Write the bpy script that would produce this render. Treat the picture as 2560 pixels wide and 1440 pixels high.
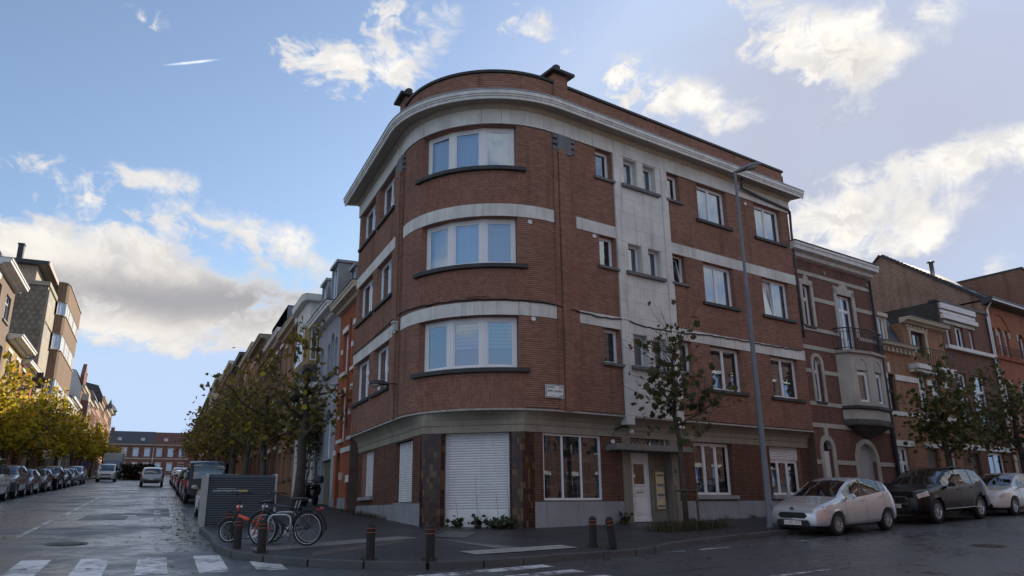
import bpy, bmesh, math, random
import numpy as np
from mathutils import Vector, Matrix
R = math.radians
random.seed(7)
rng = np.random.default_rng(11)
scene = bpy.context.scene
COL = scene.collection
for o in list(bpy.data.objects):
    bpy.data.objects.remove(o)

# ------------------------------------------------------------------ camera
EZ = 1.65
F_PX, PITCH, ROLL = 1903.38556, 0.28382882, -0.0123646
cam_d = bpy.data.cameras.new('camera')
cam = bpy.data.objects.new('camera', cam_d)
COL.objects.link(cam)
cam_d.sensor_fit = 'HORIZONTAL'
cam_d.sensor_width = 36.0
cam_d.lens = F_PX / 2560 * 36.0
cam_d.clip_start = 0.1
cam_d.clip_end = 5000
_f = Vector((0, math.cos(PITCH), math.sin(PITCH)))
_u = Vector((0, -math.sin(PITCH), math.cos(PITCH)))
_r = Vector((1, 0, 0))
_c, _s = math.cos(ROLL), math.sin(ROLL)
_rr = _r * _c + _u * _s
_uu = _u * _c - _r * _s
cam.matrix_world = Matrix(((_rr.x, _uu.x, -_f.x, 0), (_rr.y, _uu.y, -_f.y, 0), (_rr.z, _uu.z, -_f.z, EZ), (0, 0, 0, 1)))
scene.camera = cam

# ------------------------------------------------------------------ light
SUN_AZ, SUN_EL = R(30.0), R(22.0)          # bearing clockwise from +Y
scene.view_settings.view_transform = 'Standard'
scene.view_settings.look = 'None'
scene.view_settings.gamma = 1.0
scene.view_settings.exposure = 0.76
SKY_STRENGTH = 0.11
sun_d = bpy.data.lights.new('sun', 'SUN')
sun_d.energy = 4.2
sun_d.angle = R(0.6)
sun_d.color = (1.0, 0.89, 0.72)
sun = bpy.data.objects.new('sun', sun_d)
COL.objects.link(sun)
_sd = Vector((math.sin(SUN_AZ) * math.cos(SUN_EL), math.cos(SUN_AZ) * math.cos(SUN_EL), math.sin(SUN_EL)))
sun.rotation_euler = (-_sd).to_track_quat('-Z', 'Y').to_euler()
sun.location = (0, 0, 60)

# world: physical sky with a procedural cloud layer
world = bpy.data.worlds.new('World')
scene.world = world
world.use_nodes = True
wn, wl = world.node_tree.nodes, world.node_tree.links
wn.clear()
def W(t, **kw):
    n = wn.new(t)
    for k, v in kw.items():
        setattr(n, k, v)
    return n
def wm(op, a, b=None, c=None, clamp=False):
    n = W('ShaderNodeMath', operation=op, use_clamp=clamp)
    for i, v in enumerate((a, b, c)):
        if v is None:
            continue
        if isinstance(v, (int, float)):
            n.inputs[i].default_value = v
        else:
            wl.new(v, n.inputs[i])
    return n.outputs[0]
def wramp(v, a, b, lo=0.0, hi=1.0):
    n = W('ShaderNodeMapRange', interpolation_type='SMOOTHSTEP')
    n.inputs[1].default_value = a; n.inputs[2].default_value = b
    n.inputs[3].default_value = lo; n.inputs[4].default_value = hi
    wl.new(v, n.inputs[0])
    return n.outputs[0]
def wmix(f, a, b):
    n = W('ShaderNodeMix', data_type='RGBA', clamp_factor=True)
    if isinstance(f, (int, float)): n.inputs[0].default_value = f
    else: wl.new(f, n.inputs[0])
    for i, v in ((6, a), (7, b)):
        if isinstance(v, tuple): n.inputs[i].default_value = (*v, 1)
        else: wl.new(v, n.inputs[i])
    return n.outputs[2]
sky = W('ShaderNodeTexSky', sky_type='NISHITA')
sky.sun_disc = False
sky.sun_elevation = SUN_EL
sky.sun_rotation = SUN_AZ
sky.air_density = 1.0
sky.dust_density = 0.6
sky.ozone_density = 2.2
tc = W('ShaderNodeTexCoord')
sep = W('ShaderNodeSeparateXYZ')
wl.new(tc.outputs['Generated'], sep.inputs[0])
az = wm('ARCTAN2', sep.outputs[0], sep.outputs[1])
el = wm('ARCSINE', sep.outputs[2])
comb = W('ShaderNodeCombineXYZ')
wl.new(az, comb.inputs[0]); wl.new(el, comb.inputs[1])
AE = comb.outputs[0]
# domain-warped fractal noise
def wnoise(scale, detail=9, rough=0.6, sx=1.0, sy=1.5, seed=0.0, dist=0.0, src=None):
    mp = W('ShaderNodeMapping')
    mp.inputs['Location'].default_value = (seed, seed * 0.37, seed * 0.11)
    mp.inputs['Scale'].default_value = (sx, sy, 1)
    wl.new(src or AE, mp.inputs[0])
    n = W('ShaderNodeTexNoise', noise_dimensions='3D')
    n.inputs['Scale'].default_value = scale
    n.inputs['Detail'].default_value = detail
    n.inputs['Roughness'].default_value = rough
    n.inputs['Distortion'].default_value = dist
    wl.new(mp.outputs[0], n.inputs['Vector'])
    return n.outputs[0]
# cloud layout: cover / grey underside / thin veil on rows of constant elevation, blurred and broken up by the noise above it
def wcurve(src, vals):
    n = W('ShaderNodeValToRGB'); els = n.color_ramp.elements
    n.color_ramp.interpolation = 'B_SPLINE'
    while len(els) < len(vals): els.new(0.5)
    for i, v in enumerate(vals):
        els[i].position = i / (len(vals) - 1); els[i].color = (v[0], v[1], v[2], 1)
    wl.new(src, n.inputs[0]); return n.outputs[0]
CLOUD_EL = [2, 6, 9.5, 12, 14.5, 17, 19.5, 22, 24.5, 27, 29.5, 32, 35, 39]
CLOUD_ROWS = [[(0.0,0.0,0.0),(0.0,0.0,0.0),(0.0,0.0,0.0),(0.0,0.0,0.0),(0.0,0.0,0.0),(0.0,0.0,0.0),(0.0,0.0,0.0),(0.0,0.0,0.0),(0.0,0.0,0.0),(0.0,0.0,0.0),(0.0,0.0,0.0),(0.0,0.0,0.0),(0.0,0.0,0.0),(0.0,0.0,0.0),(0.0,0.0,0.0),(0.0,0.0,0.0),(0.0,0.0,0.0),(0.0,0.0,0.0),(0.0,0.0,0.0),(0.0,0.0,0.0),(0.0,0.0,0.0),(0.0,0.0,0.0),(0.0,0.0,0.0),(0.0,0.0,0.0),(0.0,0.0,0.0),(0.0,0.0,0.0),(0.0,0.0,0.0),(0.0,0.0,0.0),(0.0,0.0,0.0),(0.0,0.0,0.0),(0.0,0.0,0.0),(0.0,0.0,0.0)],[(0.0,0.0,0.0),(0.0,0.0,0.001),(0.0,0.0,0.002),(0.0,0.0,0.003),(0.0,0.0,0.004),(0.0,0.0,0.005),(0.0,0.0,0.006),(0.0,0.0,0.007),(0.0,0.0,0.007),(0.0,0.0,0.007),(0.0,0.0,0.006),(0.0,0.0,0.006),(0.0,0.0,0.004),(0.0,0.0,0.003),(0.0,0.0,0.002),(0.0,0.0,0.001),(0.0,0.0,0.0),(0.0,0.0,0.0),(0.0,0.0,0.0),(0.0,0.0,0.0),(0.0,0.0,0.0),(0.0,0.0,0.007),(0.0,0.0,0.026),(0.0,0.0,0.046),(0.0,0.0,0.06),(0.0,0.0,0.063),(0.0,0.0,0.055),(0.0,0.0,0.037),(0.0,0.0,0.016),(0.0,0.0,0.001),(0.0,0.0,0.0),(0.0,0.0,0.0)],[(0.0,0.0,0.009),(0.0,0.0,0.013),(0.0,0.0,0.017),(0.0,0.0,0.021),(0.0,0.0,0.024),(0.0,0.0,0.027),(0.145,0.0,0.029),(0.0,0.0,0.03),(0.0,0.0,0.031),(0.0,0.0,0.03),(0.0,0.0,0.029),(0.0,0.0,0.027),(0.0,0.0,0.024),(0.0,0.0,0.021),(0.0,0.0,0.018),(0.0,0.0,0.014),(0.0,0.0,0.01),(0.0,0.0,0.006),(0.0,0.0,0.003),(0.0,0.0,0.018),(0.0,0.0,0.069),(0.0,0.0,0.133),(0.0,0.0,0.197),(0.0,0.0,0.249),(0.0,0.0,0.281),(0.0,0.0,0.287),(0.0,0.0,0.268),(0.0,0.0,0.226),(0.0,0.0,0.166),(0.0,0.0,0.1),(0.0,0.0,0.041),(0.0,0.0,0.004)],[(0.0,0.0,0.023),(0.007,0.0,0.029),(0.069,0.0,0.034),(0.171,0.11,0.04),(0.291,0.21,0.044),(0.407,0.137,0.048),(0.503,0.238,0.051),(0.567,0.322,0.052),(0.592,0.37,0.053),(0.578,0.374,0.052),(0.524,0.331,0.051),(0.436,0.252,0.048),(0.324,0.152,0.045),(0.204,0.058,0.04),(0.094,0.003,0.035),(0.019,0.0,0.03),(0.0,0.0,0.024),(0.0,0.0,0.018),(0.0,0.0,0.022),(0.0,0.0,0.09),(0.0,0.0,0.183),(0.0,0.0,0.283),(0.0,0.0,0.374),(0.0,0.0,0.444),(0.0,0.0,0.486),(0.0,0.0,0.494),(0.0,0.0,0.469),(0.0,0.0,0.413),(0.0,0.0,0.331),(0.0,0.0,0.234),(0.0,0.0,0.135),(0.0,0.0,0.052)],[(0.237,0.0,0.039),(0.429,0.076,0.047),(0.631,0.259,0.054),(0.81,0.574,0.06),(0.937,0.734,0.066),(0.98,0.918,0.07),(0.98,1.0,0.073),(0.98,1.0,0.075),(0.98,1.0,0.076),(0.967,1.0,0.075),(0.872,0.942,0.074),(0.711,0.771,0.071),(0.515,0.539,0.066),(0.315,0.299,0.061),(0.142,0.102,0.055),(0.028,0.003,0.048),(0.0,0.0,0.04),(0.0,0.0,0.033),(0.0,0.0,0.081),(0.0,0.0,0.191),(0.0,0.0,0.319),(0.0,0.0,0.447),(0.0,0.0,0.558),(0.0,0.0,0.64),(0.0,0.0,0.688),(0.0,0.0,0.697),(0.017,0.0,0.669),(0.729,0.0,0.604),(0.214,0.0,0.506),(0.0,0.0,0.385),(0.0,0.0,0.254),(0.0,0.0,0.133)],[(0.199,0.0,0.056),(0.331,0.007,0.065),(0.46,0.076,0.073),(0.566,0.186,0.08),(0.639,0.303,0.086),(0.672,0.399,0.091),(0.663,0.454,0.094),(0.612,0.46,0.096),(0.524,0.414,0.097),(0.52,0.326,0.096),(0.563,0.212,0.095),(0.365,0.097,0.091),(0.068,0.016,0.087),(0.001,0.0,0.081),(0.0,0.0,0.074),(0.0,0.0,0.066),(0.0,0.0,0.057),(0.0,0.0,0.048),(0.0,0.0,0.152),(0.0,0.0,0.294),(0.0,0.0,0.45),(0.0,0.0,0.597),(0.037,0.0,0.719),(0.558,0.0,0.805),(0.7,0.0,0.851),(0.691,0.0,0.86),(0.492,0.0,0.833),(0.291,0.0,0.767),(0.16,0.0,0.663),(0.0,0.0,0.526),(0.0,0.0,0.372),(0.0,0.0,0.221)],[(0.0,0.0,0.071),(0.0,0.0,0.08),(0.0,0.0,0.089),(0.111,0.0,0.096),(0.467,0.0,0.102),(0.287,0.0,0.107),(0.619,0.0,0.11),(0.578,0.0,0.112),(0.662,0.0,0.113),(0.539,0.0,0.112),(0.495,0.0,0.111),(0.125,0.0,0.108),(0.0,0.0,0.103),(0.0,0.0,0.097),(0.0,0.0,0.09),(0.0,0.0,0.082),(0.0,0.0,0.072),(0.0,0.0,0.083),(0.0,0.0,0.216),(0.0,0.0,0.382),(0.0,0.0,0.555),(0.0,0.0,0.713),(0.13,0.0,0.836),(0.799,0.011,0.911),(0.86,0.217,0.941),(0.608,0.3,0.945),(0.609,0.21,0.931),(0.37,0.008,0.88),(0.118,0.0,0.78),(0.0,0.0,0.638),(0.0,0.0,0.47),(0.0,0.0,0.297)],[(0.0,0.0,0.082),(0.0,0.0,0.092),(0.0,0.0,0.101),(0.451,0.0,0.108),(0.577,0.0,0.113),(0.68,0.0,0.117),(0.656,0.0,0.119),(0.562,0.0,0.12),(0.167,0.0,0.12),(0.009,0.0,0.12),(0.0,0.0,0.119),(0.0,0.0,0.117),(0.0,0.0,0.114),(0.0,0.0,0.109),(0.0,0.0,0.102),(0.0,0.0,0.093),(0.0,0.0,0.084),(0.0,0.0,0.111),(0.0,0.0,0.26),(0.0,0.0,0.439),(0.0,0.0,0.622),(0.0,0.0,0.783),(0.007,0.0,0.898),(0.33,0.0,0.949),(0.363,0.0,0.95),(0.427,0.0,0.95),(0.793,0.033,0.95),(0.812,0.062,0.933),(0.792,0.005,0.848),(0.024,0.0,0.707),(0.0,0.0,0.532),(0.0,0.0,0.348)],[(0.0,0.0,0.089),(0.0,0.0,0.099),(0.0,0.0,0.108),(0.034,0.0,0.114),(0.002,0.0,0.118),(0.0,0.0,0.12),(0.0,0.0,0.12),(0.0,0.0,0.12),(0.0,0.0,0.12),(0.0,0.0,0.12),(0.0,0.0,0.12),(0.0,0.0,0.12),(0.0,0.0,0.119),(0.0,0.0,0.115),(0.0,0.0,0.109),(0.0,0.0,0.101),(0.0,0.0,0.147),(0.0,0.0,0.182),(0.0,0.0,0.275),(0.0,0.0,0.458),(0.0,0.0,0.643),(0.0,0.0,0.805),(0.0,0.0,0.915),(0.0,0.0,0.95),(0.0,0.0,0.95),(0.0,0.0,0.95),(0.011,0.0,0.95),(0.162,0.0,0.944),(0.372,0.0,0.868),(0.015,0.0,0.729),(0.0,0.0,0.552),(0.0,0.0,0.365)],[(0.0,0.0,0.092),(0.0,0.0,0.102),(0.0,0.0,0.11),(0.349,0.0,0.116),(0.0,0.0,0.12),(0.0,0.0,0.12),(0.0,0.0,0.12),(0.0,0.0,0.12),(0.0,0.0,0.12),(0.0,0.0,0.12),(0.0,0.0,0.12),(0.131,0.0,0.12),(0.153,0.0,0.12),(0.0,0.0,0.117),(0.0,0.0,0.111),(0.0,0.0,0.168),(0.0,0.0,0.229),(0.0,0.0,0.267),(0.0,0.0,0.28),(0.0,0.0,0.436),(0.361,0.0,0.618),(0.483,0.0,0.779),(0.63,0.0,0.895),(0.165,0.0,0.948),(0.387,0.0,0.95),(0.536,0.0,0.95),(0.194,0.0,0.95),(0.0,0.0,0.93),(0.0,0.0,0.845),(0.0,0.0,0.703),(0.0,0.0,0.529),(0.0,0.0,0.345)],[(0.0,0.0,0.09),(0.0,0.0,0.1),(0.0,0.0,0.109),(0.0,0.0,0.115),(0.0,0.0,0.119),(0.087,0.0,0.12),(0.0,0.0,0.12),(0.0,0.0,0.12),(0.057,0.0,0.12),(0.071,0.0,0.12),(0.105,0.0,0.12),(0.08,0.0,0.12),(0.305,0.0,0.119),(0.0,0.0,0.116),(0.0,0.0,0.134),(0.0,0.0,0.213),(0.0,0.0,0.274),(0.0,0.0,0.3),(0.0,0.0,0.3),(0.608,0.0,0.376),(0.92,0.0,0.548),(0.699,0.0,0.705),(0.156,0.0,0.828),(0.306,0.0,0.905),(0.921,0.031,0.937),(0.949,0.549,0.942),(0.439,0.014,0.926),(0.381,0.0,0.873),(0.0,0.0,0.773),(0.0,0.0,0.63),(0.0,0.0,0.463),(0.0,0.0,0.292)],[(0.0,0.0,0.084),(0.0,0.0,0.094),(0.0,0.0,0.102),(0.0,0.0,0.11),(0.341,0.0,0.115),(0.0,0.0,0.118),(0.62,0.0,0.12),(0.0,0.0,0.12),(0.0,0.0,0.12),(0.622,0.0,0.12),(0.76,0.0,0.12),(0.726,0.0,0.118),(0.856,0.0,0.115),(0.659,0.0,0.11),(0.159,0.0,0.141),(0.0,0.0,0.221),(0.0,0.0,0.281),(0.004,0.0,0.3),(0.073,0.0,0.3),(0.536,0.0,0.3),(0.487,0.0,0.44),(0.028,0.0,0.586),(0.125,0.0,0.708),(0.624,0.0,0.794),(0.799,0.0,0.84),(0.625,0.0,0.849),(0.126,0.0,0.822),(0.568,0.0,0.756),(0.243,0.0,0.651),(0.0,0.0,0.516),(0.0,0.0,0.364),(0.0,0.0,0.214)],[(0.0,0.0,0.07),(0.0,0.0,0.08),(0.0,0.0,0.089),(0.0,0.0,0.096),(0.0,0.0,0.102),(0.0,0.0,0.107),(0.0,0.0,0.11),(0.0,0.0,0.112),(0.0,0.0,0.112),(0.0,0.0,0.112),(0.022,0.0,0.11),(0.122,0.0,0.107),(0.465,0.0,0.103),(0.672,0.0,0.097),(0.525,0.0,0.107),(0.009,0.0,0.18),(0.549,0.0,0.241),(0.535,0.0,0.278),(0.037,0.0,0.29),(0.0,0.0,0.283),(0.023,0.0,0.281),(0.471,0.0,0.401),(0.789,0.0,0.508),(0.686,0.0,0.587),(0.204,0.0,0.633),(0.0,0.0,0.643),(0.0,0.0,0.615),(0.0,0.0,0.552),(0.0,0.0,0.458),(0.0,0.0,0.342),(0.0,0.0,0.22),(0.0,0.0,0.108)],[(0.0,0.0,0.046),(0.0,0.0,0.054),(0.0,0.0,0.061),(0.0,0.0,0.068),(0.0,0.0,0.074),(0.0,0.0,0.078),(0.0,0.0,0.082),(0.0,0.0,0.084),(0.0,0.0,0.084),(0.0,0.0,0.084),(0.0,0.0,0.082),(0.0,0.0,0.079),(0.0,0.0,0.074),(0.0,0.0,0.069),(0.065,0.0,0.062),(0.0,0.0,0.067),(0.0,0.0,0.109),(0.0,0.0,0.14),(0.0,0.0,0.153),(0.0,0.0,0.146),(0.0,0.0,0.119),(0.0,0.0,0.15),(0.0,0.0,0.217),(0.0,0.0,0.272),(0.0,0.0,0.304),(0.0,0.0,0.311),(0.0,0.0,0.291),(0.0,0.0,0.247),(0.0,0.0,0.185),(0.0,0.0,0.115),(0.0,0.0,0.05),(0.0,0.0,0.007)]]
nz1 = wnoise(6.5, 7, 0.62, 1.0, 1.25, 3.1, 0.5)
nz2 = wnoise(26.0, 4, 0.6, 1.0, 1.4, 9.7, 0.8)
nz3 = wnoise(2.6, 2, 0.5, 1.0, 1.6, 5.3)
fbm = wm('ADD', wm('MULTIPLY', nz1, 0.72), wm('MULTIPLY', nz2, 0.28))
azw = wm('ADD', az, wm('MULTIPLY', wm('SUBTRACT', nz2, 0.5), 0.10))
elw = wm('ADD', el, wm('MULTIPLY', wm('SUBTRACT', nz1, 0.5), 0.06))
azn = wm('ADD', wm('MULTIPLY', azw, 1.0 / R(90)), 0.5)         # -45..45 degrees of bearing
lay = None
for e, row in zip(CLOUD_EL, CLOUD_ROWS):
    c = wcurve(azn, row)
    lay = c if lay is None else wmix(wramp(elw, R(pe), R(e)), lay, c)
    pe = e
ls = W('ShaderNodeSeparateColor'); wl.new(lay, ls.inputs[0])
# scattered fair-weather clouds all round the rest of the sky
side = wramp(wm('ABSOLUTE', az), R(40), R(55))
mask = wm('ADD', wm('MULTIPLY', ls.outputs[0], wm('SUBTRACT', 1.0, side)), wm('MULTIPLY', side, wramp(nz3, 0.40, 0.62, 0.1, 0.66)))
dens = wm('ADD', wm('MULTIPLY', wm('SUBTRACT', fbm, 0.5), 2.8), wm('SUBTRACT', mask, 0.325))
cov = wm('MULTIPLY', wramp(dens, 0.0, 0.34), wramp(mask, 0.03, 0.25))
thick = wramp(dens, 0.12, 0.55)
grey = wm('MULTIPLY', ls.outputs[1], wm('ADD', wm('MULTIPLY', thick, 0.6), 0.4))
veil = wm('ADD', wm('MULTIPLY', ls.outputs[2], wramp(nz3, 0.25, 0.7, 0.75, 1.0)), wm('MULTIPLY', side, 0.05))
S1 = 1.0 / SKY_STRENGTH
def cc(r, g, b): return (r * S1, g * S1, b * S1)
skyc = W('ShaderNodeMix', data_type='RGBA', blend_type='MULTIPLY')
skyc.inputs[0].default_value = 1.0
skyc.inputs[7].default_value = (*SKYTINT, 1) if 'SKYTINT' in globals() else (1, 1, 1, 1)
wl.new(sky.outputs[0], skyc.inputs[6])
cap = W('ShaderNodeMix', data_type='RGBA', blend_type='DARKEN'); cap.inputs[0].default_value = 1.0
cap.inputs[7].default_value = (*cc(0.33, 0.42, 0.58), 1); wl.new(skyc.outputs[2], cap.inputs[6])
base = wmix(veil, cap.outputs[2], cc(0.31, 0.325, 0.40))
shade = wm('MULTIPLY', wramp(nz2, 0.38, 0.62), wramp(nz1, 0.70, 0.48))
ccol = wmix(thick, cc(0.47, 0.48, 0.51), cc(0.69, 0.655, 0.59))
ccol = wmix(wm('MULTIPLY', shade, 0.7), ccol, cc(0.44, 0.435, 0.44))
ccol = wmix(grey, ccol, cc(0.25, 0.245, 0.26))
full = wmix(cov, base, ccol)
# contrail: a thin streak of ice cloud
def blob(a, e, ra, re, rot, soft=0.35):
    mp = W('ShaderNodeMapping', vector_type='TEXTURE')
    mp.inputs['Location'].default_value = (a, e, 0); mp.inputs['Rotation'].default_value = (0, 0, rot); mp.inputs['Scale'].default_value = (ra, re, 1)
    wl.new(AE, mp.inputs[0])
    l = W('ShaderNodeVectorMath', operation='LENGTH'); wl.new(mp.outputs[0], l.inputs[0])
    return wramp(l.outputs['Value'], soft, 1.0, 1.0, 0.0)
tr = wm('MULTIPLY', blob(R((-25.45, 30.42, 2.35, 0.13, 16.55)[0]), R((-25.45, 30.42, 2.35, 0.13, 16.55)[1]), R((-25.45, 30.42, 2.35, 0.13, 16.55)[2]), R((-25.45, 30.42, 2.35, 0.13, 16.55)[3]), R((-25.45, 30.42, 2.35, 0.13, 16.55)[4]), 0.1), wramp(nz2, 0.3, 0.6, 0.6, 1.0))
full = wmix(wm('MULTIPLY', tr, 0.7), full, cc(0.95, 0.95, 0.95))
bg = W('ShaderNodeBackground')
bg.inputs[1].default_value = SKY_STRENGTH
wl.new(full, bg.inputs[0])
wo = W('ShaderNodeOutputWorld')
world.cycles.sampling_method = 'MANUAL'
world.cycles.sample_map_resolution = 512
wl.new(bg.outputs[0], wo.inputs[0])

# ------------------------------------------------------------------ plan geometry (metres)
C0 = np.array([-1.86169894, 19.67034075])     # where the two street lines would meet
eR = np.array([0.80972328, 0.5868119]); nR = np.array([-0.5868119, 0.80972328])
eL = np.array([-0.41406882, 0.91024558]); nL = np.array([0.91024558, 0.41406882])
dR, dL = float(C0 @ nR), float(C0 @ nL)
def plane_z(x, y): return 0.05 - 0.0218 * x + 0.0472 * y
_CP = np.array([(0, 0, -0.06), (-10, 4, 0.38), (10, 4, 0.0), (-1.6, 14.4, 0.67), (-4.5, 16.6, 0.88), (4.3, 13.4, 0.55),
    (0.77, 22.0, 1.05), (3.36, 23.9, 1.12), (8.46, 27.6, 1.16), (-2.6, 22.1, 1.12), (-4.0, 25.3, 1.27), (-5.85, 29.3, 1.50),
    (8.74, 21.42, 0.87), (10.8, 22.9, 0.99), (13.2, 24.8, 1.13), (15.3, 26.1, 1.20), (17.4, 27.7, 1.28), (17.0, 33.5, 1.40), (30, 42, 1.95),
    (49.8, 51.2, 2.6), (49.8, 64, 2.7), (60, 40, 2.3), (-15, 36, 2.1), (-24.2, 38, 2.42), (-31.5, 68, 3.96), (-42, 80, 4.85), (-12, 17, 1.12),
    (-26, 24, 1.8), (-22, 8, 0.95), (24, 16, 0.5), (-60, 120, 7.0), (-50, 120, 6.8), (-75, 120, 7.4)])
def _tps_fit():
    X = _CP[:, :2]; r = _CP[:, 2] - plane_z(X[:, 0], X[:, 1])
    d = np.linalg.norm(X[:, None] - X[None], axis=2)
    K = np.where(d > 0, d * d * np.log(np.maximum(d, 1e-9)), 0) + np.eye(len(X)) * 20.0
    Pm = np.concatenate([np.ones((len(X), 1)), X], 1)
    A = np.block([[K, Pm], [Pm.T, np.zeros((3, 3))]])
    return np.linalg.solve(A, np.concatenate([r, np.zeros(3)]))
_TW = _tps_fit()
def gz(x, y):
    p = np.array([x, y]); d = np.linalg.norm(_CP[:, :2] - p, axis=1)
    k = np.where(d > 0, d * d * np.log(np.maximum(d, 1e-9)), 0)
    t = float(k @ _TW[:-3] + _TW[-3] + _TW[-2] * x + _TW[-1] * y)
    far = math.hypot(x, y)
    f = 1.0 if far < 60 else max(0.0, 1 - (far - 60) / 80.0)
    z = plane_z(x, y)
    lim = 14.0
    if z > lim: z = lim + (z - lim) * 0.15
    return z + t * f
def L2(u, w): return C0 + eL * u - nL * w       # left street: u along, w = metres out from the corner-building line
def R2(u, w): return C0 + eR * u - nR * w       # right street

# ------------------------------------------------------------------ materials
MATS = {}
def _nt(name):
    m = bpy.data.materials.new(name); m.use_nodes = True
    nt = m.node_tree; b = nt.nodes['Principled BSDF']
    return m, nt, b
def _n(nt, t, **kw):
    n = nt.nodes.new(t)
    for k, v in kw.items(): setattr(n, k, v)
    return n
def _noise(nt, scale, detail=5, rough=0.55, coord='pos', stretch=(1, 1, 1)):
    if coord == 'pos':
        g = _n(nt, 'ShaderNodeNewGeometry'); out = g.outputs['Position']
    elif coord == 'uv':
        g = _n(nt, 'ShaderNodeUVMap'); out = g.outputs[0]
    else:
        g = _n(nt, 'ShaderNodeTexCoord'); out = g.outputs['Object']
    mp = _n(nt, 'ShaderNodeMapping'); mp.inputs['Scale'].default_value = stretch
    nt.links.new(out, mp.inputs[0])
    n = _n(nt, 'ShaderNodeTexNoise'); n.inputs['Scale'].default_value = scale
    n.inputs['Detail'].default_value = detail; n.inputs['Roughness'].default_value = rough
    nt.links.new(mp.outputs[0], n.inputs['Vector'])
    return n.outputs[0]
def _mr(nt, v, a, b, lo, hi):
    n = _n(nt, 'ShaderNodeMapRange'); n.inputs[1].default_value = a; n.inputs[2].default_value = b
    n.inputs[3].default_value = lo; n.inputs[4].default_value = hi
    nt.links.new(v, n.inputs[0]); return n.outputs[0]
def _mixc(nt, f, a, b, blend='MIX'):
    n = _n(nt, 'ShaderNodeMix', data_type='RGBA', blend_type=blend)
    if isinstance(f, (int, float)): n.inputs[0].default_value = f
    else: nt.links.new(f, n.inputs[0])
    for i, v in ((6, a), (7, b)):
        if isinstance(v, tuple): n.inputs[i].default_value = (*v[:3], 1)
        else: nt.links.new(v, n.inputs[i])
    return n.outputs[2]
def _bump(nt, b, h, strength, dist=0.02):
    n = _n(nt, 'ShaderNodeBump'); n.inputs['Strength'].default_value = strength; n.inputs['Distance'].default_value = dist
    nt.links.new(h, n.inputs['Height']); nt.links.new(n.outputs[0], b.inputs['Normal'])
def pm(name, col, rough=0.8, var=0.25, scale=3.0, bump=0.15, bscale=40.0, metal=0.0, spec=0.5, streak=0.0, coord='pos', coat=0.0, dirt=None):
    """painted / stone / metal surface: base colour with two scales of blotches, optional vertical run-off streaks, fine relief"""
    if name in MATS: return MATS[name]
    m, nt, b = _nt(name)
    c2 = tuple(max(0, c * (1 - var)) for c in col)
    c3 = tuple(min(1, c * (1 + var * 0.4)) for c in col)
    n1 = _noise(nt, scale, 6, 0.6, coord)
    colr = _mixc(nt, _mr(nt, n1, 0.3, 0.7, 0, 1), c2, c3)
    if streak > 0:
        s = _noise(nt, 2.2, 6, 0.65, coord, (3.0, 3.0, 0.18))
        dk = dirt or tuple(c * 0.45 for c in col)
        colr = _mixc(nt, _mr(nt, s, 0.52, 0.75, 0, streak), colr, dk)
    nt.links.new(colr, b.inputs['Base Color'])
    b.inputs['Roughness'].default_value = rough
    b.inputs['Metallic'].default_value = metal
    b.inputs['Specular IOR Level'].default_value = spec
    if coat: b.inputs['Coat Weight'].default_value = coat; b.inputs['Coat Roughness'].default_value = 0.04
    if bump > 0:
        _bump(nt, b, _noise(nt, bscale, 4, 0.6, coord), bump, 0.01)
    MATS[name] = m
    return m
def brick_mat(name, c1, c2, mortar, bw=0.21, bh=0.0625, msize=0.008, rough=0.85, bump=0.6, var=0.22, soot=0.35, patch=None):
    """brickwork on wall UVs laid out in metres"""
    if name in MATS: return MATS[name]
    m, nt, b = _nt(name)
    uv = _n(nt, 'ShaderNodeUVMap')
    br = _n(nt, 'ShaderNodeTexBrick')
    br.inputs['Color1'].default_value = (*c1, 1); br.inputs['Color2'].default_value = (*c2, 1); br.inputs['Mortar'].default_value = (*mortar, 1)
    br.inputs['Scale'].default_value = 1.0; br.inputs['Mortar Size'].default_value = msize
    br.inputs['Mortar Smooth'].default_value = 0.2; br.inputs['Bias'].default_value = 0.0
    br.inputs['Brick Width'].default_value = bw; br.inputs['Row Height'].default_value = bh
    nt.links.new(uv.outputs[0], br.inputs['Vector'])
    big = _noise(nt, 0.7, 6, 0.62, 'pos')
    fine = _noise(nt, 14, 4, 0.6, 'pos')
    col = _mixc(nt, _mr(nt, big, 0.35, 0.7, 0, soot), br.outputs['Color'], tuple(c * 0.42 for c in c1))
    col = _mixc(nt, _mr(nt, fine, 0.35, 0.7, 0, var), col, tuple(min(1, c * 1.5) for c in c2))
    st_ = _noise(nt, 1.0, 5, 0.65, 'pos', (3.2, 3.2, 0.22))
    col = _mixc(nt, _mr(nt, st_, 0.52, 0.72, 0, 0.55), col, tuple(c * 0.38 for c in c2))
    if patch:
        pn = _noise(nt, 1.6, 5, 0.7, 'pos', (1, 1, 2.5))
        col = _mixc(nt, _mr(nt, pn, 0.5, 0.62, 0, 0.75), col, patch)
    nt.links.new(col, b.inputs['Base Color'])
    b.inputs['Roughness'].default_value = rough
    b.inputs['Specular IOR Level'].default_value = 0.25
    inv = _n(nt, 'ShaderNodeMath', operation='SUBTRACT'); inv.inputs[0].default_value = 1.0
    nt.links.new(br.outputs['Fac'], inv.inputs[1])
    _bump(nt, b, inv.outputs[0], bump, 0.012)
    MATS[name] = m
    return m
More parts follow.
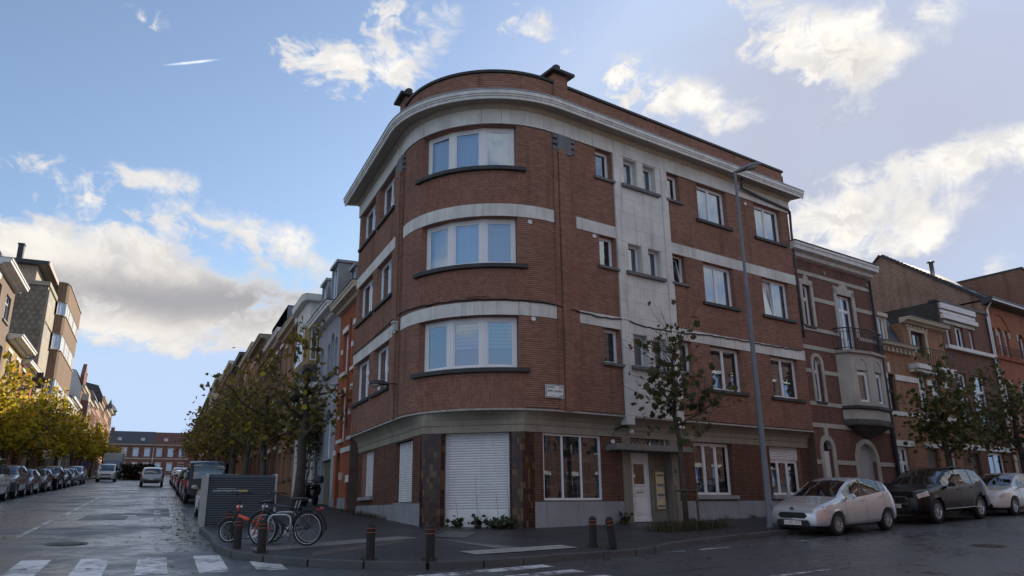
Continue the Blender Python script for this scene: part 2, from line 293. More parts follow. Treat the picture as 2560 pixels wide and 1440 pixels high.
def glass_mat(name='window_glass', refl=0.24, tint=(0.70, 0.82, 0.95), wav=0.05):
    """double glazing: clear film over whatever hangs behind it, strong sky reflection"""
    if name in MATS: return MATS[name]
    m, nt, b = _nt(name)
    nt.nodes.remove(b)
    out = nt.nodes['Material Output']
    tr = _n(nt, 'ShaderNodeBsdfTransparent'); tr.inputs[0].default_value = (0.72, 0.8, 0.86, 1)
    gl = _n(nt, 'ShaderNodeBsdfGlossy'); gl.inputs['Roughness'].default_value = 0.015
    gl.inputs['Color'].default_value = (*tint, 1)
    nz = _noise(nt, 1.3, 3, 0.5, 'pos')
    bp = _n(nt, 'ShaderNodeBump'); bp.inputs['Strength'].default_value = wav; bp.inputs['Distance'].default_value = 0.03
    nt.links.new(nz, bp.inputs['Height']); nt.links.new(bp.outputs[0], gl.inputs['Normal'])
    fr = _n(nt, 'ShaderNodeFresnel'); fr.inputs[0].default_value = 1.55
    ad = _n(nt, 'ShaderNodeMath', operation='ADD', use_clamp=True); ad.inputs[1].default_value = refl
    nt.links.new(fr.outputs[0], ad.inputs[0])
    mx = _n(nt, 'ShaderNodeMixShader')
    nt.links.new(ad.outputs[0], mx.inputs[0]); nt.links.new(tr.outputs[0], mx.inputs[1]); nt.links.new(gl.outputs[0], mx.inputs[2])
    nt.links.new(mx.outputs[0], out.inputs[0])
    MATS[name] = m
    return m
def paint_mat(name, col, metal=0.0, rough=0.35, coat=1.0):
    if name in MATS: return MATS[name]
    m, nt, b = _nt(name)
    n1 = _noise(nt, 2.5, 5, 0.6, 'obj')
    nt.links.new(_mixc(nt, _mr(nt, n1, 0.35, 0.7, 0, 0.18), tuple(col), tuple(c * 0.7 for c in col)), b.inputs['Base Color'])
    b.inputs['Metallic'].default_value = metal; b.inputs['Roughness'].default_value = rough
    b.inputs['Coat Weight'].default_value = coat; b.inputs['Coat Roughness'].default_value = 0.05
    if coat < .5: b.inputs['Specular IOR Level'].default_value = 0.3
    MATS[name] = m
    return m
def leaf_mat(name, cols, trans=0.45, rough=0.45):
    if name in MATS: return MATS[name]
    m, nt, b = _nt(name)
    oi = _n(nt, 'ShaderNodeNewGeometry')
    ra = _n(nt, 'ShaderNodeValToRGB')
    els = ra.color_ramp.elements
    while len(els) < len(cols): els.new(0.5)
    for i, (p, c) in enumerate(cols):
        els[i].position = p; els[i].color = (*c, 1)
    nt.links.new(oi.outputs['Random Per Island'], ra.inputs[0])
    nt.links.new(ra.outputs[0], b.inputs['Base Color'])
    b.inputs['Roughness'].default_value = rough
    b.inputs['Specular IOR Level'].default_value = 0.3
    tl = _n(nt, 'ShaderNodeBsdfTranslucent')
    nt.links.new(ra.outputs[0], tl.inputs[0])
    mx = _n(nt, 'ShaderNodeMixShader'); mx.inputs[0].default_value = trans
    out = nt.nodes['Material Output']
    nt.links.new(b.outputs[0], mx.inputs[1]); nt.links.new(tl.outputs[0], mx.inputs[2]); nt.links.new(mx.outputs[0], out.inputs[0])
    MATS[name] = m
    return m

def asphalt_mat(name, col, wet=0.5, patchy=0.35):
    m, nt, b = _nt(name)
    n1 = _noise(nt, 0.35, 6, 0.62, 'pos')
    n2 = _noise(nt, 3.0, 6, 0.7, 'pos', (1, 1, 1))
    sp = _noise(nt, 120, 2, 0.5, 'pos')
    c = _mixc(nt, _mr(nt, n1, 0.35, 0.68, 0, 1), tuple(x * (1 - patchy) for x in col), tuple(x * (1 + patchy) for x in col))
    c = _mixc(nt, _mr(nt, sp, 0.55, 0.7, 0, 0.35), c, tuple(min(1, x * 2.4) for x in col))
    # hairline cracks
    g = _n(nt, 'ShaderNodeNewGeometry')
    vo = _n(nt, 'ShaderNodeTexVoronoi', feature='DISTANCE_TO_EDGE'); vo.inputs['Scale'].default_value = 0.45
    wv = _noise(nt, 1.2, 4, 0.6, 'pos')
    va = _n(nt, 'ShaderNodeVectorMath', operation='ADD')
    nt.links.new(g.outputs['Position'], va.inputs[0])
    cx = _n(nt, 'ShaderNodeCombineXYZ'); nt.links.new(wv, cx.inputs[0]); nt.links.new(wv, cx.inputs[1]); nt.links.new(cx.outputs[0], va.inputs[1])
    nt.links.new(va.outputs[0], vo.inputs['Vector'])
    c = _mixc(nt, _mr(nt, vo.outputs['Distance'], 0.0, 0.012, 0.7, 0.0), c, tuple(x * 0.35 for x in col))
    nt.links.new(c, b.inputs['Base Color'])
    w = _mr(nt, n1, 0.34, 0.55, 0.0, 1.0)
    w2 = _n(nt, 'ShaderNodeMath', operation='MULTIPLY'); nt.links.new(w, w2.inputs[0]); nt.links.new(_mr(nt, n2, 0.3, 0.65, 0.3, 1.0), w2.inputs[1])
    nt.links.new(_mr(nt, w2.outputs[0], 0.0, 1.0, 0.58, 0.58 - 0.42 * wet), b.inputs['Roughness'])
    b.inputs['Specular IOR Level'].default_value = 0.5
    hh = _n(nt, 'ShaderNodeMath', operation='ADD'); nt.links.new(sp, hh.inputs[0]); nt.links.new(n2, hh.inputs[1])
    _bump(nt, b, hh.outputs[0], 0.22, 0.008)
    MATS[name] = m
    return m

ASPHALT = asphalt_mat('wet_asphalt', (0.070, 0.072, 0.078), 1.0, 0.30)
PAVE = asphalt_mat('pavement_asphalt', (0.036, 0.036, 0.039), 0.30, 0.35)
CONCRETE = pm('pale_paving', (0.17, 0.17, 0.165), 0.75, 0.3, 2.0, 0.3, 60)
KERB = pm('kerb_bluestone', (0.075, 0.076, 0.08), 0.6, 0.3, 2.0, 0.2, 60)
ROADPAINT = pm('road_paint', (0.62, 0.63, 0.64), 0.5, 0.22, 4.0, 0.25, 70, streak=0.0)
BRICK = brick_mat('corner_brick', (0.405, 0.222, 0.16), (0.275, 0.142, 0.104), (0.27, 0.165, 0.128), 0.21, 0.0625, 0.004, 0.85, 0.3, 0.2, 0.5)
SHADED_MORTAR = pm('shaded_mortar', (0.115, 0.075, 0.06), 0.95, 0.3, 2.0, 0.3, 60)  # mortar colour darkened to carry the groove shadow between courses
SOLDIER = pm('soldier_brick', (0.31, 0.135, 0.092), 0.85, 0.35, 6.0, 0.3, 80)
MORTAR2 = pm('pale_mortar', (0.36, 0.30, 0.25), 0.95, 0.3, 3.0, 0.2, 60)
LIME = pm('pale_limestone', (0.70, 0.68, 0.64), 0.8, 0.22, 1.2, 0.12, 50, streak=0.6, dirt=(0.22, 0.21, 0.20))
STUCCO = pm('weathered_stucco', (0.30, 0.265, 0.21), 0.85, 0.25, 1.5, 0.2, 40, streak=0.4)
BLUESTONE = pm('plinth_bluestone', (0.30, 0.305, 0.325), 0.7, 0.22, 1.2, 0.15, 50, streak=0.45, dirt=(0.13, 0.135, 0.14))
DARKSILL = pm('dark_sill_stone', (0.045, 0.047, 0.05), 0.65, 0.4, 3.0, 0.3, 50)
SILLGREY = pm('grey_sill_stone', (0.15, 0.15, 0.15), 0.7, 0.35, 3.0, 0.3, 50)
WHITEFRAME = pm('white_frame', (0.80, 0.81, 0.83), 0.35, 0.05, 2.0, 0.0)
WHITEPAINT = pm('white_paint', (0.74, 0.73, 0.71), 0.6, 0.14, 2.0, 0.12, 30, streak=0.35, dirt=(0.33, 0.30, 0.26))
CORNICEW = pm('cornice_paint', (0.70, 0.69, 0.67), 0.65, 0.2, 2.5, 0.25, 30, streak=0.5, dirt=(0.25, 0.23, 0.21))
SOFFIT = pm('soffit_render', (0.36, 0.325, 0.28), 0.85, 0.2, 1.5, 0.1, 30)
SHUTTER = pm('shutter_pvc', (0.76, 0.76, 0.78), 0.45, 0.14, 1.6, 0.0, streak=0.3, dirt=(0.45, 0.43, 0.41))
GLASS = glass_mat()
GLASSD = glass_mat('dark_glass', 0.14, (0.7, 0.75, 0.8))
GLASSCAR = glass_mat('car_glass', 0.10, (0.8, 0.85, 0.9), 0.0)
CURTAIN = pm('net_curtain', (0.78, 0.80, 0.83), 0.9, 0.1, 2.0, 0.0)
BLIND = pm('window_blind', (0.55, 0.57, 0.60), 0.8, 0.1, 2.0, 0.0)
def lace_mat():
    m, nt, b = _nt('lace_curtain')
    n1 = _noise(nt, 1.0, 5, .65, 'pos', (22, 22, 2.2)); n2 = _noise(nt, 1.0, 3, .6, 'pos', (.6, .6, 7.0)); n3 = _noise(nt, 26, 3, .6, 'pos')
    c = _mixc(nt, _mr(nt, n1, .38, .62, 0, 1), (.035, .038, .045), (.26, .27, .29))
    c = _mixc(nt, _mr(nt, n2, .52, .60, 0, .75), c, (.42, .43, .45)); c = _mixc(nt, _mr(nt, n3, .5, .62, 0, .8), c, (.03, .032, .038))
    nt.links.new(c, b.inputs['Base Color']); b.inputs['Roughness'].default_value = .95
    return m
LACE = lace_mat()
ROOM_SHADE = pm('room_shade', (0.012, 0.013, 0.016), 0.9, 0.3, 2.0, 0.0)  # interior darkness painted on flat boards behind the panes
ZINC = pm('zinc', (0.30, 0.32, 0.35), 0.45, 0.25, 2.0, 0.05, 20, metal=0.6)
IRON = pm('black_iron', (0.02, 0.02, 0.022), 0.5, 0.2, 4.0, 0.1)
BLACKP = pm('black_plastic', (0.02, 0.02, 0.022), 0.45, 0.2, 4.0, 0.0)
TAR = pm('roof_felt', (0.035, 0.036, 0.04), 0.9, 0.3, 1.0, 0.2)
SLATE = pm('slate', (0.06, 0.065, 0.08), 0.6, 0.3, 4.0, 0.4, 12)
STEEL = pm('galvanised_steel', (0.42, 0.44, 0.46), 0.35, 0.15, 3.0, 0.02, 20, metal=0.85)
LAMPGREY = pm('lamp_grey_paint', (0.16, 0.18, 0.21), 0.5, 0.15, 1.0, 0.05, 20)
RUBBER = pm('rubber', (0.014, 0.014, 0.015), 0.75, 0.2, 4.0, 0.1)
RIM = pm('wheel_alloy', (0.55, 0.56, 0.58), 0.3, 0.1, 4.0, 0.0, metal=0.8)
DARKTILE = [pm('glazed_tile_%s' % n, c, 0.24, 0.35, 9.0, 0.05, 30, spec=0.35) for n, c in
            (('maroon', (0.045, 0.016, 0.017)), ('brown', (0.065, 0.030, 0.018)), ('ochre', (0.13, 0.075, 0.038)), ('plum', (0.032, 0.014, 0.02)))]
GROUT = pm('tile_grout', (0.15, 0.115, 0.075), 0.9, 0.25, 4.0, 0.1)
ORANGE = pm('reflective_orange', (0.42, 0.07, 0.03), 0.4, 0.15, 8.0, 0.0)
POSTWOOD = pm('tarred_post', (0.016, 0.014, 0.013), 0.75, 0.4, 6.0, 0.5, 30)
BARK = pm('bark', (0.075, 0.062, 0.05), 0.9, 0.45, 5.0, 0.8, 18)
BARKP = pm('plane_bark', (0.10, 0.092, 0.065), 0.9, 0.55, 3.5, 0.6, 14)
STAKE = pm('stake_wood', (0.13, 0.085, 0.055), 0.85, 0.3, 6.0, 0.3)
DOORWHITE = pm('door_paint', (0.78, 0.78, 0.80), 0.5, 0.1, 2.0, 0.05)
CREAM = pm('cream_letterbox', (0.62, 0.52, 0.33), 0.5, 0.12, 2.0, 0.0)
def plate_white(): return pm('plate_white', (0.8, 0.8, 0.8), 0.4, 0.05, 3.0, 0.0)
def plate_red(): return pm('plate_red', (0.35, 0.02, 0.03), 0.5, 0.05, 3.0, 0.0)

# ------------------------------------------------------------------ object helpers
def _props(o, label=None, cat=None, group=None, kind=None):
    if label: o['label'] = label
    if cat: o['category'] = cat
    if group: o['group'] = group
    if kind: o['kind'] = kind
def link(o, parent=None):
    COL.objects.link(o)
    if parent is not None: o.parent = parent
    return o
def thing(name, label, cat, loc=(0, 0, 0), rotz=0.0, group=None, mat=None):
    o = bpy.data.objects.new(name, None)
    o.empty_display_size = 0.2
    link(o)
    if mat is not None: o.matrix_world = mat
    else:
        o.location = loc; o.rotation_euler = (0, 0, rotz)
    _props(o, label, cat, group)
    return o
class B:
    def __init__(s): s.v = []; s.f = []; s.uv = []; s.has_uv = False
    def add(s, pts, faces, uvs=None):
        k = len(s.v); s.v.extend([tuple(float(c) for c in p) for p in pts])
        for i, f in enumerate(faces):
            s.f.append(tuple(k + j for j in f))
            if uvs is not None: s.uv.append([uvs[j] for j in f]); s.has_uv = True
            else: s.uv.append([(0, 0)] * len(f))
    def quad(s, a, b, c, d, uv=None): s.add([a, b, c, d], [(0, 1, 2, 3)], uv)
    def hexa(s, p, uv=None):           # 8 points: bottom ring 0-3, top ring 4-7
        s.add(p, [(3, 2, 1, 0), (4, 5, 6, 7), (0, 1, 5, 4), (1, 2, 6, 5), (2, 3, 7, 6), (3, 0, 4, 7)], uv)
    def box(s, x0, x1, y0, y1, z0, z1):
        s.hexa([(x0, y0, z0), (x1, y0, z0), (x1, y1, z0), (x0, y1, z0), (x0, y0, z1), (x1, y0, z1), (x1, y1, z1), (x0, y1, z1)])
    def tube(s, path, rad, n=8, cap=True, closed=False):
        path = [Vector(p) for p in path]
        if not hasattr(rad, '__len__'): rad = [rad] * len(path)
        rings = []
        prev = None
        N = len(path)
        for i, p in enumerate(path):
            if closed: t = path[(i + 1) % N] - path[i - 1]
            else: t = path[min(i + 1, N - 1)] - path[max(i - 1, 0)]
            if t.length < 1e-9: t = Vector((0, 0, 1))
            t.normalize()
            if prev is None:
                a = Vector((0, 0, 1)) if abs(t.z) < 0.9 else Vector((1, 0, 0))
                x = t.cross(a).normalized()
            else:
                x = (prev - t * prev.dot(t))
                x = x.normalized() if x.length > 1e-6 else t.orthogonal().normalized()
            prev = x; y = t.cross(x)
            rings.append([p + (x * math.cos(2 * math.pi * k / n) + y * math.sin(2 * math.pi * k / n)) * rad[i] for k in range(n)])
        pts = [q for r in rings for q in r]
        fs = []
        M = N if closed else N - 1
        for i in range(M):
            j = (i + 1) % N
            for k in range(n):
                fs.append((i * n + k, i * n + (k + 1) % n, j * n + (k + 1) % n, j * n + k))
        if cap and not closed:
            fs.append(tuple(range(n - 1, -1, -1))); fs.append(tuple((N - 1) * n + k for k in range(n)))
        s.add(pts, fs)
    def prism(s, poly, fn, d0, d1):    # poly in 2-D, fn(a,b,d)->xyz
        n = len(poly)
        pts = [fn(a, b, d0) for a, b in poly] + [fn(a, b, d1) for a, b in poly]
        fs = [tuple(range(n - 1, -1, -1)), tuple(range(n, 2 * n))] + [(i, (i + 1) % n, n + (i + 1) % n, n + i) for i in range(n)]
        s.add(pts, fs, [(a, b) for a, b in poly] * 2)
    def lathe(s, prof, n=16, c=(0, 0, 0), axis='z'):
        rings = []
        for r, z in prof:
            for k in range(n):
                a = 2 * math.pi * k / n
                x, y = r * math.cos(a), r * math.sin(a)
                rings.append((c[0] + x, c[1] + y, c[2] + z) if axis == 'z' else ((c[0] + x, c[1] + z, c[2] + y) if axis == 'y' else (c[0] + z, c[1] + x, c[2] + y)))
        fs = []
        for i in range(len(prof) - 1):
            for k in range(n):
                fs.append((i * n + k, i * n + (k + 1) % n, (i + 1) * n + (k + 1) % n, (i + 1) * n + k))
        s.add(rings, fs)
    def grid(s, P, closed_u=False):      # P[i][j]
        nu, nv = len(P), len(P[0])
        pts = [p for row in P for p in row]
        fs = [(i * nv + j, ((i + 1) % nu) * nv + j, ((i + 1) % nu) * nv + j + 1, i * nv + j + 1) for i in range(nu if closed_u else nu - 1) for j in range(nv - 1)]
        s.add(pts, fs)
    def mesh(s, name, smooth=False, fix=False):
        me = bpy.data.meshes.new(name)
        me.from_pydata(s.v, [], s.f)
        if s.has_uv:
            l = me.uv_layers.new(name='UVMap')
            l.data.foreach_set('uv', [c for f in s.uv for p in f for c in p])
        if fix:
            bm = bmesh.new(); bm.from_mesh(me)
            bmesh.ops.remove_doubles(bm, verts=bm.verts, dist=1e-5)
            bmesh.ops.recalc_face_normals(bm, faces=bm.faces)
            bm.to_mesh(me); bm.free()
        if smooth: me.polygons.foreach_set('use_smooth', [True] * len(me.polygons))
        me.update()
        return me
    def obj(s, name, mat, parent=None, smooth=False, fix=False, bevel=0.0, **pr):
        me = s.mesh(name, smooth, fix)
        if mat is not None: me.materials.append(mat)
        o = bpy.data.objects.new(name, me)
        link(o, parent)
        if bevel:
            md = o.modifiers.new('bevel', 'BEVEL'); md.width = bevel; md.segments = 2; md.limit_method = 'ANGLE'
        _props(o, **pr)
        return o
def inst(name, me, parent, M, mat=None, **pr):
    o = bpy.data.objects.new(name, me); link(o, parent); o.matrix_local = M
    if mat is not None and len(o.material_slots):
        o.material_slots[0].link = 'OBJECT'; o.material_slots[0].material = mat
    _props(o, **pr)
    return o
def copy_tree(o, parent=None):
    c = o.copy(); COL.objects.link(c); c.parent = parent
    for ch in o.children: copy_tree(ch, c)
    return c
def text_mesh(txt, size, extrude=0.002, align='CENTER'):
    cu = bpy.data.curves.new('lettering', 'FONT')
    cu.body = txt; cu.size = size; cu.extrude = extrude; cu.align_x = align; cu.align_y = 'CENTER'; cu.resolution_u = 2
    o = bpy.data.objects.new('lettering_tmp', cu); COL.objects.link(o)
    bpy.context.view_layer.update()
    me = bpy.data.meshes.new_from_object(o.evaluated_get(bpy.context.evaluated_depsgraph_get()))
    bpy.data.objects.remove(o); bpy.data.curves.remove(cu)
    return me
def unit_box_mesh():
    b = B(); b.box(-0.5, 0.5, -0.5, 0.5, -0.5, 0.5); return b.mesh('unit_piece')

# ------------------------------------------------------------------ facade frames
class Fr:
    """straight facade: u along, z up, d outwards"""
    def __init__(s, o, e, out): s.o = np.array(o, float); s.e = np.array(e, float); s.n = np.array(out, float)
    def P(s, u, z, d=0.0):
        q = s.o + s.e * u + s.n * d; return (q[0], q[1], z)
    def subs(s, u0, u1, step=None): return [u0, u1]
    def mat(s, u, z, d):
        """local x along facade as seen from outside (left to right), y up, z outwards"""
        q = s.P(u, z, d); n = Vector((s.n[0], s.n[1], 0)); x = Vector((0, 0, 1)).cross(n)
        return Matrix(((x.x, 0, n.x, q[0]), (x.y, 0, n.y, q[1]), (0, 1, 0, q[2]), (0, 0, 0, 1)))
_al = math.acos(float(eR @ eL)) / 2
T0 = 3.9
RAD = T0 * math.tan(_al)
_bis = (eR + eL) / np.linalg.norm(eR + eL)
CEN = C0 + _bis * RAD / math.sin(_al)
HALF = RAD * (math.pi - 2 * _al) / 2
_perp = np.array([_bis[1], -_bis[0]])
class Pathed(Fr):
    """upper storeys: left street wall, rounded corner, right street wall in one run; s = 0 at the nose of the corner"""
    def __init__(s): pass
    def P(s, u, z, d=0.0):
        if u > HALF: q = C0 + eR * (T0 + u - HALF) - nR * d
        elif u < -HALF: q = C0 + eL * (T0 - u - HALF) - nL * d
        else:
            a = u / RAD; q = CEN + (-_bis * math.cos(a) + _perp * math.sin(a)) * (RAD + d)
        return (q[0], q[1], z)
    def nrm(s, u):
        if u > HALF: return -nR
        if u < -HALF: return -nL
        a = u / RAD; return -_bis * math.cos(a) + _perp * math.sin(a)
    def subs(s, u0, u1, step=0.16):
        r = [u0]
        lo, hi = max(u0, -HALF), min(u1, HALF)
        if hi > lo:
            n = max(1, int(math.ceil((hi - lo) / step)))
            r += [lo + (hi - lo) * i / n for i in range(n + 1)]
        r.append(u1)
        out = []
        for x in sorted(r):
            if not out or x - out[-1] > 1e-4: out.append(x)
        return out
    def mat(s, u, z, d):
        q = s.P(u, z, d); n2 = s.nrm(u); n = Vector((n2[0], n2[1], 0)); x = Vector((0, 0, 1)).cross(n)
        return Matrix(((x.x, 0, n.x, q[0]), (x.y, 0, n.y, q[1]), (0, 1, 0, q[2]), (0, 0, 0, 1)))
def sR(u): return HALF + (u - T0)
def sL(u): return -(HALF + (u - T0))
FP = Pathed()
FRs = Fr(C0, eR, -nR)
FLs = Fr(C0, eL, -nL)
def wall_panel(b, fr, u0, u1, z0, z1, d=0.0, holes=(), bottom=None):
    us = set(fr.subs(u0, u1)); zs = {z0, z1}
    for h in holes:
        for x in (h[0], h[1]):
            if u0 < x < u1: us.add(x)
        for x in (h[2], h[3]):
            if z0 < x < z1: zs.add(x)
    us, zs = sorted(us), sorted(zs)
    for i in range(len(us) - 1):
        if us[i + 1] - us[i] < 1e-5: continue
        for j in range(len(zs) - 1):
            cu, cz = (us[i] + us[i + 1]) / 2, (zs[j] + zs[j + 1]) / 2
            if any(h[0] < cu < h[1] and h[2] < cz < h[3] for h in holes): continue
            a, c, e, f = us[i], us[i + 1], zs[j], zs[j + 1]
            b.quad(fr.P(a, e, d), fr.P(c, e, d), fr.P(c, f, d), fr.P(a, f, d), [(a, e), (c, e), (c, f), (a, f)])
def reveals(b, fr, h, d0, d1, sides='lrtb'):
    a, c, e, f = h[:4]
    if 'l' in sides: b.quad(fr.P(a, e, d0), fr.P(a, e, d1), fr.P(a, f, d1), fr.P(a, f, d0), [(a, e), (a + abs(d1 - d0), e), (a + abs(d1 - d0), f), (a, f)])
    if 'r' in sides: b.quad(fr.P(c, e, d0), fr.P(c, e, d1), fr.P(c, f, d1), fr.P(c, f, d0), [(c, e), (c + abs(d1 - d0), e), (c + abs(d1 - d0), f), (c, f)])
    us = fr.subs(a, c)
    for i in range(len(us) - 1):
        p, q = us[i], us[i + 1]
        if 't' in sides: b.quad(fr.P(p, f, d0), fr.P(q, f, d0), fr.P(q, f, d1), fr.P(p, f, d1), [(p, f), (q, f), (q, f + .2), (p, f + .2)])
        if 'b' in sides: b.quad(fr.P(p, e, d0), fr.P(q, e, d0), fr.P(q, e, d1), fr.P(p, e, d1), [(p, e), (q, e), (q, e + .2), (p, e + .2)])
def slab(b, fr, u0, u1, z0, z1, d0, d1, step=0.16):
    us = fr.subs(u0, u1, step) if isinstance(fr, Pathed) else [u0, u1]
    n = len(us)
    pts = []
    uvs = []
    for u in us:
        pts += [fr.P(u, z0, d0), fr.P(u, z0, d1), fr.P(u, z1, d1), fr.P(u, z1, d0)]
        uvs += [(u, z0), (u, z0), (u, z1), (u, z1)]
    fs = [(0, 1, 2, 3), tuple(4 * (n - 1) + k for k in (3, 2, 1, 0))]
    for i in range(n - 1):
        for k in range(4):
            fs.append((4 * i + k, 4 * (i + 1) + k, 4 * (i + 1) + (k + 1) % 4, 4 * i + (k + 1) % 4))
    b.add(pts, fs, uvs)
def sweep(b, fr, prof, u0, u1, step=0.2, caps=True):
    """moulding: prof = [(d, z)...] closed polygon"""
    us = fr.subs(u0, u1, step) if isinstance(fr, Pathed) else [u0, u1]
    n, m = len(us), len(prof)
    pts = [fr.P(u, z, d) for u in us for d, z in prof]
    fs = [(i * m + k, (i + 1) * m + k, (i + 1) * m + (k + 1) % m, i * m + (k + 1) % m) for i in range(n - 1) for k in range(m)]
    if caps: fs += [tuple(range(m)), tuple((n - 1) * m + k for k in range(m - 1, -1, -1))]
    b.add(pts, fs)
def courses(b, fr, u0, u1, z0, z1, d, holes, pitch=0.0625, proud=0.012, joint=0.018):
    """brick courses standing proud of their raked bed joints"""
    k0, k1 = int(math.ceil(z0 / pitch - 1e-6)), int(math.floor(z1 / pitch + 1e-6))
    for k in range(k0, k1):
        a, c = k * pitch + joint / 2, (k + 1) * pitch - joint / 2
        mid = (a + c) / 2
        cut = sorted((h[0], h[1]) for h in holes if h[2] < mid < h[3])
        x = u0; spans = []
        for h0, h1 in cut:
            if h0 > x: spans.append((x, min(h0, u1)))
            x = max(x, h1)
        if x < u1: spans.append((x, u1))
        for p, q in spans:
            if q - p < 0.02: continue
            us = fr.subs(p, q, 0.2)
            for i in range(len(us) - 1):
                e, f = us[i], us[i + 1]
                A, Bq, Cq, D = fr.P(e, a, d + proud), fr.P(f, a, d + proud), fr.P(f, c, d + proud), fr.P(e, c, d + proud)
                A0, B0, C1, D1 = fr.P(e, a, d), fr.P(f, a, d), fr.P(f, c, d), fr.P(e, c, d)
                b.add([A, Bq, Cq, D, A0, B0, C1, D1], [(0, 1, 2, 3), (4, 5, 1, 0), (3, 2, 6, 7)],
                      [(e, a), (f, a), (f, c), (e, c), (e, a), (f, a), (f, c), (e, c)])
def arch_fill(b, fr, u0, u1, zs, zt, d0, d1, n=10):
    """spandrels: rectangle u0..u1, zs..zt minus the half-round (or segmental) arch springing at zs"""
    cu = (u0 + u1) / 2; r = (u1 - u0) / 2; h = min(r, zt - zs - 0.005)
    for i in range(n):
        a0, a1 = math.pi * i / n, math.pi * (i + 1) / n
        x0, y0 = cu - r * math.cos(a0), zs + h * math.sin(a0)
        x1, y1 = cu - r * math.cos(a1), zs + h * math.sin(a1)
        b.add([fr.P(x0, y0, d0), fr.P(x1, y1, d0), fr.P(x1, zt, d0), fr.P(x0, zt, d0), fr.P(x0, y0, d1), fr.P(x1, y1, d1)],
              [(0, 1, 2, 3), (0, 1, 5, 4)], [(x0, y0), (x1, y1), (x1, zt), (x0, zt), (x0, y0), (x1, y1)])
def arch_ring(b, fr, u0, u1, zs, wd, d0, d1, n=12, h=None):
    cu = (u0 + u1) / 2; r = (u1 - u0) / 2; hh = h or r
    pin = [(cu - r * math.cos(math.pi * i / n), zs + hh * math.sin(math.pi * i / n)) for i in range(n + 1)]
    pout = [(cu - (r + wd) * math.cos(math.pi * i / n), zs + (hh + wd) * math.sin(math.pi * i / n)) for i in range(n + 1)]
    for i in range(n):
        q = [pin[i], pin[i + 1], pout[i + 1], pout[i]]
        b.prism(q, lambda a, c, d: fr.P(a, c, d), d0, d1)

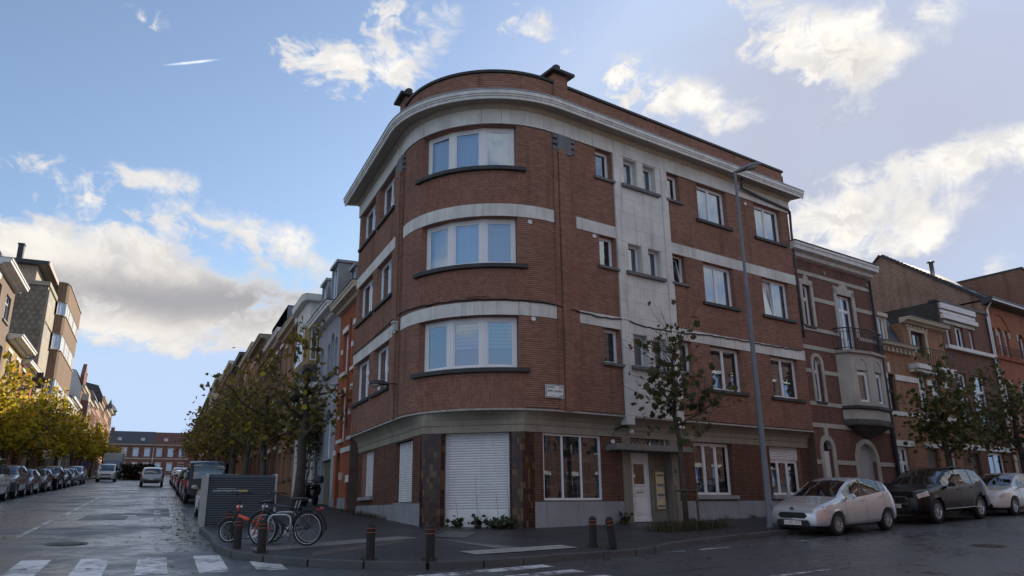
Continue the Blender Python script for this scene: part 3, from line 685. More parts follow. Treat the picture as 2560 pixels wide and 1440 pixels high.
# ------------------------------------------------------------------ windows
def bar(b, fr, u0, u1, z0, z1, d0, d1): slab(b, fr, u0, u1, z0, z1, d0, d1)
def window(fr, u0, u1, z0, z1, d, parent, cols=(1,), fw=0.055, back='curtain', transom=None, frame=None, glass=None, sill=None,
           tilt=None, sash=0.04, name='window', simple=False, arch=False, back_gap=0.10):
    frame = frame or WHITEFRAME; glass = glass or GLASS
    b = B(); dp = 0.07
    bar(b, fr, u0, u0 + fw, z0, z1, d - dp, d); bar(b, fr, u1 - fw, u1, z0, z1, d - dp, d)
    bar(b, fr, u0 + fw, u1 - fw, z0, z0 + fw, d - dp, d - 0.001); bar(b, fr, u0 + fw, u1 - fw, z1 - fw, z1, d - dp, d - 0.001)
    tot = float(sum(cols)); x = u0 + fw; W_ = u1 - u0 - 2 * fw
    cells = []
    for i, c in enumerate(cols):
        x1 = x + W_ * c / tot
        if i < len(cols) - 1: bar(b, fr, x1 - fw * 0.45, x1 + fw * 0.45, z0 + fw, z1 - fw, d - dp, d - 0.002)
        cells.append((x + (fw * .45 if i else 0), x1 - (fw * .45 if i < len(cols) - 1 else 0))); x = x1
    zt = z1 - fw
    if transom:
        bar(b, fr, u0 + fw, u1 - fw, transom - fw / 2, transom + fw / 2, d - dp, d - 0.003)
    wo = b.obj(name, frame, parent)
    pane = B(); sb = B()
    spans = [(z0 + fw, zt)] if not transom else [(z0 + fw, transom - fw / 2), (transom + fw / 2, zt)]
    for ci, (a, c) in enumerate(cells):
        for si, (e, f) in enumerate(spans):
            t = 0.16 if tilt == ci else 0.0
            s = sash
            if not simple and s > 0:
                def q(u, z, dd): return fr.P(u, z, dd - t * (z - e) / (f - e))
                for (p0, p1, r0, r1) in ((a, a + s, e, f), (c - s, c, e, f), (a + s, c - s, e, e + s), (a + s, c - s, f - s, f)):
                    sb.hexa([q(p0, r0, d - .055), q(p1, r0, d - .055), q(p1, r0, d - .018), q(p0, r0, d - .018), q(p0, r1, d - .055), q(p1, r1, d - .055), q(p1, r1, d - .018), q(p0, r1, d - .018)])
            g = B(); m = s if not simple else 0.0
            g.quad(fr.P(a + m, e + m, d - .035 ), fr.P(c - m, e + m, d - .035), fr.P(c - m, f - m, d - .035 - t), fr.P(a + m, f - m, d - .035 - t))
            g.obj('pane', glass, wo)
    if sb.v: sb.obj('sash', frame, wo)
    k = B()
    if back in ('curtain', 'lace', 'half'):
        n = max(10, int((u1 - u0) * 26)); zb = z0 + .03 if back != 'half' else z0 + (z1 - z0) * .02
        ph = random.random() * 6
        rows = []
        for i in range(n + 1):
            u = u0 + fw * .5 + (u1 - u0 - fw) * i / n
            dd = d - back_gap - .05 + .028 * math.sin(i * 1.15 + ph) + .015 * math.sin(i * .37 + ph)
            rows.append([fr.P(u, zb, dd), fr.P(u, z1 - .02, dd * 1.0)])
        k.grid(rows); k.obj('curtain', {'curtain': CURTAIN, 'lace': LACE, 'half': CURTAIN}[back], wo, smooth=True)
        # near-black board in place of the unlit interior behind the curtain
        k = B(); k.quad(fr.P(u0, z0, d - .28), fr.P(u1, z0, d - .28), fr.P(u1, z1, d - .28), fr.P(u0, z1, d - .28)); k.obj('room_board', ROOM_SHADE, wo)
    elif back == 'blind':
        n = int((z1 - z0) / .11)
        zb0 = z0 + (z1 - z0) * .38
        for i in range(n):
            z = z1 - .03 - i * .11
            if z - .1 < zb0: break
            k.quad(fr.P(u0 + fw, z - .1, d - .09), fr.P(u1 - fw, z - .1, d - .09), fr.P(u1 - fw, z, d - .11), fr.P(u0 + fw, z, d - .11))
        k.obj('blind', BLIND, wo)
        k = B(); k.quad(fr.P(u0, z0, d - .2), fr.P(u1, z0, d - .2), fr.P(u1, z1, d - .2), fr.P(u0, z1, d - .2)); k.obj('room_board', pm('room_grey', (.16, .18, .21), .9, .2, 2, 0), wo)
    else:
        k.quad(fr.P(u0, z0, d - .3), fr.P(u1, z0, d - .3), fr.P(u1, z1, d - .3), fr.P(u0, z1, d - .3)); k.obj('room_board', ROOM_SHADE, wo)
    if sill:
        ext, dout, h, sm = sill
        sb = B(); slab(sb, fr, u0 - ext, u1 + ext, z0 - h, z0 - 0.004, d - .1, dout); sb.obj('sill', sm, wo, bevel=.012 if not simple else 0)
    return wo
def shutter(fr, u0, u1, z0, z1, d, parent, pitch=0.075, mat=None, name='roller_shutter'):
    mat = mat or SHUTTER
    b = B(); bar(b, fr, u0, u0 + .05, z0, z1, d - .03, d + .03); bar(b, fr, u1 - .05, u1, z0, z1, d - .03, d + .03); bar(b, fr, u0, u1, z1 - .03, z1 + .002, d - .031, d + .034)
    so = b.obj(name, mat, parent)
    n = int(round((z1 - z0) / pitch)); p = (z1 - z0) / n
    for i in range(n):
        a = z0 + i * p
        q = B()
        q.prism([(0, a + .004), (.012, a + .006), (.02, a + p * .5), (.012, a + p - .006), (0, a + p - .002)],
                lambda dd, z, u: fr.P(u, z, d - .012 + dd), u0 + .05, u1 - .05)
        q.obj('slat', mat, so)
    k = B(); k.quad(fr.P(u0, z0, d - .02), fr.P(u1, z0, d - .02), fr.P(u1, z1, d - .02), fr.P(u0, z1, d - .02)); k.obj('backing', pm('shutter_gap', (.3, .3, .31), .7, .1, 2, 0), so)
    return so

# ------------------------------------------------------------------ ground, road, pavements
def struct(o): o['kind'] = 'structure'; return o
def ground_sheet():
    def axis(lo, hi, dense0, dense1, step, growth=1.35):
        xs = list(np.arange(dense0, dense1 + 1e-6, step)); s = step
        x = dense1
        while x < hi: s *= growth; x += s; xs.append(min(x, hi))
        s = step; x = dense0
        while x > lo: s *= growth; x -= s; xs.insert(0, max(x, lo))
        return xs
    xs = axis(-1500, 1500, -60, 40, 2.0); ys = axis(-600, 3000, -10, 130, 2.0)
    b = B(); b.grid([[(x, y, gz(x, y)) for y in ys] for x in xs])
    return struct(b.obj('road', ASPHALT, None, smooth=True))
ROAD = ground_sheet()
# kerb line round the corner (plan), and the wall line it belongs to
KERB_PTS = [L2(190, 3.2), L2(120, 3.2), L2(60, 3.2), L2(40, 3.2), L2(27, 3.2), L2(12, 3.2), L2(7.4, 3.2), L2(4.75, 3.25), L2(4.42, 3.9), L2(4.3, 4.9), L2(3.6, 5.2),
            np.array([-6.95, 18.6]), np.array([-6.15, 16.75]), np.array([-5.35, 15.5]), np.array([-4.55, 14.85]), np.array([-3.65, 14.45]), np.array([-2.64, 14.25]),
            np.array([-1.55, 14.22]), np.array([-0.62, 14.6]), np.array([0.08, 15.05]), np.array([0.85, 15.6]), np.array([1.68, 16.12]), np.array([2.39, 16.55]),
            np.array([2.85, 17.0]), np.array([3.3, 17.9]), np.array([4.02, 18.69]), np.array([5.2, 19.85]), np.array([6.42, 21.0]), np.array([7.3, 21.8]), R2(11.2, 3.45), R2(16, 3.2), R2(24, 3.2), R2(36, 3.2), R2(60, 3.2)]
def resample(pts, step):
    out = [np.array(pts[0], float)]
    for a, c in zip(pts[:-1], pts[1:]):
        L = np.linalg.norm(c - a); n = max(1, int(round(L / step)))
        for i in range(1, n + 1): out.append(a + (c - a) * i / n)
    return out
KS = resample(KERB_PTS, 0.9)
def wall_line(p):
    """nearest point under the building wall for a kerb point"""
    uL, uR_ = float((p - C0) @ eL), float((p - C0) @ eR)
    a = np.clip((float((p - C0) @ (eR - eL)) + 0) / 9.0, -1, 1)
    if uL > 4.5 and uL > uR_: return L2(uL, -0.5)
    if uR_ > 4.5 and uR_ > uL: return R2(uR_, -0.5)
    PLc, PRc = L2(4.5, -0.5), R2(4.5, -0.5)
    t = np.clip((uR_ - uL + 4.5) / 9.0, 0, 1)
    return PLc * (1 - t) + PRc * t
def pavement(name, ks, wfn, h=0.125, nrow=8, mat=None):
    b = B(); rows = []
    for p in ks:
        w = wfn(p)
        rows.append([(q[0], q[1], gz(q[0], q[1]) + h) for q in [p + (w - p) * j / nrow for j in range(nrow + 1)]])
    b.grid(rows)
    return struct(b.obj(name, mat or PAVE, None, smooth=True))
PAVEMENT = pavement('pavement', KS, wall_line)
def kerb_run(ks, parent, side=1, near=40.0):
    far = B()
    for a, c in zip(ks[:-1], ks[1:]):
        t = (c - a); L = np.linalg.norm(t)
        if L < 1e-3: continue
        t /= L; n = np.array([t[1], -t[0]]) * side
        def q(p, o, z): p = p + n * o; return (p[0], p[1], gz(p[0], p[1]) + z)
        a2, c2 = a + t * .006, c - t * .006
        pts = [q(a2, .02, -.1), q(c2, .02, -.1), q(c2, -.14, -.1), q(a2, -.14, -.1), q(a2, .0, .128), q(c2, .0, .128), q(c2, -.14, .132), q(a2, -.14, .132)]
        if math.hypot(a[0], a[1]) < near:
            k = B(); k.hexa(pts); k.obj('kerb_stone', KERB, parent, bevel=.015)
        else: far.hexa(pts)
    if far.v: far.obj('far_kerb', KERB, parent, kind='stuff')
kerb_run(KS, PAVEMENT, side=-1 if True else 1)
LK = resample([L2(200, 14.9), L2(60, 14.9), L2(30, 14.9), L2(14, 14.9), L2(10, 15.5), L2(7, 18.0)], 1.6)
def wl_left(p): return L2(float((p - C0) @ eL), 18.4)
PAVE_L = pavement('pavement_opposite', LK, wl_left, nrow=4)
kerb_run(LK, PAVE_L, side=1, near=0)
# painted markings and covers lie as thin sheets on the road
def sheet(pts, mat, h=0.005, name='road_marking', sub=6, parent=None):
    """quad given by four plan corners, draped on the road"""
    p = [np.array(q, float) for q in pts]
    b = B(); rows = []
    for i in range(sub + 1):
        a = p[0] + (p[3] - p[0]) * i / sub; c = p[1] + (p[2] - p[1]) * i / sub
        rows.append([(q[0], q[1], gz(q[0], q[1]) + h) for q in [a + (c - a) * j / sub for j in range(sub + 1)]])
    b.grid(rows)
    return b.obj(name, mat, parent or ROAD)
def worn_paint(name, cover):
    m, nt, b = _nt(name)
    n1 = _noise(nt, 5.0, 8, 0.75, 'pos'); n2 = _noise(nt, 0.9, 4, 0.6, 'pos')
    ad = _n(nt, 'ShaderNodeMath', operation='ADD'); nt.links.new(n1, ad.inputs[0]); nt.links.new(n2, ad.inputs[1])
    f = _mr(nt, ad.outputs[0], 0.80 + cover * .35, 1.0 + cover * .35, 0, 1)
    nt.links.new(_mixc(nt, f, (0.66, 0.67, 0.68), (0.10, 0.10, 0.105)), b.inputs['Base Color'])
    b.inputs['Roughness'].default_value = 0.42
    _bump(nt, b, _noise(nt, 90, 3, .6, 'pos'), .3, .006)
    return m
ZPAINT = worn_paint('worn_zebra_paint', 0.42)
LPAINT = worn_paint('worn_line_paint', 0.12)
def strip_L(u0, u1, w, wid, mat, sub=10): return sheet([L2(u0, w - wid / 2), L2(u0, w + wid / 2), L2(u1, w + wid / 2), L2(u1, w - wid / 2)], mat, sub=sub)

# crossing bars over the left street
for w0, w1 in ((8.05, 8.52), (7.10, 7.58), (6.15, 6.64), (5.20, 5.68), (4.26, 4.76), (9.0, 9.5), (9.95, 10.45), (10.9, 11.4), (11.85, 12.35)):
    u0 = -1.95 if w0 > 5 else -3.1
    sheet([L2(-4.45, w0), L2(-4.45, w1), L2(u0, w1), L2(u0, w0)], ZPAINT)
# crossing bars over the right street
for w0 in (5.22, 6.06, 6.86, 7.68, 8.5):
    sheet([R2(-3.9, w0), R2(-3.9, w0 + .36), R2(-0.87, w0 + .36), R2(-0.87, w0)], ZPAINT)
strip_L(2.5, 9.5, 9.28, .13, LPAINT); strip_L(11, 66, 9.2, .12, LPAINT, 40)
for i in range(14): strip_L(11.2 + i * 2.1 * (1 + i * .02), 11.75 + i * 2.1 * (1 + i * .02) + .1 * i / 6, 7.2, .42, ZPAINT, 2)
sheet([L2(33.3, 6.5), L2(33.3, 7.9), L2(34.3, 7.9), L2(34.3, 6.5)], LPAINT)
for i in range(22): strip_L(10 + i * 2.0, 10.9 + i * 2.0, 6.35, .22, LPAINT, 2)

for i, (a, c) in enumerate(((2.56, 3.1), (3.6, 4.6), (5.1, 6.2), (6.7, 8.4))):
    sheet([R2(a, 5.05), R2(a, 5.15), R2(c, 5.15), R2(c, 5.05)], LPAINT, sub=3)
sheet([R2(-0.2, 8.6), R2(-0.2, 8.72), R2(3.55, 8.72), R2(3.55, 8.6)], LPAINT)
PATCHM = asphalt_mat('patch_asphalt', (0.035, 0.036, 0.04), 0.35, 0.2)
sheet([L2(9.2, 7.3), L2(9.2, 8.6), L2(11.4, 8.5), L2(11.4, 7.2)], PATCHM, name='asphalt_patch')
JOINT = pm('tar_joint', (0.03, 0.03, 0.032), 0.35, .2, 3, 0)
WETLINE = pm('concrete_joint', (0.30, 0.30, 0.30), 0.3, .25, 3, 0)
sheet([L2(4.55, 6.1), L2(4.75, 8.9), L2(4.85, 8.9), L2(4.65, 6.1)], WETLINE, name='road_joint')
sheet([L2(24.0, 6.0), L2(24.0, 12.5), L2(24.18, 12.5), L2(24.18, 6.0)], WETLINE, name='road_joint')
sheet([L2(17.0, 9.4), L2(17.0, 12.5), L2(17.12, 12.5), L2(17.12, 9.4)], WETLINE, name='road_joint')
# gutter of setts beside the parking lane
b = B()
for i in range(170):
    u = 1.0 + i * .26
    for j in range(3):
        a, c = L2(u, 5.95 - .16 * j), L2(u + .23, 5.95 - .16 * j)
        h = .006 + .012 * random.random()
        pts = []
        for q, o in ((a, 0), (c, 0), (c, .14), (a, .14)):
            qq = q + nL * o; pts.append((qq[0], qq[1], gz(qq[0], qq[1]) - .03))
        pts += [(p[0], p[1], p[2] + .03 + h) for p in pts]
        b.hexa(pts)
b.obj('gutter_setts', pm('gutter_sett', (.085, .085, .09), .2, .4, 5, .3, 40), ROAD, kind='stuff')
# manhole covers
def manhole(p, r=.36):
    b = B(); z = gz(*p); b.lathe([(0.001, .012), (r * .86, .012), (r * .88, .004), (r * .92, .004), (r * .94, .014), (r, .014), (r, -.02)], 28, (0, 0, 0))
    for i in range(-4, 5):
        L = math.sqrt(max(0, (r * .8) ** 2 - (i * r * .18) ** 2))
        if L > .05: b.box(-L, L, i * r * .18 - .016, i * r * .18 + .016, .012, .02)
    o = b.obj('manhole_cover', pm('cast_iron', (.06, .058, .055), .4, .4, 6, .4, 30), ROAD)
    sx = (gz(p[0] + .5, p[1]) - gz(p[0] - .5, p[1])); sy = gz(p[0], p[1] + .5) - gz(p[0], p[1] - .5)
    o.matrix_local = Matrix(((1, 0, -sx, p[0]), (0, 1, -sy, p[1]), (sx, sy, 1, z + .002), (0, 0, 0, 1)))
    return o
manhole(np.array([-9.7, 17.31]), .42)
manhole(np.array([10.8, 18.39]), .38)
# paler paving strips on the corner pavement, tactile slabs, iron grating by the shop window
def pave_sheet(pts, mat, name, h=.131, sub=5): return sheet(pts, mat, h, name, sub, PAVEMENT)
pave_sheet([(-5.3, 16.0), (-4.9, 15.3), (-2.2, 18.6), (-2.75, 18.95)], CONCRETE, 'pale_paving')
pave_sheet([(-2.2, 18.6), (-1.7, 18.2), (0.1, 15.75), (0.5, 16.35)], CONCRETE, 'pale_paving', .134)
pave_sheet([(-3.9, 15.4), (-3.7, 14.75), (-2.35, 17.6), (-2.7, 18.1)], pm('brown_paving', (.085, .075, .066), .8, .3, 3, .3), 'brown_paving', .129)
TACT = pm('tactile_slab', (.34, .335, .32), .8, .2, 5, .2)
for i in range(8):
    for j in range(2):
        p = np.array([-0.75 + i * .31 * .83, 15.25 + i * .31 * .56]) + np.array([-.56, .83]) * j * .31
        b = B()
        q = [p, p + np.array([.83, .56]) * .3, p + np.array([.27, 1.39]) * .3, p + np.array([-.56, .83]) * .3]
        b.add([(x, y, gz(x, y) + .139) for x, y in q], [(0, 1, 2, 3)])
        for a in range(5):
            for c in range(5):
                e = p + np.array([.83, .56]) * .3 * (a + .5) / 5 + np.array([-.56, .83]) * .3 * (c + .5) / 5
                b.lathe([(.018, 0), (.012, .006), (.001, .006)], 6, (e[0], e[1], gz(*e) + .139))
        b.obj('tactile_slab', TACT, PAVEMENT)
b = B()
g0 = np.array([-1.95, 18.75])
for i in range(15):
    a = g0 + np.array([.963, -.27]) * (.055 * i); c = a + np.array([.2, 1.55])
    n = np.array([.963, -.27]) * .032
    b.add([(p[0], p[1], gz(*p) + .145) for p in (a, a + n, c + n, c)], [(0, 1, 2, 3)])
b.obj('iron_grating', pm('grating_iron', (.16, .16, .165), .4, .3, 6, .2), PAVEMENT, kind='stuff')
# fallen leaves drifted along the gutters and over the pavement
b = B()
def leafling(x, y, h, s):
    z = gz(x, y) + h; a = random.random() * 6.28; t = random.uniform(-.5, .5)
    c, sn = math.cos(a) * s, math.sin(a) * s
    b.add([(x - c, y - sn, z), (x + sn * .7, y - c * .7, z + .006 + abs(t) * s * .4), (x + c, y + sn, z + .004), (x - sn * .7, y + c * .7, z + .004 + max(0, t) * s * .5)], [(0, 1, 2, 3)])
for i in range(420):
    u = random.uniform(-1, 30) ** 1.0; p = L2(u, random.gauss(5.55, .45)); leafling(p[0], p[1], .012, random.uniform(.04, .08))
for i in range(240):
    p = R2(random.uniform(4, 20), random.gauss(3.7, .35)); leafling(p[0], p[1], .14 if random.random() < .5 else .012, random.uniform(.04, .08))
for i in range(160): p = np.array([random.uniform(-12, 9), random.uniform(7, 22)]); leafling(p[0], p[1], .14 if -6 < p[0] < 3 and p[1] > 16 else .01, random.uniform(.03, .07))
b.obj('fallen_leaves', leaf_mat('fallen_leaf', [(0, (.05, .035, .02)), (.5, (.11, .075, .03)), (1, (.17, .12, .05))], .1, .5), None, label='brown fallen leaves scattered along the wet gutters', cat='leaves', kind='stuff')

# ------------------------------------------------------------------ the corner building
Z_LIP, Z_FR = 4.39, 13.21
BANDS = ((7.08, 7.48), (10.14, 10.54))
FLOORS = (5.53, 8.63, 11.76)
TOPS = (7.06, 10.13, 13.19)
SMALL0 = (5.97, 9.10, 12.18)
U_END_R, U_END_L = 16.32, 10.40
S_R, S_L = sR(U_END_R), sL(U_END_L)
CB = thing('corner_building', 'three-storey brick apartment building with rounded corner and pale stone bands', 'building', (*CEN, gz(*CEN)))
def cb_parent(o):
    o.parent = CB; o.matrix_parent_inverse = CB.matrix_world.inverted(); return o
bpy.context.view_layer.update()
class _Par:
    pass
def CBo(b, name, mat, **kw): 
    o = b.obj(name, mat, None, **kw); return cb_parent(o)
def childfix(o):
    """parent a finished top-level part tree to the building"""
    return cb_parent(o)
holes = []          # (s0, s1, z0, z1)
big = []; small = []
for k in range(3):
    for (a, c) in ((10.75, 12.40), (14.1, 15.8)):
        h = (sR(a), sR(c), FLOORS[k], TOPS[k]); holes.append(h); big.append(('R', a, c, FLOORS[k], TOPS[k], k))
    for (a, c) in ((5.77, 6.46), (9.12, 9.80)):
        h = (sR(a), sR(c), SMALL0[k], TOPS[k]); holes.append(h); small.append((a, c, SMALL0[k], TOPS[k], k))
    for (a, c) in ((7.0, 7.66), (7.93, 8.57)):
        h = (sR(a), sR(c), SMALL0[k], TOPS[k] - (.0 if k == 2 else .03)); holes.append(h); small.append((a, c, SMALL0[k], h[3], k))
    for (a, c) in ((5.25, 7.25), (7.85, 10.05)):
        h = (sL(c), sL(a), FLOORS[k], TOPS[k]); holes.append(h); big.append(('L', a, c, FLOORS[k], TOPS[k], k))
    holes.append((-1.62, 1.60, FLOORS[k], TOPS[k]))
b = B()
wall_panel(b, FP, S_L, S_R, Z_LIP, Z_FR, 0.0, holes)
rv = B()
for h in holes: reveals(rv, FP, h, 0.012, -0.26)
# end walls and back of the block
bk = [R2(U_END_R, 0), R2(U_END_R, -9), L2(U_END_L, -9), L2(U_END_L, 0)]
for p, q in zip(bk[:-1], bk[1:]):
    b.quad((p[0], p[1], -1), (q[0], q[1], -1), (q[0], q[1], 14.9), (p[0], p[1], 14.9), [(0, 0), (9, 0), (9, 16), (0, 16)])
WALL = CBo(b, 'brick_wall', SHADED_MORTAR); CBo(rv, 'window_reveals', BRICK, kind='stuff')
bay = (sR(6.52), sR(9.10))
PIL_R, PIL_L = (sR(3.94), sR(4.82)), (sL(4.86), sL(3.94))
AP = (-1.74, 1.76)
ch = list(holes)
ch += [(bay[0], bay[1], 0, 20), (PIL_R[0], PIL_R[1], 0, 20), (PIL_L[0], PIL_L[1], 0, 20)]
for z0, z1 in BANDS: ch += [(S_L, PIL_L[0], z0, z1), (PIL_L[1], PIL_R[0], z0, z1), (PIL_R[1], S_R, z0, z1)]
for k in range(3): ch.append((AP[0], AP[1], Z_LIP if k == 0 else BANDS[k - 1][1], FLOORS[k]))
b = B(); courses(b, FP, S_L, S_R, Z_LIP, Z_FR, 0.0, ch)
o = b.obj('brick_courses', BRICK, WALL, kind='stuff')
# projecting brick pilasters either side of the rounded corner, three ribs each
for (p0, p1) in (PIL_R, PIL_L):
    for a, c, pr in ((0.0, .16, .05), (.19, .47, .095), (.50, .68, .05), (.71, .86, .02)):
        if p0 < 0: a, c = .86 - c, .86 - a
        b = B(); slab(b, FP, p0 + a, p0 + c, Z_LIP, 12.72, -.02, pr)
        courses(b, FP, p0 + a, p0 + c, Z_LIP, 12.72, pr, [])
        CBo(b, 'brick_pilaster', BRICK)
    # stepped grey capstone on top
    b = B(); m = (p0 + p1) / 2
    slab(b, FP, p0 + .16, p1 - .16, 12.55, 13.2, -.02, .10)
    for i in range(3):
        for sgn in (-1, 1):
            u = m + sgn * .36; slab(b, FP, u - .09, u + .09, 13.17 - i * .2 - .13, 13.17 - i * .2, -.02, .075)
    CBo(b, 'carved_capital', pm('grey_carved_stone', (.17, .175, .185), .8, .25, 3, .3, 40), bevel=.01)
# stone bands: separate slabs with open joints
def band_slabs(s0, s1, z0, z1, d0, d1, wd, mat=LIME, name='stone_slab', gap=.006, bev=0):
    n = max(1, int(round((s1 - s0) / wd))); w = (s1 - s0) / n
    for i in range(n):
        b = B(); slab(b, FP, s0 + i * w + gap / 2, s0 + (i + 1) * w - gap / 2, z0, z1, d0, d1); CBo(b, name, mat)
for z0, z1 in BANDS:
    band_slabs(S_L, PIL_L[0], z0, z1, -.05, .03, .9)
    band_slabs(PIL_L[1] + .02, PIL_R[0] - .02, z0, z1, -.05, .03, .62)
    band_slabs(PIL_R[1], bay[0], z0, z1, -.05, .03, .85)
    band_slabs(bay[1], S_R, z0, z1, -.05, .03, .85)
band_slabs(S_L - .04, S_R + .08, Z_FR, 13.80, -.05, .06, .62)
# stone-faced stair bay, slab by slab round its windows
bh = [h for h in holes if bay[0] < h[0] < bay[1]]
rows_z = [4.39, 4.95, 5.47, 5.97, 6.5, 7.03, 7.55, 8.07, 8.59, 9.10, 9.6, 10.10, 10.62, 11.14, 11.66, 12.18, 12.69, 13.21]
xs = [bay[0], sR(7.0), sR(7.66), sR(7.93), sR(8.57), bay[1]]
for i in range(len(rows_z) - 1):
    z0, z1 = rows_z[i], rows_z[i + 1]
    cuts = [xs[0], sR(6.86), xs[1], xs[2], xs[3], xs[4], sR(8.8), xs[5]] if any(h[2] - .01 <= z0 < h[3] - .06 for h in bh) else ([xs[0], sR(6.86), sR(7.45), sR(8.1), sR(8.8), xs[5]] if i % 2 else [xs[0], sR(6.86), sR(7.8), sR(8.3), sR(8.8), xs[5]])
    for a, c in zip(cuts[:-1], cuts[1:]):
        cu, cz = (a + c) / 2, (z0 + z1) / 2
        if any(h[0] < cu < h[1] and h[2] < cz < h[3] for h in bh): continue
        edge = (cu < sR(6.86) or cu > sR(8.8))
        b = B(); slab(b, FP, a + .003, c - .003, z0 + .003, z1 - .003, -.05, .075 if edge else .045); CBo(b, 'stone_slab', LIME)
b = B(); slab(b, FP, sR(6.52), sR(6.86), 4.12, 4.387, -.2, .07); CBo(b, 'stone_slab', LIME)
b = B(); slab(b, FP, sR(8.8), sR(9.1), 4.12, 4.387, -.2, .07); CBo(b, 'stone_slab', LIME)
b = B(); slab(b, FP, bay[0], bay[1], Z_LIP, Z_FR, -.3, -.27); CBo(b, 'bay_backing', SHADED_MORTAR)
for h in bh:
    for (a_, c_, e_, f_) in ((h[0], h[0] + .025, h[2], h[3]), (h[1] - .025, h[1], h[2], h[3]), (h[0] + .025, h[1] - .025, h[3] - .025, h[3])):
        b = B(); slab(b, FP, a_, c_, e_, f_, -.2, .04); CBo(b, 'stone_reveal', LIME)
# soldier-course aprons under the corner windows
SB = unit_box_mesh(); SB.materials.append(SOLDIER)
cnt = 0; rest = B()
SOLD = [SOLDIER, pm('soldier_brick_dark', (.285, .122, .083), .85, .35, 6, .3, 80), pm('soldier_brick_light', (.335, .15, .102), .85, .35, 6, .3, 80)]
for k in range(3):
    z0 = Z_LIP if k == 0 else BANDS[k - 1][1]
    z1 = FLOORS[k] - .13
    b = B(); slab(b, FP, AP[0], AP[1], z0, FLOORS[k], -.02, .006); CBo(b, 'apron_mortar', MORTAR2)
    n = int((AP[1] - AP[0]) / .0655)
    for i in range(n):
        u = AP[0] + (i + .5) * (AP[1] - AP[0]) / n
        z = z0 + .01 - (.1 if i % 2 else 0)
        while z < z1:
            a, c = max(z, z0 + .008), min(z + .2, z1)
            if c - a > .03:
                M = FP.mat(u, (a + c) / 2, .01)
                if cnt < 300:
                    o = inst('brick', SB, CB, CB.matrix_world.inverted() @ M @ Matrix.Diagonal((.052, c - a - .012, .024, 1)), SOLD[random.choice((0, 0, 1, 2))])
                    cnt += 1
                else:
                    P = [M @ Vector(v) for v in ((-.026, a - (a + c) / 2 + .006, .012), (.026, a - (a + c) / 2 + .006, .012), (.026, (c - a) / 2 - .006, .012), (-.026, (c - a) / 2 - .006, .012))]
                    Q = [M @ Vector((v[0], v[1], -.005)) for v in ((-.026, -(c - a) / 2 + .006), (.026, -(c - a) / 2 + .006), (.026, (c - a) / 2 - .006), (-.026, (c - a) / 2 - .006))]
                    rest.hexa(Q + P)
            z += .212
CBo(rest, 'apron_bricks', SOLDIER, kind='stuff')
# windows on the straight walls
random.seed(3)
for side, a, c, z0, z1, k in big:
    fr = FRs if side == 'R' else FLs
    back = 'curtain' if k > 0 else ('lace' if a > 13 else 'dark')
    if side == 'L': back = 'dark' if k == 0 else 'curtain'
    tl = 0 if (side == 'R' and a > 14 and k == 1) else (0 if side == 'L' and k == 1 and a < 6 else None)
    w = window(fr, a, c, z0, z1, -.17, None, (1, 1), .055, back, tilt=tl, sill=(.18 if side == 'R' else .16, .1, .12, DARKSILL))
    childfix(w)
for a, c, z0, z1, k in small:
    bayw = 6.6 < a < 9.0
    tl = 0 if (k == 1 and a > 9) else None
    w = window(FRs, a, c, z0, z1, -.17, None, (1,), .05, 'dark' if k else 'lace', tilt=tl, sill=None if bayw else (.10, .10, .10, SILLGREY))
    childfix(w)
for k in range(3):
    b = B(); slab(b, FRs, 6.84, 8.66, SMALL0[k] - .12, SMALL0[k] - .004, -.2, .16); CBo(b, 'sill', SILLGREY, bevel=.012)
# corner windows: three flat lights set in the curve
for k in range(3):
    z0, z1 = FLOORS[k], TOPS[k]
    ss = (-1.60, -.56, .53, 1.58)
    for i in range(3):
        p, q = np.array(FP.P(ss[i], 0, -.2)[:2]), np.array(FP.P(ss[i + 1], 0, -.2)[:2])
        e = (q - p) / np.linalg.norm(q - p); n = np.array([e[1], -e[0]])
        if n @ (-_bis) < 0: n = -n
        f3 = Fr(p, e, n)
        bk = 'curtain' if k > 0 else ('dark', 'half', 'curtain')[i]
        w = window(f3, .002, float(np.linalg.norm(q - p)) - .002, z0, z1, 0, None, (1,), .10, bk if k else ('dark', 'blind', 'blind')[i], sash=.045)
        childfix(w)
    b = B(); slab(b, FP, -1.86, 1.87, z0 - .13, z0 - .004, -.24, .14); CBo(b, 'sill', DARKSILL, bevel=.012)
# reveal strips (brick half-pillars) beside the corner windows already come with the wall
# cornice
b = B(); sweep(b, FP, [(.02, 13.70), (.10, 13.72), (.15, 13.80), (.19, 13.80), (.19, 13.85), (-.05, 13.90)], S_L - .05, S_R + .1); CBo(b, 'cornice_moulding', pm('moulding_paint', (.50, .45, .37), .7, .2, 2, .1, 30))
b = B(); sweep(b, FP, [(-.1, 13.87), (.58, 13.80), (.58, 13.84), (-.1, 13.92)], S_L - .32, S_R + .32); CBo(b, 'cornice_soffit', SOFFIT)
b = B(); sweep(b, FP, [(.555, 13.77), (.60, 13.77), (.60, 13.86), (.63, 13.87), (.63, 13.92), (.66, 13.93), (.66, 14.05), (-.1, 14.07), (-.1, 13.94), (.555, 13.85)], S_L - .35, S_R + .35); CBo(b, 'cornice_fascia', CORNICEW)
b = B(); sweep(b, FP, [(-.1, 14.075), (.68, 14.052), (.68, 14.085), (-.1, 14.11)], S_L - .36, S_R + .36); CBo(b, 'cornice_flashing', ZINC)
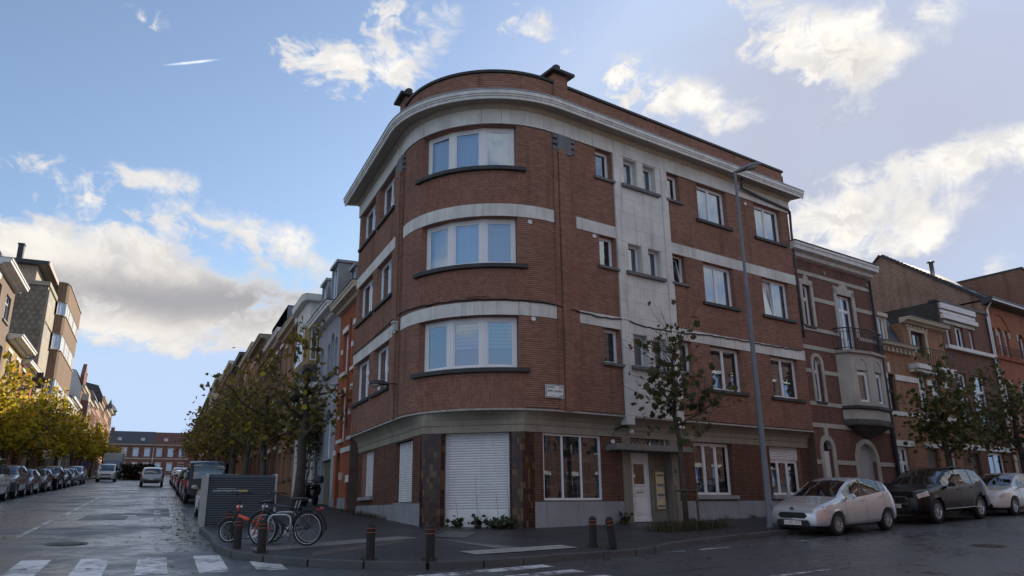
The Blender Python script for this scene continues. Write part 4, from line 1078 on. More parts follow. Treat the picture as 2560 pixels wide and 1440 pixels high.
# parapet
PZ0, PZ1 = 14.08, 15.03
b = B()
for (p, q) in ((S_L + .0, S_R - .05),):
    slab(b, FP, p, q, PZ0, PZ1, -.30, -.02)
courses(b, FP, S_L, S_R - .05, PZ0 + .05, PZ1, -.02, [])
CBo(b, 'parapet_wall', BRICK)
b = B(); slab(b, FP, S_L - .03, S_R, PZ1 + .002, PZ1 + .10, -.36, .05); CBo(b, 'parapet_coping', pm('coping_tar', (.03, .031, .034), .6, .3, 3, .2), bevel=.012)
for m in ((PIL_R[0] + PIL_R[1]) / 2 - .05, (PIL_L[0] + PIL_L[1]) / 2 + .05):
    b = B(); slab(b, FP, m - .28, m + .28, PZ0, 15.42, -.36, .06); courses(b, FP, m - .28, m + .28, PZ0 + .05, 15.42, .06, [])
    pier = CBo(b, 'parapet_pier', BRICK)
    b = B()
    slab(b, FP, m - .46, m + .46, 15.40, 15.49, -.56, .26)
    M = FP.mat(m, 15.49, -.15)
    pts = [M @ Vector(v) for v in ((-.46, 0, -.41), (.46, 0, -.41), (.46, 0, .41), (-.46, 0, .41), (-.13, .2, -.13), (.13, .2, -.13), (.13, .2, .13), (-.13, .2, .13))]
    b.hexa(pts)
    rings = []
    for z, r in ((.2, .15), (.28, .16), (.35, .13), (.41, .05), (.42, .0)):
        rings.append([tuple(M @ Vector((r * math.cos(t * math.pi / 6), z, r * math.sin(t * math.pi / 6)))) for t in range(13)])
    b.grid(rings)
    cap = CBo(b, 'pier_cap', pm('coping_tar', (.03,) * 3))
b = B(); b.add([(*p, 14.7) for p in [tuple(FP.P(s, 0, -.3)[:2]) for s in FP.subs(S_L, S_R)] + [tuple(bk[1]), tuple(bk[2])]], [tuple(range(len(FP.subs(S_L, S_R)) + 2))])  if False else None
ring = [FP.P(s, 0, -.3)[:2] for s in FP.subs(S_L, S_R)] + [tuple(R2(U_END_R, -9)), tuple(L2(U_END_L, -9))]
b = B(); b.add([(p[0], p[1], 14.4) for p in ring], [tuple(range(len(ring)))]); CBo(b, 'flat_roof', TAR)
# drip lip at the foot of the upper storeys
b = B(); slab(b, FP, S_L, S_R, Z_LIP - .05, Z_LIP - .002, -.12, .035); CBo(b, 'drip_course', pm('drip_stone', (.42, .40, .37), .8, .35, 6, .3))
# ground floor: set back behind the overhang, with a canted shop corner
GD = -.35
PLc, PRc = C0 + eL * 2.5 + nL * .35, C0 + eR * 2.9 + nR * .35
ech = (PRc - PLc) / np.linalg.norm(PRc - PLc); LCH = float(np.linalg.norm(PRc - PLc))
nch = np.array([ech[1], -ech[0]]);  nch = nch if nch @ (-_bis) > 0 else -nch
FC = Fr(PLc, ech, nch)
def gpt(s, off=0.0):
    """ground-floor wall line matched to the run of the upper wall"""
    if s >= HALF: return R2(T0 + s - HALF, GD + off)
    if s <= -HALF: return L2(T0 - s - HALF, GD + off)
    a, c = C0 + eL * T0 + nL * (.35 - off), C0 + eR * T0 + nR * (.35 - off)
    pl = C0 + eL * (2.5 - off * .6) + nL * (.35 - off); pr = C0 + eR * (2.9 - off * .6) + nR * (.35 - off)
    seg = [(a, pl), (pl, pr), (pr, c)]; Ls = [np.linalg.norm(y - x) for x, y in seg]; t = (s + HALF) / (2 * HALF) * sum(Ls)
    for (x, y), L in zip(seg, Ls):
        if t <= L: return x + (y - x) * t / L
        t -= L
    return c
gs = FP.subs(S_L, S_R, .12)
tot = sum((1.4, LCH, 1.0))
gs = sorted(set(gs + [-HALF + 2 * HALF * 1.4 / tot, -HALF + 2 * HALF * (1.4 + LCH) / tot]))
rows = []
for s in gs:
    a, a2 = gpt(s, .035), gpt(s, .055); up = np.array(FP.P(s, 0, -.03)[:2])
    row = [(*gpt(s, -.1), 3.77), (*a, 3.77), (*a, 3.965), (*a2, 3.975)]
    for t in (.0, .35, .65, .85, 1.0):
        q = a2 + (up - a2) * (1 - math.sqrt(max(0, 1 - t * t)) if False else t ** 2.2); row.append((*q, 3.98 + (4.345 - 3.98) * t))
    rows.append(row)
b = B(); b.grid(rows); CBo(b, 'stucco_beam', STUCCO)
# ground-floor brick walls
GROW = 3.80
hR = [(3.56, 5.80, 1.90, 3.77), (6.62, 9.05, .8, 3.99), (9.9, 11.85, 2.04, 3.77), (13.95, 15.78, 2.04, 3.77)]
hL = [(3.5, 5.35, 1.90, 3.72), (8.1, 9.65, 2.16, 3.74)]
for fr_, ua, hs_ in ((FRs, 3.22, hR), (FLs, 2.66, hL)):
    ue = U_END_R if fr_ is FRs else U_END_L
    b = B(); wall_panel(b, fr_, ua, ue, .6, GROW, GD, hs_)
    gw_ = CBo(b, 'ground_floor_wall', SHADED_MORTAR)
    b = B(); courses(b, fr_, ua, ue, 1.86, GROW, GD, hs_)
    for h in hs_: reveals(b, fr_, h, GD + .012, GD - .3); b.obj('brick_courses', BRICK, gw_, kind='stuff')

# bluestone plinth, slab by slab
def plinth(fr, cuts, gaps):
    for a, c in zip(cuts[:-1], cuts[1:]):
        if any(g0 - .01 <= a and c <= g1 + .01 for g0, g1 in gaps): continue
        zlo = min(gz(*fr.P(a, 0)[:2]), gz(*fr.P(c, 0)[:2])) - .1
        b = B(); slab(b, fr, a + .004, c - .004, zlo, 1.865, GD - .05, GD + .04); CBo(b, 'plinth_slab', BLUESTONE)
plinth(FRs, [3.22, 3.62, 4.75, 5.85, 6.62, 9.05, 9.9, 11.9, 13.2, 14.6, U_END_R], [(6.62, 9.05)])
plinth(FLs, [2.66, 3.3, 4.3, 5.4, 6.9, 8.4, 9.5, U_END_L], [])
# tiled piers of the shop corner: each glazed tile on its own
TM = unit_box_mesh(); TM.materials.append(DARKTILE[0])
def tiled_pier(pts, z0, z1, tw=.105, th=.165):
    pl = resample([np.array(p) for p in pts], tw)
    b = B()
    for p, q in zip(pl[:-1], pl[1:]): b.quad((*p, z0), (*q, z0), (*q, z1), (*p, z1))
    pier = CBo(b, 'tiled_pier', GROUT)
    n = int((z1 - z0) / th); h = (z1 - z0) / n
    for p, q in zip(pl[:-1], pl[1:]):
        t = q - p; L = np.linalg.norm(t); t /= L; nn = np.array([t[1], -t[0]]);  nn = nn if nn @ nch > -0.35 else -nn
        x = Vector((t[0], t[1], 0)); m = (p + q) / 2
        for i in range(n):
            M = Matrix(((x.x, 0, nn[0], m[0]), (x.y, 0, nn[1], m[1]), (0, 1, 0, z0 + (i + .5) * h), (0, 0, 0, 1))) @ Matrix.Diagonal((L - .008, h - .008, .016, 1))
            w = [3, 3, 2, 1.2]; w[2] = 1.2 + 2.2 * (abs(np.dot(t, ech)) > .8)
            inst('tile', TM, pier, M, random.choices(DARKTILE, [4, 3, .8 + (z0 + i * h < 2.9) * 1.2, 2])[0])
    return pier
def rounded(a, c, e, r=.2, n=5):
    """corner a-c-e with its tip cut round"""
    p, q = c + (a - c) / np.linalg.norm(a - c) * r, c + (e - c) / np.linalg.norm(e - c) * r
    return [p * (1 - t) ** 2 + c * 2 * t * (1 - t) + q * t * t for t in [i / n for i in range(n + 1)]]
off = nch * .03
lp = [C0 + eL * 2.72 + nL * .33] + rounded(C0 + eL * 2.72 + nL * .33, PLc - nch * -.03, PLc + ech * .6 + off) + [PLc + ech * .52 + off, PLc + ech * .60 - nch * .05, PLc + ech * .60 - nch * .24]
rp = [PRc - ech * .42 - nch * .24, PRc - ech * .42 - nch * .05, PRc - ech * .34 + off] + rounded(PRc - ech * .6 + off, PRc + nch * .03, C0 + eR * 3.24 + nR * .33) + [C0 + eR * 3.24 + nR * .33]
tiled_pier(lp, 1.02, 3.775); tiled_pier(rp, 1.02, 3.775)
# shop shutter
u0, u1 = .605, LCH - .425
childfix(shutter(FC, u0, u1, 1.70, 3.77, -.22, None, .072))
b = B(); slab(b, FC, u0, u1, 1.20, 1.695, -.3, -.205)
slab(b, FC, u0 + .06, u1 - .06, 1.33, 1.66, -.21, -.198)
CBo(b, 'shutter_panel', SHUTTER, bevel=.006)
b = B(); slab(b, FC, -.15, LCH + .15, .6, 1.15, -.3, .07); CBo(b, 'threshold_stone', pm('threshold', (.32, .32, .31), .8, .3, 2, .2), bevel=.01)
childfix(shutter(FLs, 3.52, 5.33, 1.92, 3.72, GD - .16, None, .066))
childfix(shutter(FLs, 8.12, 9.63, 2.18, 3.74, GD - .16, None, .06))
b = B(); slab(b, FLs, 7.95, 9.8, 2.04, 2.155, GD - .1, GD + .14); CBo(b, 'sill', BLUESTONE, bevel=.01)
b = B(); slab(b, FLs, 3.4, 5.45, 1.87, 1.905, GD - .1, GD + .05); CBo(b, 'sill', BLUESTONE)
# ground-floor windows, right street
childfix(window(FRs, 3.58, 5.80, 1.90, 3.77, GD - .06, None, (.9, .95, .95), .065, 'lace', sash=.0, simple=False, glass=GLASSD))
childfix(window(FRs, 9.92, 11.83, 2.04, 3.76, GD - .16, None, (1, 1, 1), .06, 'lace', glass=GLASSD, sill=(.1, GD + .12, .13, BLUESTONE)))
childfix(window(FRs, 13.97, 15.76, 2.04, 3.30, GD - .16, None, (1, 1, 1), .06, 'lace', glass=GLASSD, sill=(.1, GD + .12, .13, BLUESTONE)))
childfix(shutter(FRs, 13.97, 15.76, 3.30, 3.77, GD - .13, None, .062))
# entrance: recessed porch, canopy, leaded fanlight, panelled door, letterboxes
b = B()
for a, c in ((6.62, 6.95), (8.75, 9.05)): slab(b, FRs, a, c, .9, 3.77, GD - .3, GD + .06)
slab(b, FRs, 6.62, 9.05, 3.985, 4.1, GD - .3, GD + .05); slab(b, FRs, 6.95, 7.0, 3.52, 3.985, GD - .3, GD + .03); slab(b, FRs, 8.70, 8.75, 3.52, 3.985, GD - .3, GD + .03)
porch = CBo(b, 'porch_surround', pm('porch_stucco', (.255, .23, .185), .85, .25, 2, .2, 40, streak=.4))
b = B(); slab(b, FRs, 5.98, 9.25, 3.34, 3.50, GD - .2, GD + .55); slab(b, FRs, 6.02, 9.21, 3.50, 3.53, GD - .2, GD + .51); CBo(b, 'door_canopy', pm('canopy_concrete', (.22, .21, .19), .85, .35, 2, .3, 40, streak=.5), bevel=.015)
fl = window(FRs, 7.0, 8.70, 3.53, 3.985, GD - .1, None, (1,), .05, 'dark', sash=0, name='fanlight'); childfix(fl)
b = B()
for i in range(9):
    u = 7.12 + i * .185
    for sg in (-1, 1): b.tube([FRs.P(u - .11 * sg, 3.60, GD - .12), FRs.P(u + .11 * sg, 3.92, GD - .12)], .012, 4)
b.obj('leaded_grille', pm('grille_grey', (.35, .33, .30), .6, .1, 2, 0), None).parent = fl
b = B(); wall_panel(b, FRs, 6.95, 8.75, .8, 3.4, GD - .28); 
b.obj('porch_back', pm('porch_stucco', (.255, .23, .185)), None).parent = porch
bpy.context.view_layer.update()
for o in porch.children: o.matrix_parent_inverse = porch.matrix_world.inverted()
for o in fl.children: o.matrix_parent_inverse = fl.matrix_world.inverted()
b = B(); slab(b, FRs, 7.96, 8.06, 1.15, 3.33, GD - .28, GD - .12); slab(b, FRs, 7.0, 7.1, 1.15, 3.33, GD - .28, GD - .16); slab(b, FRs, 8.06, 8.72, 1.15, 1.86, GD - .28, GD - .2)
CBo(b, 'door_jamb', pm('jamb_stucco', (.22, .205, .175), .85, .25, 2, .2))
b = B(); slab(b, FRs, 7.1, 7.96, 1.26, 3.33, GD - .27, GD - .20)
for z0, z1 in ((1.46, 1.95),):
    slab(b, FRs, 7.24, 7.82, z0, z1, GD - .2, GD - .185); slab(b, FRs, 7.30, 7.76, z0 + .06, z1 - .06, GD - .186, GD - .172)
slab(b, FRs, 7.22, 7.84, 2.02, 2.07, GD - .2, GD - .185); slab(b, FRs, 7.22, 7.84, 2.20, 2.25, GD - .2, GD - .185); slab(b, FRs, 7.1, 7.96, 1.26, 1.36, GD - .2, GD - .18)
for (a, c, e, f) in ((7.2, 7.26, 2.32, 3.05), (7.72, 7.78, 2.32, 3.05), (7.26, 7.72, 2.32, 2.38), (7.26, 7.72, 2.99, 3.05)): slab(b, FRs, a, c, e, f, GD - .2, GD - .175)
door = CBo(b, 'front_door', DOORWHITE)
def sub(par, b, name, mat, **kw):
    o = b.obj(name, mat, None, **kw); o.parent = par; o.matrix_parent_inverse = par.matrix_world.inverted(); return o
bpy.context.view_layer.update()
b = B(); b.quad(*[FRs.P(u, z, GD - .192) for u, z in ((7.26, 2.38), (7.72, 2.38), (7.72, 2.99), (7.26, 2.99))]); sub(door, b, 'door_glass', GLASSD)
b = B(); b.quad(*[FRs.P(u, z, GD - .197) for u, z in ((7.26, 2.38), (7.72, 2.38), (7.72, 2.99), (7.26, 2.99))]); sub(door, b, 'door_curtain', pm('brown_net', (.035, .025, .022), .9, .6, 9, 0))
b = B(); slab(b, FRs, 7.36, 7.66, 2.115, 2.155, GD - .2, GD - .175); sub(door, b, 'letter_slot', STEEL)
b = B(); b.tube([FRs.P(7.17, 2.1, GD - .2), FRs.P(7.17, 2.1, GD - .13), FRs.P(7.24, 2.1, GD - .13)], .012, 6); sub(door, b, 'door_handle', STEEL)
b = B(); slab(b, FRs, 8.2, 8.56, 1.62, 2.76, GD - .28, GD - .14); lb = CBo(b, 'letterbox_panel', CREAM, bevel=.008)
bpy.context.view_layer.update()
for z in (2.66, 2.36, 2.06, 1.72):
    b = B(); slab(b, FRs, 8.24, 8.52, z - .03, z + .03, GD - .15, GD - .12); sub(lb, b, 'letter_flap', pm('flap_grey', (.16, .17, .19), .4, .2, 4, 0))
for z in (2.30, 2.00, 1.96):
    b = B(); slab(b, FRs, 8.26, 8.46, z - .018, z + .018, GD - .15, GD - .135); sub(lb, b, 'name_card', pm('card', (.45, .46, .48), .7, .2, 9, 0))
b = B(); slab(b, FRs, 7.985, 8.045, 2.45, 2.85, GD - .14, GD - .1); bell = CBo(b, 'bell_panel', pm('bell_brass', (.25, .2, .13), .4, .2, 5, 0, metal=.5), bevel=.006)
bpy.context.view_layer.update()
for z in (2.52, 2.65, 2.78):
    b = B(); M = FRs.mat(8.015, z, GD - .1); b.lathe([(.018, 0), (.018, .012), (.001, .014)], 8); o = sub(bell, b, 'bell_button', BLACKP); o.matrix_parent_inverse = bell.matrix_world.inverted() @ M
me = text_mesh('35', .15, .004); me.materials.append(IRON); o = inst('house_number', me, None, FRs.mat(8.9, 2.78, GD + .068)); cb_parent(o); o.matrix_parent_inverse = CB.matrix_world.inverted()
# small fittings: vents, lamps, cables, downpipe
for (u, z, d) in ((5.55, 9.95, .02),): pass
def vent(P, M, name='wall_vent', r=.07):
    b = B(); b.lathe([(r, 0), (r, .03), (r * .8, .05), (r * .55, .05), (r * .5, .03), (.001, .03)], 14)
    o = b.obj(name, WHITEFRAME, None, smooth=True); o.matrix_world = M; cb_parent(o)
vent(None, FP.mat(1.98, 10.0, .01)); vent(None, FP.mat(2.02, 6.98, .045)); vent(None, FP.mat(sR(5.55), 10.02, .012)); vent(None, FP.mat(sR(13.55), 13.0, .01)); vent(None, FP.mat(sR(6.25), 3.62, GD + .02) )
b = B()
cab = [(S_L, 7.50), (-6.5, 7.52), (-4.6, 7.58), (-3.4, 7.62), (-2.4, 7.60), (-1.0, 7.55), (1.0, 7.53), (2.6, 7.50), (3.3, 7.44), (4.6, 7.36), (5.6, 7.42), (6.5, 7.30), (8.0, 7.30), (9.5, 7.40), (11, 7.42), (13, 7.42), (S_R, 7.46)]
pts = []
for (a, za), (c, zc) in zip(cab[:-1], cab[1:]):
    n = max(2, int((c - a) / .2)); pts += [FP.P(a + (c - a) * t / n, za + (zc - za) * t / n + .015 * math.sin(t * 2.1), .06) for t in range(n)]
b.tube(pts, .022, 5)
b.tube([FP.P(-HALF - .35, 7.5, .07), FP.P(-HALF - .36, 6.6, .07), FP.P(-HALF - .3, 5.5, .06), FP.P(-HALF - .3, 4.4, .06)], .014, 4)
b.tube([FP.P(-1.3, 7.5, .07), FP.P(.4, 7.62, .09), FP.P(2.2, 7.56, .07)], .008, 4)
CBo(b, 'facade_cable', BLACKP)
b = B()
b.tube([FRs.P(13.0, 13.80, .40), FRs.P(13.0, 13.58, .36), FRs.P(13.15, 13.52, .2), FRs.P(14.5, 13.44, .13), FRs.P(16.2, 13.34, .13), FRs.P(16.36, 13.3, .1), FRs.P(16.38, 12.4, .05), FRs.P(16.36, 8, .05)], .05, 8)
CBo(b, 'downpipe', pm('pipe_lead', (.07, .072, .078), .5, .2, 3, .1), smooth=True)
b = B(); b.tube([FRs.P(6.4, 4.0, GD + .1), FRs.P(6.3, 3.95, GD + .12), FRs.P(6.22, 3.8, GD + .06), FRs.P(6.2, 3.4, GD + .05)], .01, 4); b.tube([FRs.P(6.85, 4.05, GD + .15), FRs.P(6.6, 4.1, GD + .15), FRs.P(6.3, 3.98, GD + .12)], .03, 6); CBo(b, 'porch_cable', BLACKP)
b = B(); b.lathe([(.06, 0), (.085, .05), (.09, .09), (.06, .13), (.001, .14)], 12); o = b.obj('porch_lamp', pm('opal', (.6, .58, .52), .3, .1, 3, 0), None, smooth=True); o.matrix_world = FRs.mat(6.95, 3.93, GD + .08); cb_parent(o)
b = B(); b.lathe([(.055, 0), (.06, .01), (.045, .02), (.001, .012)], 12); o = b.obj('plinth_vent', BLACKP, None); o.matrix_world = FRs.mat(6.42, 1.5, GD + .045); cb_parent(o)
b = B(); slab(b, FRs, 9.18, 9.3, 1.22, 1.58, GD, GD + .05); CBo(b, 'gas_meter_flap', BLACKP, bevel=.02)
# camera box on the left pilaster
b = B(); slab(b, FP, -HALF - .33, -HALF - .19, 7.12, 7.4, .04, .2); slab(b, FP, -HALF - .36, -HALF - .16, 7.36, 7.42, .03, .24); b.tube([FP.P(-HALF - .26, 7.12, .14), FP.P(-HALF - .24, 7.02, .16)], .05, 8); CBo(b, 'security_camera', pm('cam_grey', (.5, .5, .5), .5, .1, 3, 0))
# enamel street-name plate
b = B(); slab(b, FP, sR(3.42), sR(4.06), 4.72, 5.10, .06, .075); plate = CBo(b, 'street_name_plate', WHITEFRAME)
plate['label'] = 'white enamel street-name plate with dark green border'
bpy.context.view_layer.update()
GREENINK = pm('sign_ink', (.02, .06, .06), .4, .1, 3, 0)
b = B()
for (a, c, e, f) in ((3.44, 4.04, 5.07, 5.085), (3.44, 4.04, 4.735, 4.75), (3.44, 3.455, 4.735, 5.085), (4.025, 4.04, 4.735, 5.085), (3.90, 3.915, 4.98, 5.08)): slab(b, FP, sR(a), sR(c), e, f, .07, .078)
sub(plate, b, 'plate_border', GREENINK)
for t, u, z, sz in (('AVENUE', 3.60, 5.02, .07), ('JEAN  JAURES', 3.73, 4.915, .085), ('LAAN', 3.95, 4.79, .055)):
    me = text_mesh(t, sz, .002); me.materials.append(GREENINK); o = inst('lettering', me, None, FP.mat(sR(u), z, .0775)); o.parent = plate; o.matrix_parent_inverse = plate.matrix_world.inverted()
b = B(); b.lathe([(.03, 0), (.03, .003), (.018, .003), (.018, 0)], 12); o = sub(plate, b, 'crest', GREENINK); o.matrix_parent_inverse = plate.matrix_world.inverted() @ FP.mat(sR(3.975), 5.03, .076)
b = B(); slab(b, FP, sR(3.58), sR(3.74), 4.785, 4.79, .075, .078); sub(plate, b, 'lettering', GREENINK)

# ------------------------------------------------------------------ neighbouring houses
class Bld:
    def __init__(s, name, label, cat='house', at=(0, 0), group=None):
        s.r = thing(name, label, cat, (at[0], at[1], gz(*at)), 0, group)
        bpy.context.view_layer.update(); s.inv = s.r.matrix_world.inverted()
    def add(s, b, name, mat, **kw):
        o = b.obj(name, mat, None, **kw); return s.adopt(o)
    def adopt(s, o): o.parent = s.r; o.matrix_parent_inverse = s.inv; return o
BR_DARK = brick_mat('maroon_brick', (.205, .088, .068), (.145, .06, .048), (.22, .17, .14), .21, .075, .010, .85, .6, .15, .35)
BR_TAN = brick_mat('tan_brick', (.40, .215, .125), (.30, .15, .09), (.30, .22, .16), .21, .075, .009, .85, .6, .3, .3)
BR_BROWN = brick_mat('brown_brick', (.22, .105, .078), (.17, .078, .058), (.20, .14, .11), .21, .075, .010, .85, .6, .2, .3)
BR_ORANGE = brick_mat('orange_brick', (.40, .15, .075), (.31, .11, .058), (.27, .16, .11), .21, .075, .008, .85, .5, .2, .3)
BR_OLD = brick_mat('old_gable_brick', (.31, .185, .135), (.19, .11, .082), (.36, .28, .22), .22, .10, .02, .9, .8, .3, .5)
BR_RED = brick_mat('bright_red_brick', (.43, .125, .062), (.35, .095, .05), (.24, .12, .08), .21, .07, .008, .85, .5, .15, .25)
BR_GREY = brick_mat('grey_painted_brick', (.42, .43, .46), (.37, .38, .41), (.33, .34, .37), .21, .07, .006, .8, .4, .1, .25)
BR_YEL = brick_mat('yellow_brick', (.42, .29, .13), (.34, .23, .10), (.34, .27, .18), .21, .07, .008, .85, .5, .2, .25)
BR_SUN = brick_mat('brown_apartment_brick', (.23, .155, .11), (.18, .118, .082), (.28, .21, .15), .21, .07, .007, .85, .4, .2, .25)
BR_FAR = brick_mat('far_red_brick', (.235, .11, .085), (.17, .078, .062), (.22, .14, .11), .21, .075, .009, .85, .5, .2, .3)
WHITEW = pm('whitewash', (.70, .69, .66), .8, .12, 1.2, .12, 20, streak=.35, dirt=(.38, .35, .31))
SANDW = pm('sand_render', (.37, .32, .255), .85, .2, 1.2, .12, 20, streak=.35)
GREYW = pm('grey_render', (.34, .33, .32), .85, .2, 1.0, .12, 20, streak=.4)
ORNG = pm('roof_tile_red', (.24, .085, .055), .8, .35, 4, .5, 10)
STONE = pm('house_stone', (.47, .44, .39), .85, .25, 1.5, .2, 40, streak=.45)
CREAMW = pm('cream_paint', (.56, .49, .38), .7, .15, 2, .1, 30, streak=.35)
BROWNF = pm('brown_frame', (.06, .04, .03), .5, .2, 4, 0)
GUT = pm('dark_gutter', (.035, .037, .042), .5, .25, 3, .1)
def body(H, fr, u0, u1, zt, depth, wall, ops=(), rev=.2, zb=None, side=None, z_side=None, roof=True):
    """front wall with cut openings and reveals, side and back walls, flat roof deck"""
    zb = zb if zb is not None else min(gz(*fr.P(u0, 0)[:2]), gz(*fr.P(u1, 0)[:2])) - .4
    b = B(); hs = [(o[0], o[1], o[2], o[3]) for o in ops]
    wall_panel(b, fr, u0, u1, zb, zt, 0, hs)
    for h in hs: reveals(b, fr, h, 0, -rev)
    H.add(b, 'front_wall', wall)
    b = B(); zs = z_side or zt
    for (p, q) in (((u0, 0), (u0, -depth)), ((u0, -depth), (u1, -depth)), ((u1, -depth), (u1, 0))):
        a, c = fr.P(p[0], zb, p[1]), fr.P(q[0], zb, q[1]); L = math.dist(a, c)
        b.quad(a, c, (c[0], c[1], zs), (a[0], a[1], zs), [(0, zb), (L, zb), (L, zs), (0, zs)])
    H.add(b, 'side_wall', side or wall)
    if roof:
        b = B(); b.quad(*[fr.P(u, zs - .02, d) for u, d in ((u0, 0), (u1, 0), (u1, -depth), (u0, -depth))]); H.add(b, 'roof_deck', TAR)
def band(H, fr, u0, u1, z0, z1, mat, d=.035, gaps=(), name='stone_band'):
    xs = [u0]
    for g in sorted(gaps):
        xs += [g[0], g[1]]
    xs.append(u1)
    for i in range(0, len(xs) - 1, 2):
        if xs[i + 1] - xs[i] > .03:
            b = B(); slab(b, fr, xs[i], xs[i + 1], z0, z1, -.03, d); H.add(b, name, mat)
def cornice(H, fr, u0, u1, z0, h, proj, mat, soffit=None, dent=False, ends=.12):
    b = B(); sweep(b, fr, [(-.05, z0), (proj * .35, z0 + h * .1), (proj * .45, z0 + h * .35), (proj * .9, z0 + h * .45), (proj * .93, z0 + h * .75), (proj, z0 + h * .8), (proj, z0 + h), (-.05, z0 + h * 1.04)], u0 - ends, u1 + ends)
    c = H.add(b, 'cornice', mat)
    b = B(); slab(b, fr, u0 - ends - .01, u1 + ends + .01, z0 + h * 1.04, z0 + h * 1.04 + .03, -.05, proj + .03); H.add(b, 'gutter_edge', GUT)
    if dent:
        n = int((u1 - u0) / .32)
        for i in range(n):
            u = u0 + (i + .5) * (u1 - u0) / n
            b = B(); slab(b, fr, u - .07, u + .07, z0 - .16, z0 + h * .2, -.02, proj * .5); H.add(b, 'bracket', mat)
    return c
def arched(H, fr, u0, u1, z0, zs, wall, depth=.2, surround=None, wd=.16, d=.05, n=10):
    """cover the corners of a square opening so that it becomes round-headed; opening top must be zs + half width"""
    zt = zs + (u1 - u0) / 2
    b = B(); arch_fill(b, fr, u0, u1, zs, zt + .002, .001, -depth, n); H.add(b, 'arch_head', wall)
    if surround is not None:
        b = B(); arch_ring(b, fr, u0, u1, zs, wd, -.02, d, 12)
        for x0, x1 in ((u0 - wd, u0), (u1, u1 + wd)): slab(b, fr, x0, x1, z0, zs, -.02, d)
        H.add(b, 'stone_surround', surround)
def lintel(H, fr, u0, u1, z0, z1, mat, d=.04, name='lintel'):
    b = B(); slab(b, fr, u0, u1, z0, z1, -.03, d); return H.add(b, name, mat)
def gable_roof(H, fr, u0, u1, z0, zr, dr, depth, mat, over=.25, wall=None):
    """ridge parallel to the street"""
    b = B(); t = .12
    for (d0, z_0, d1, z_1) in ((over, z0 - over * (zr - z0) / dr, -dr, zr), (-depth - .1, z0, -dr, zr)):
        pts = [fr.P(u0 - .1, z_0, d0), fr.P(u1 + .1, z_0, d0), fr.P(u1 + .1, z_1, d1), fr.P(u0 - .1, z_1, d1)]
        b.hexa(pts + [(p[0], p[1], p[2] + t) for p in pts])
    H.add(b, 'roof', mat)
    if wall:
        b = B()
        for u in (u0, u1): b.add([fr.P(u, z0 - .01, 0), fr.P(u, z0 - .01, -depth), fr.P(u, zr, -dr)], [(0, 1, 2)], [(0, z0), (depth, z0), (dr, zr)])
        H.add(b, 'gable_wall', wall)
def chimney(H, fr, u, d, z0, z1, w=.5, pots=2, mat=None):
    b = B(); slab(b, fr, u - w / 2, u + w / 2, z0, z1, d - .25, d + .25); slab(b, fr, u - w / 2 - .06, u + w / 2 + .06, z1, z1 + .12, d - .31, d + .31)
    c = H.add(b, 'chimney', mat or BR_FAR)
    for i in range(pots):
        q = fr.P(u - w / 2 + (i + .5) * w / pots, z1 + .12, d); b = B(); b.lathe([(.11, 0), (.09, .3), (.11, .34), (.08, .34)], 8, q); H.add(b, 'chimney_pot', ORNG)
FA = Fr(R2(0, -.30), eR, -nR)

# --- house next door: maroon brick, stone bay window and iron balcony
A = Bld('row_house', 'dark maroon brick house with stone bay window and wrought-iron balcony', 'house', R2(19.4, -.3))
opsA = [(17.15, 17.72, 8.69, 10.42), (19.62, 20.78, 7.82, 10.38), (17.28, 17.82, 5.63, 7.42), (17.25, 17.87, 1.5, 4.12), (19.62, 20.98, 1.4, 4.08)]
body(A, FA, 16.36, 22.42, 11.5, 9, BR_DARK, opsA, .22)
for z0, z1 in ((10.86, 11.02), (9.80, 9.97), (8.49, 8.64), (7.70, 7.86), (6.74, 6.90), (5.45, 5.61), (4.60, 4.77), (3.20, 3.37)):
    gp = [(o[0] - .16, o[1] + .16) for o in opsA if o[2] < z0 < o[3]]
    if z0 in (5.45, 6.74, 7.70): gp.append((19.0, 22.1))
    band(A, FA, 16.36, 22.42, z0, z1, STONE, .03, gp)
cornice(A, FA, 16.36, 22.42, 11.48, .5, .55, CORNICEW)
b = B()
for (a, c, e, f) in ((16.98, 17.15, 8.7, 10.5), (17.72, 17.89, 8.7, 10.5), (16.98, 17.89, 10.42, 10.64), (17.28, 17.6, 10.64, 10.78), (17.36, 17.52, 10.78, 10.9)): slab(b, FA, a, c, e, f, -.02, .05)
A.add(b, 'window_surround', STONE)
b = B()
for (a, c, e, f) in ((19.40, 19.62, 8.6, 10.6), (20.78, 21.0, 8.6, 10.6), (19.40, 21.0, 10.38, 10.70), (19.9, 20.5, 10.7, 10.82), (20.1, 20.3, 10.82, 10.9)): slab(b, FA, a, c, e, f, -.02, .05)
A.add(b, 'window_surround', STONE)
A.adopt(window(FA, 17.15, 17.72, 8.69, 10.42, -.14, None, (1,), .06, 'dark', transom=9.85, sill=(.08, .08, .1, DARKSILL)))
A.adopt(window(FA, 19.62, 20.78, 7.82, 10.38, -.14, None, (1, 1), .07, 'curtain', transom=9.72, tilt=None))
A.adopt(window(FA, 17.28, 17.82, 5.63, 7.42, -.14, None, (1,), .06, 'curtain', transom=6.85, sill=(.08, .08, .1, DARKSILL)))
arched(A, FA, 17.28, 17.82, 5.63, 7.15, STONE, .2, STONE, .15)
arched(A, FA, 17.25, 17.87, 2.3, 3.81, STONE, .2, STONE, .2)
lintel(A, FA, 17.45, 17.67, 4.3, 4.6, STONE, .06, 'keystone')
b = B(); slab(b, FA, 17.25, 17.87, 1.5, 3.72, -.2, -.14); slab(b, FA, 17.33, 17.79, 1.9, 2.6, -.15, -.125); slab(b, FA, 17.33, 17.79, 2.75, 3.6, -.15, -.125); A.add(b, 'front_door', DOORWHITE)
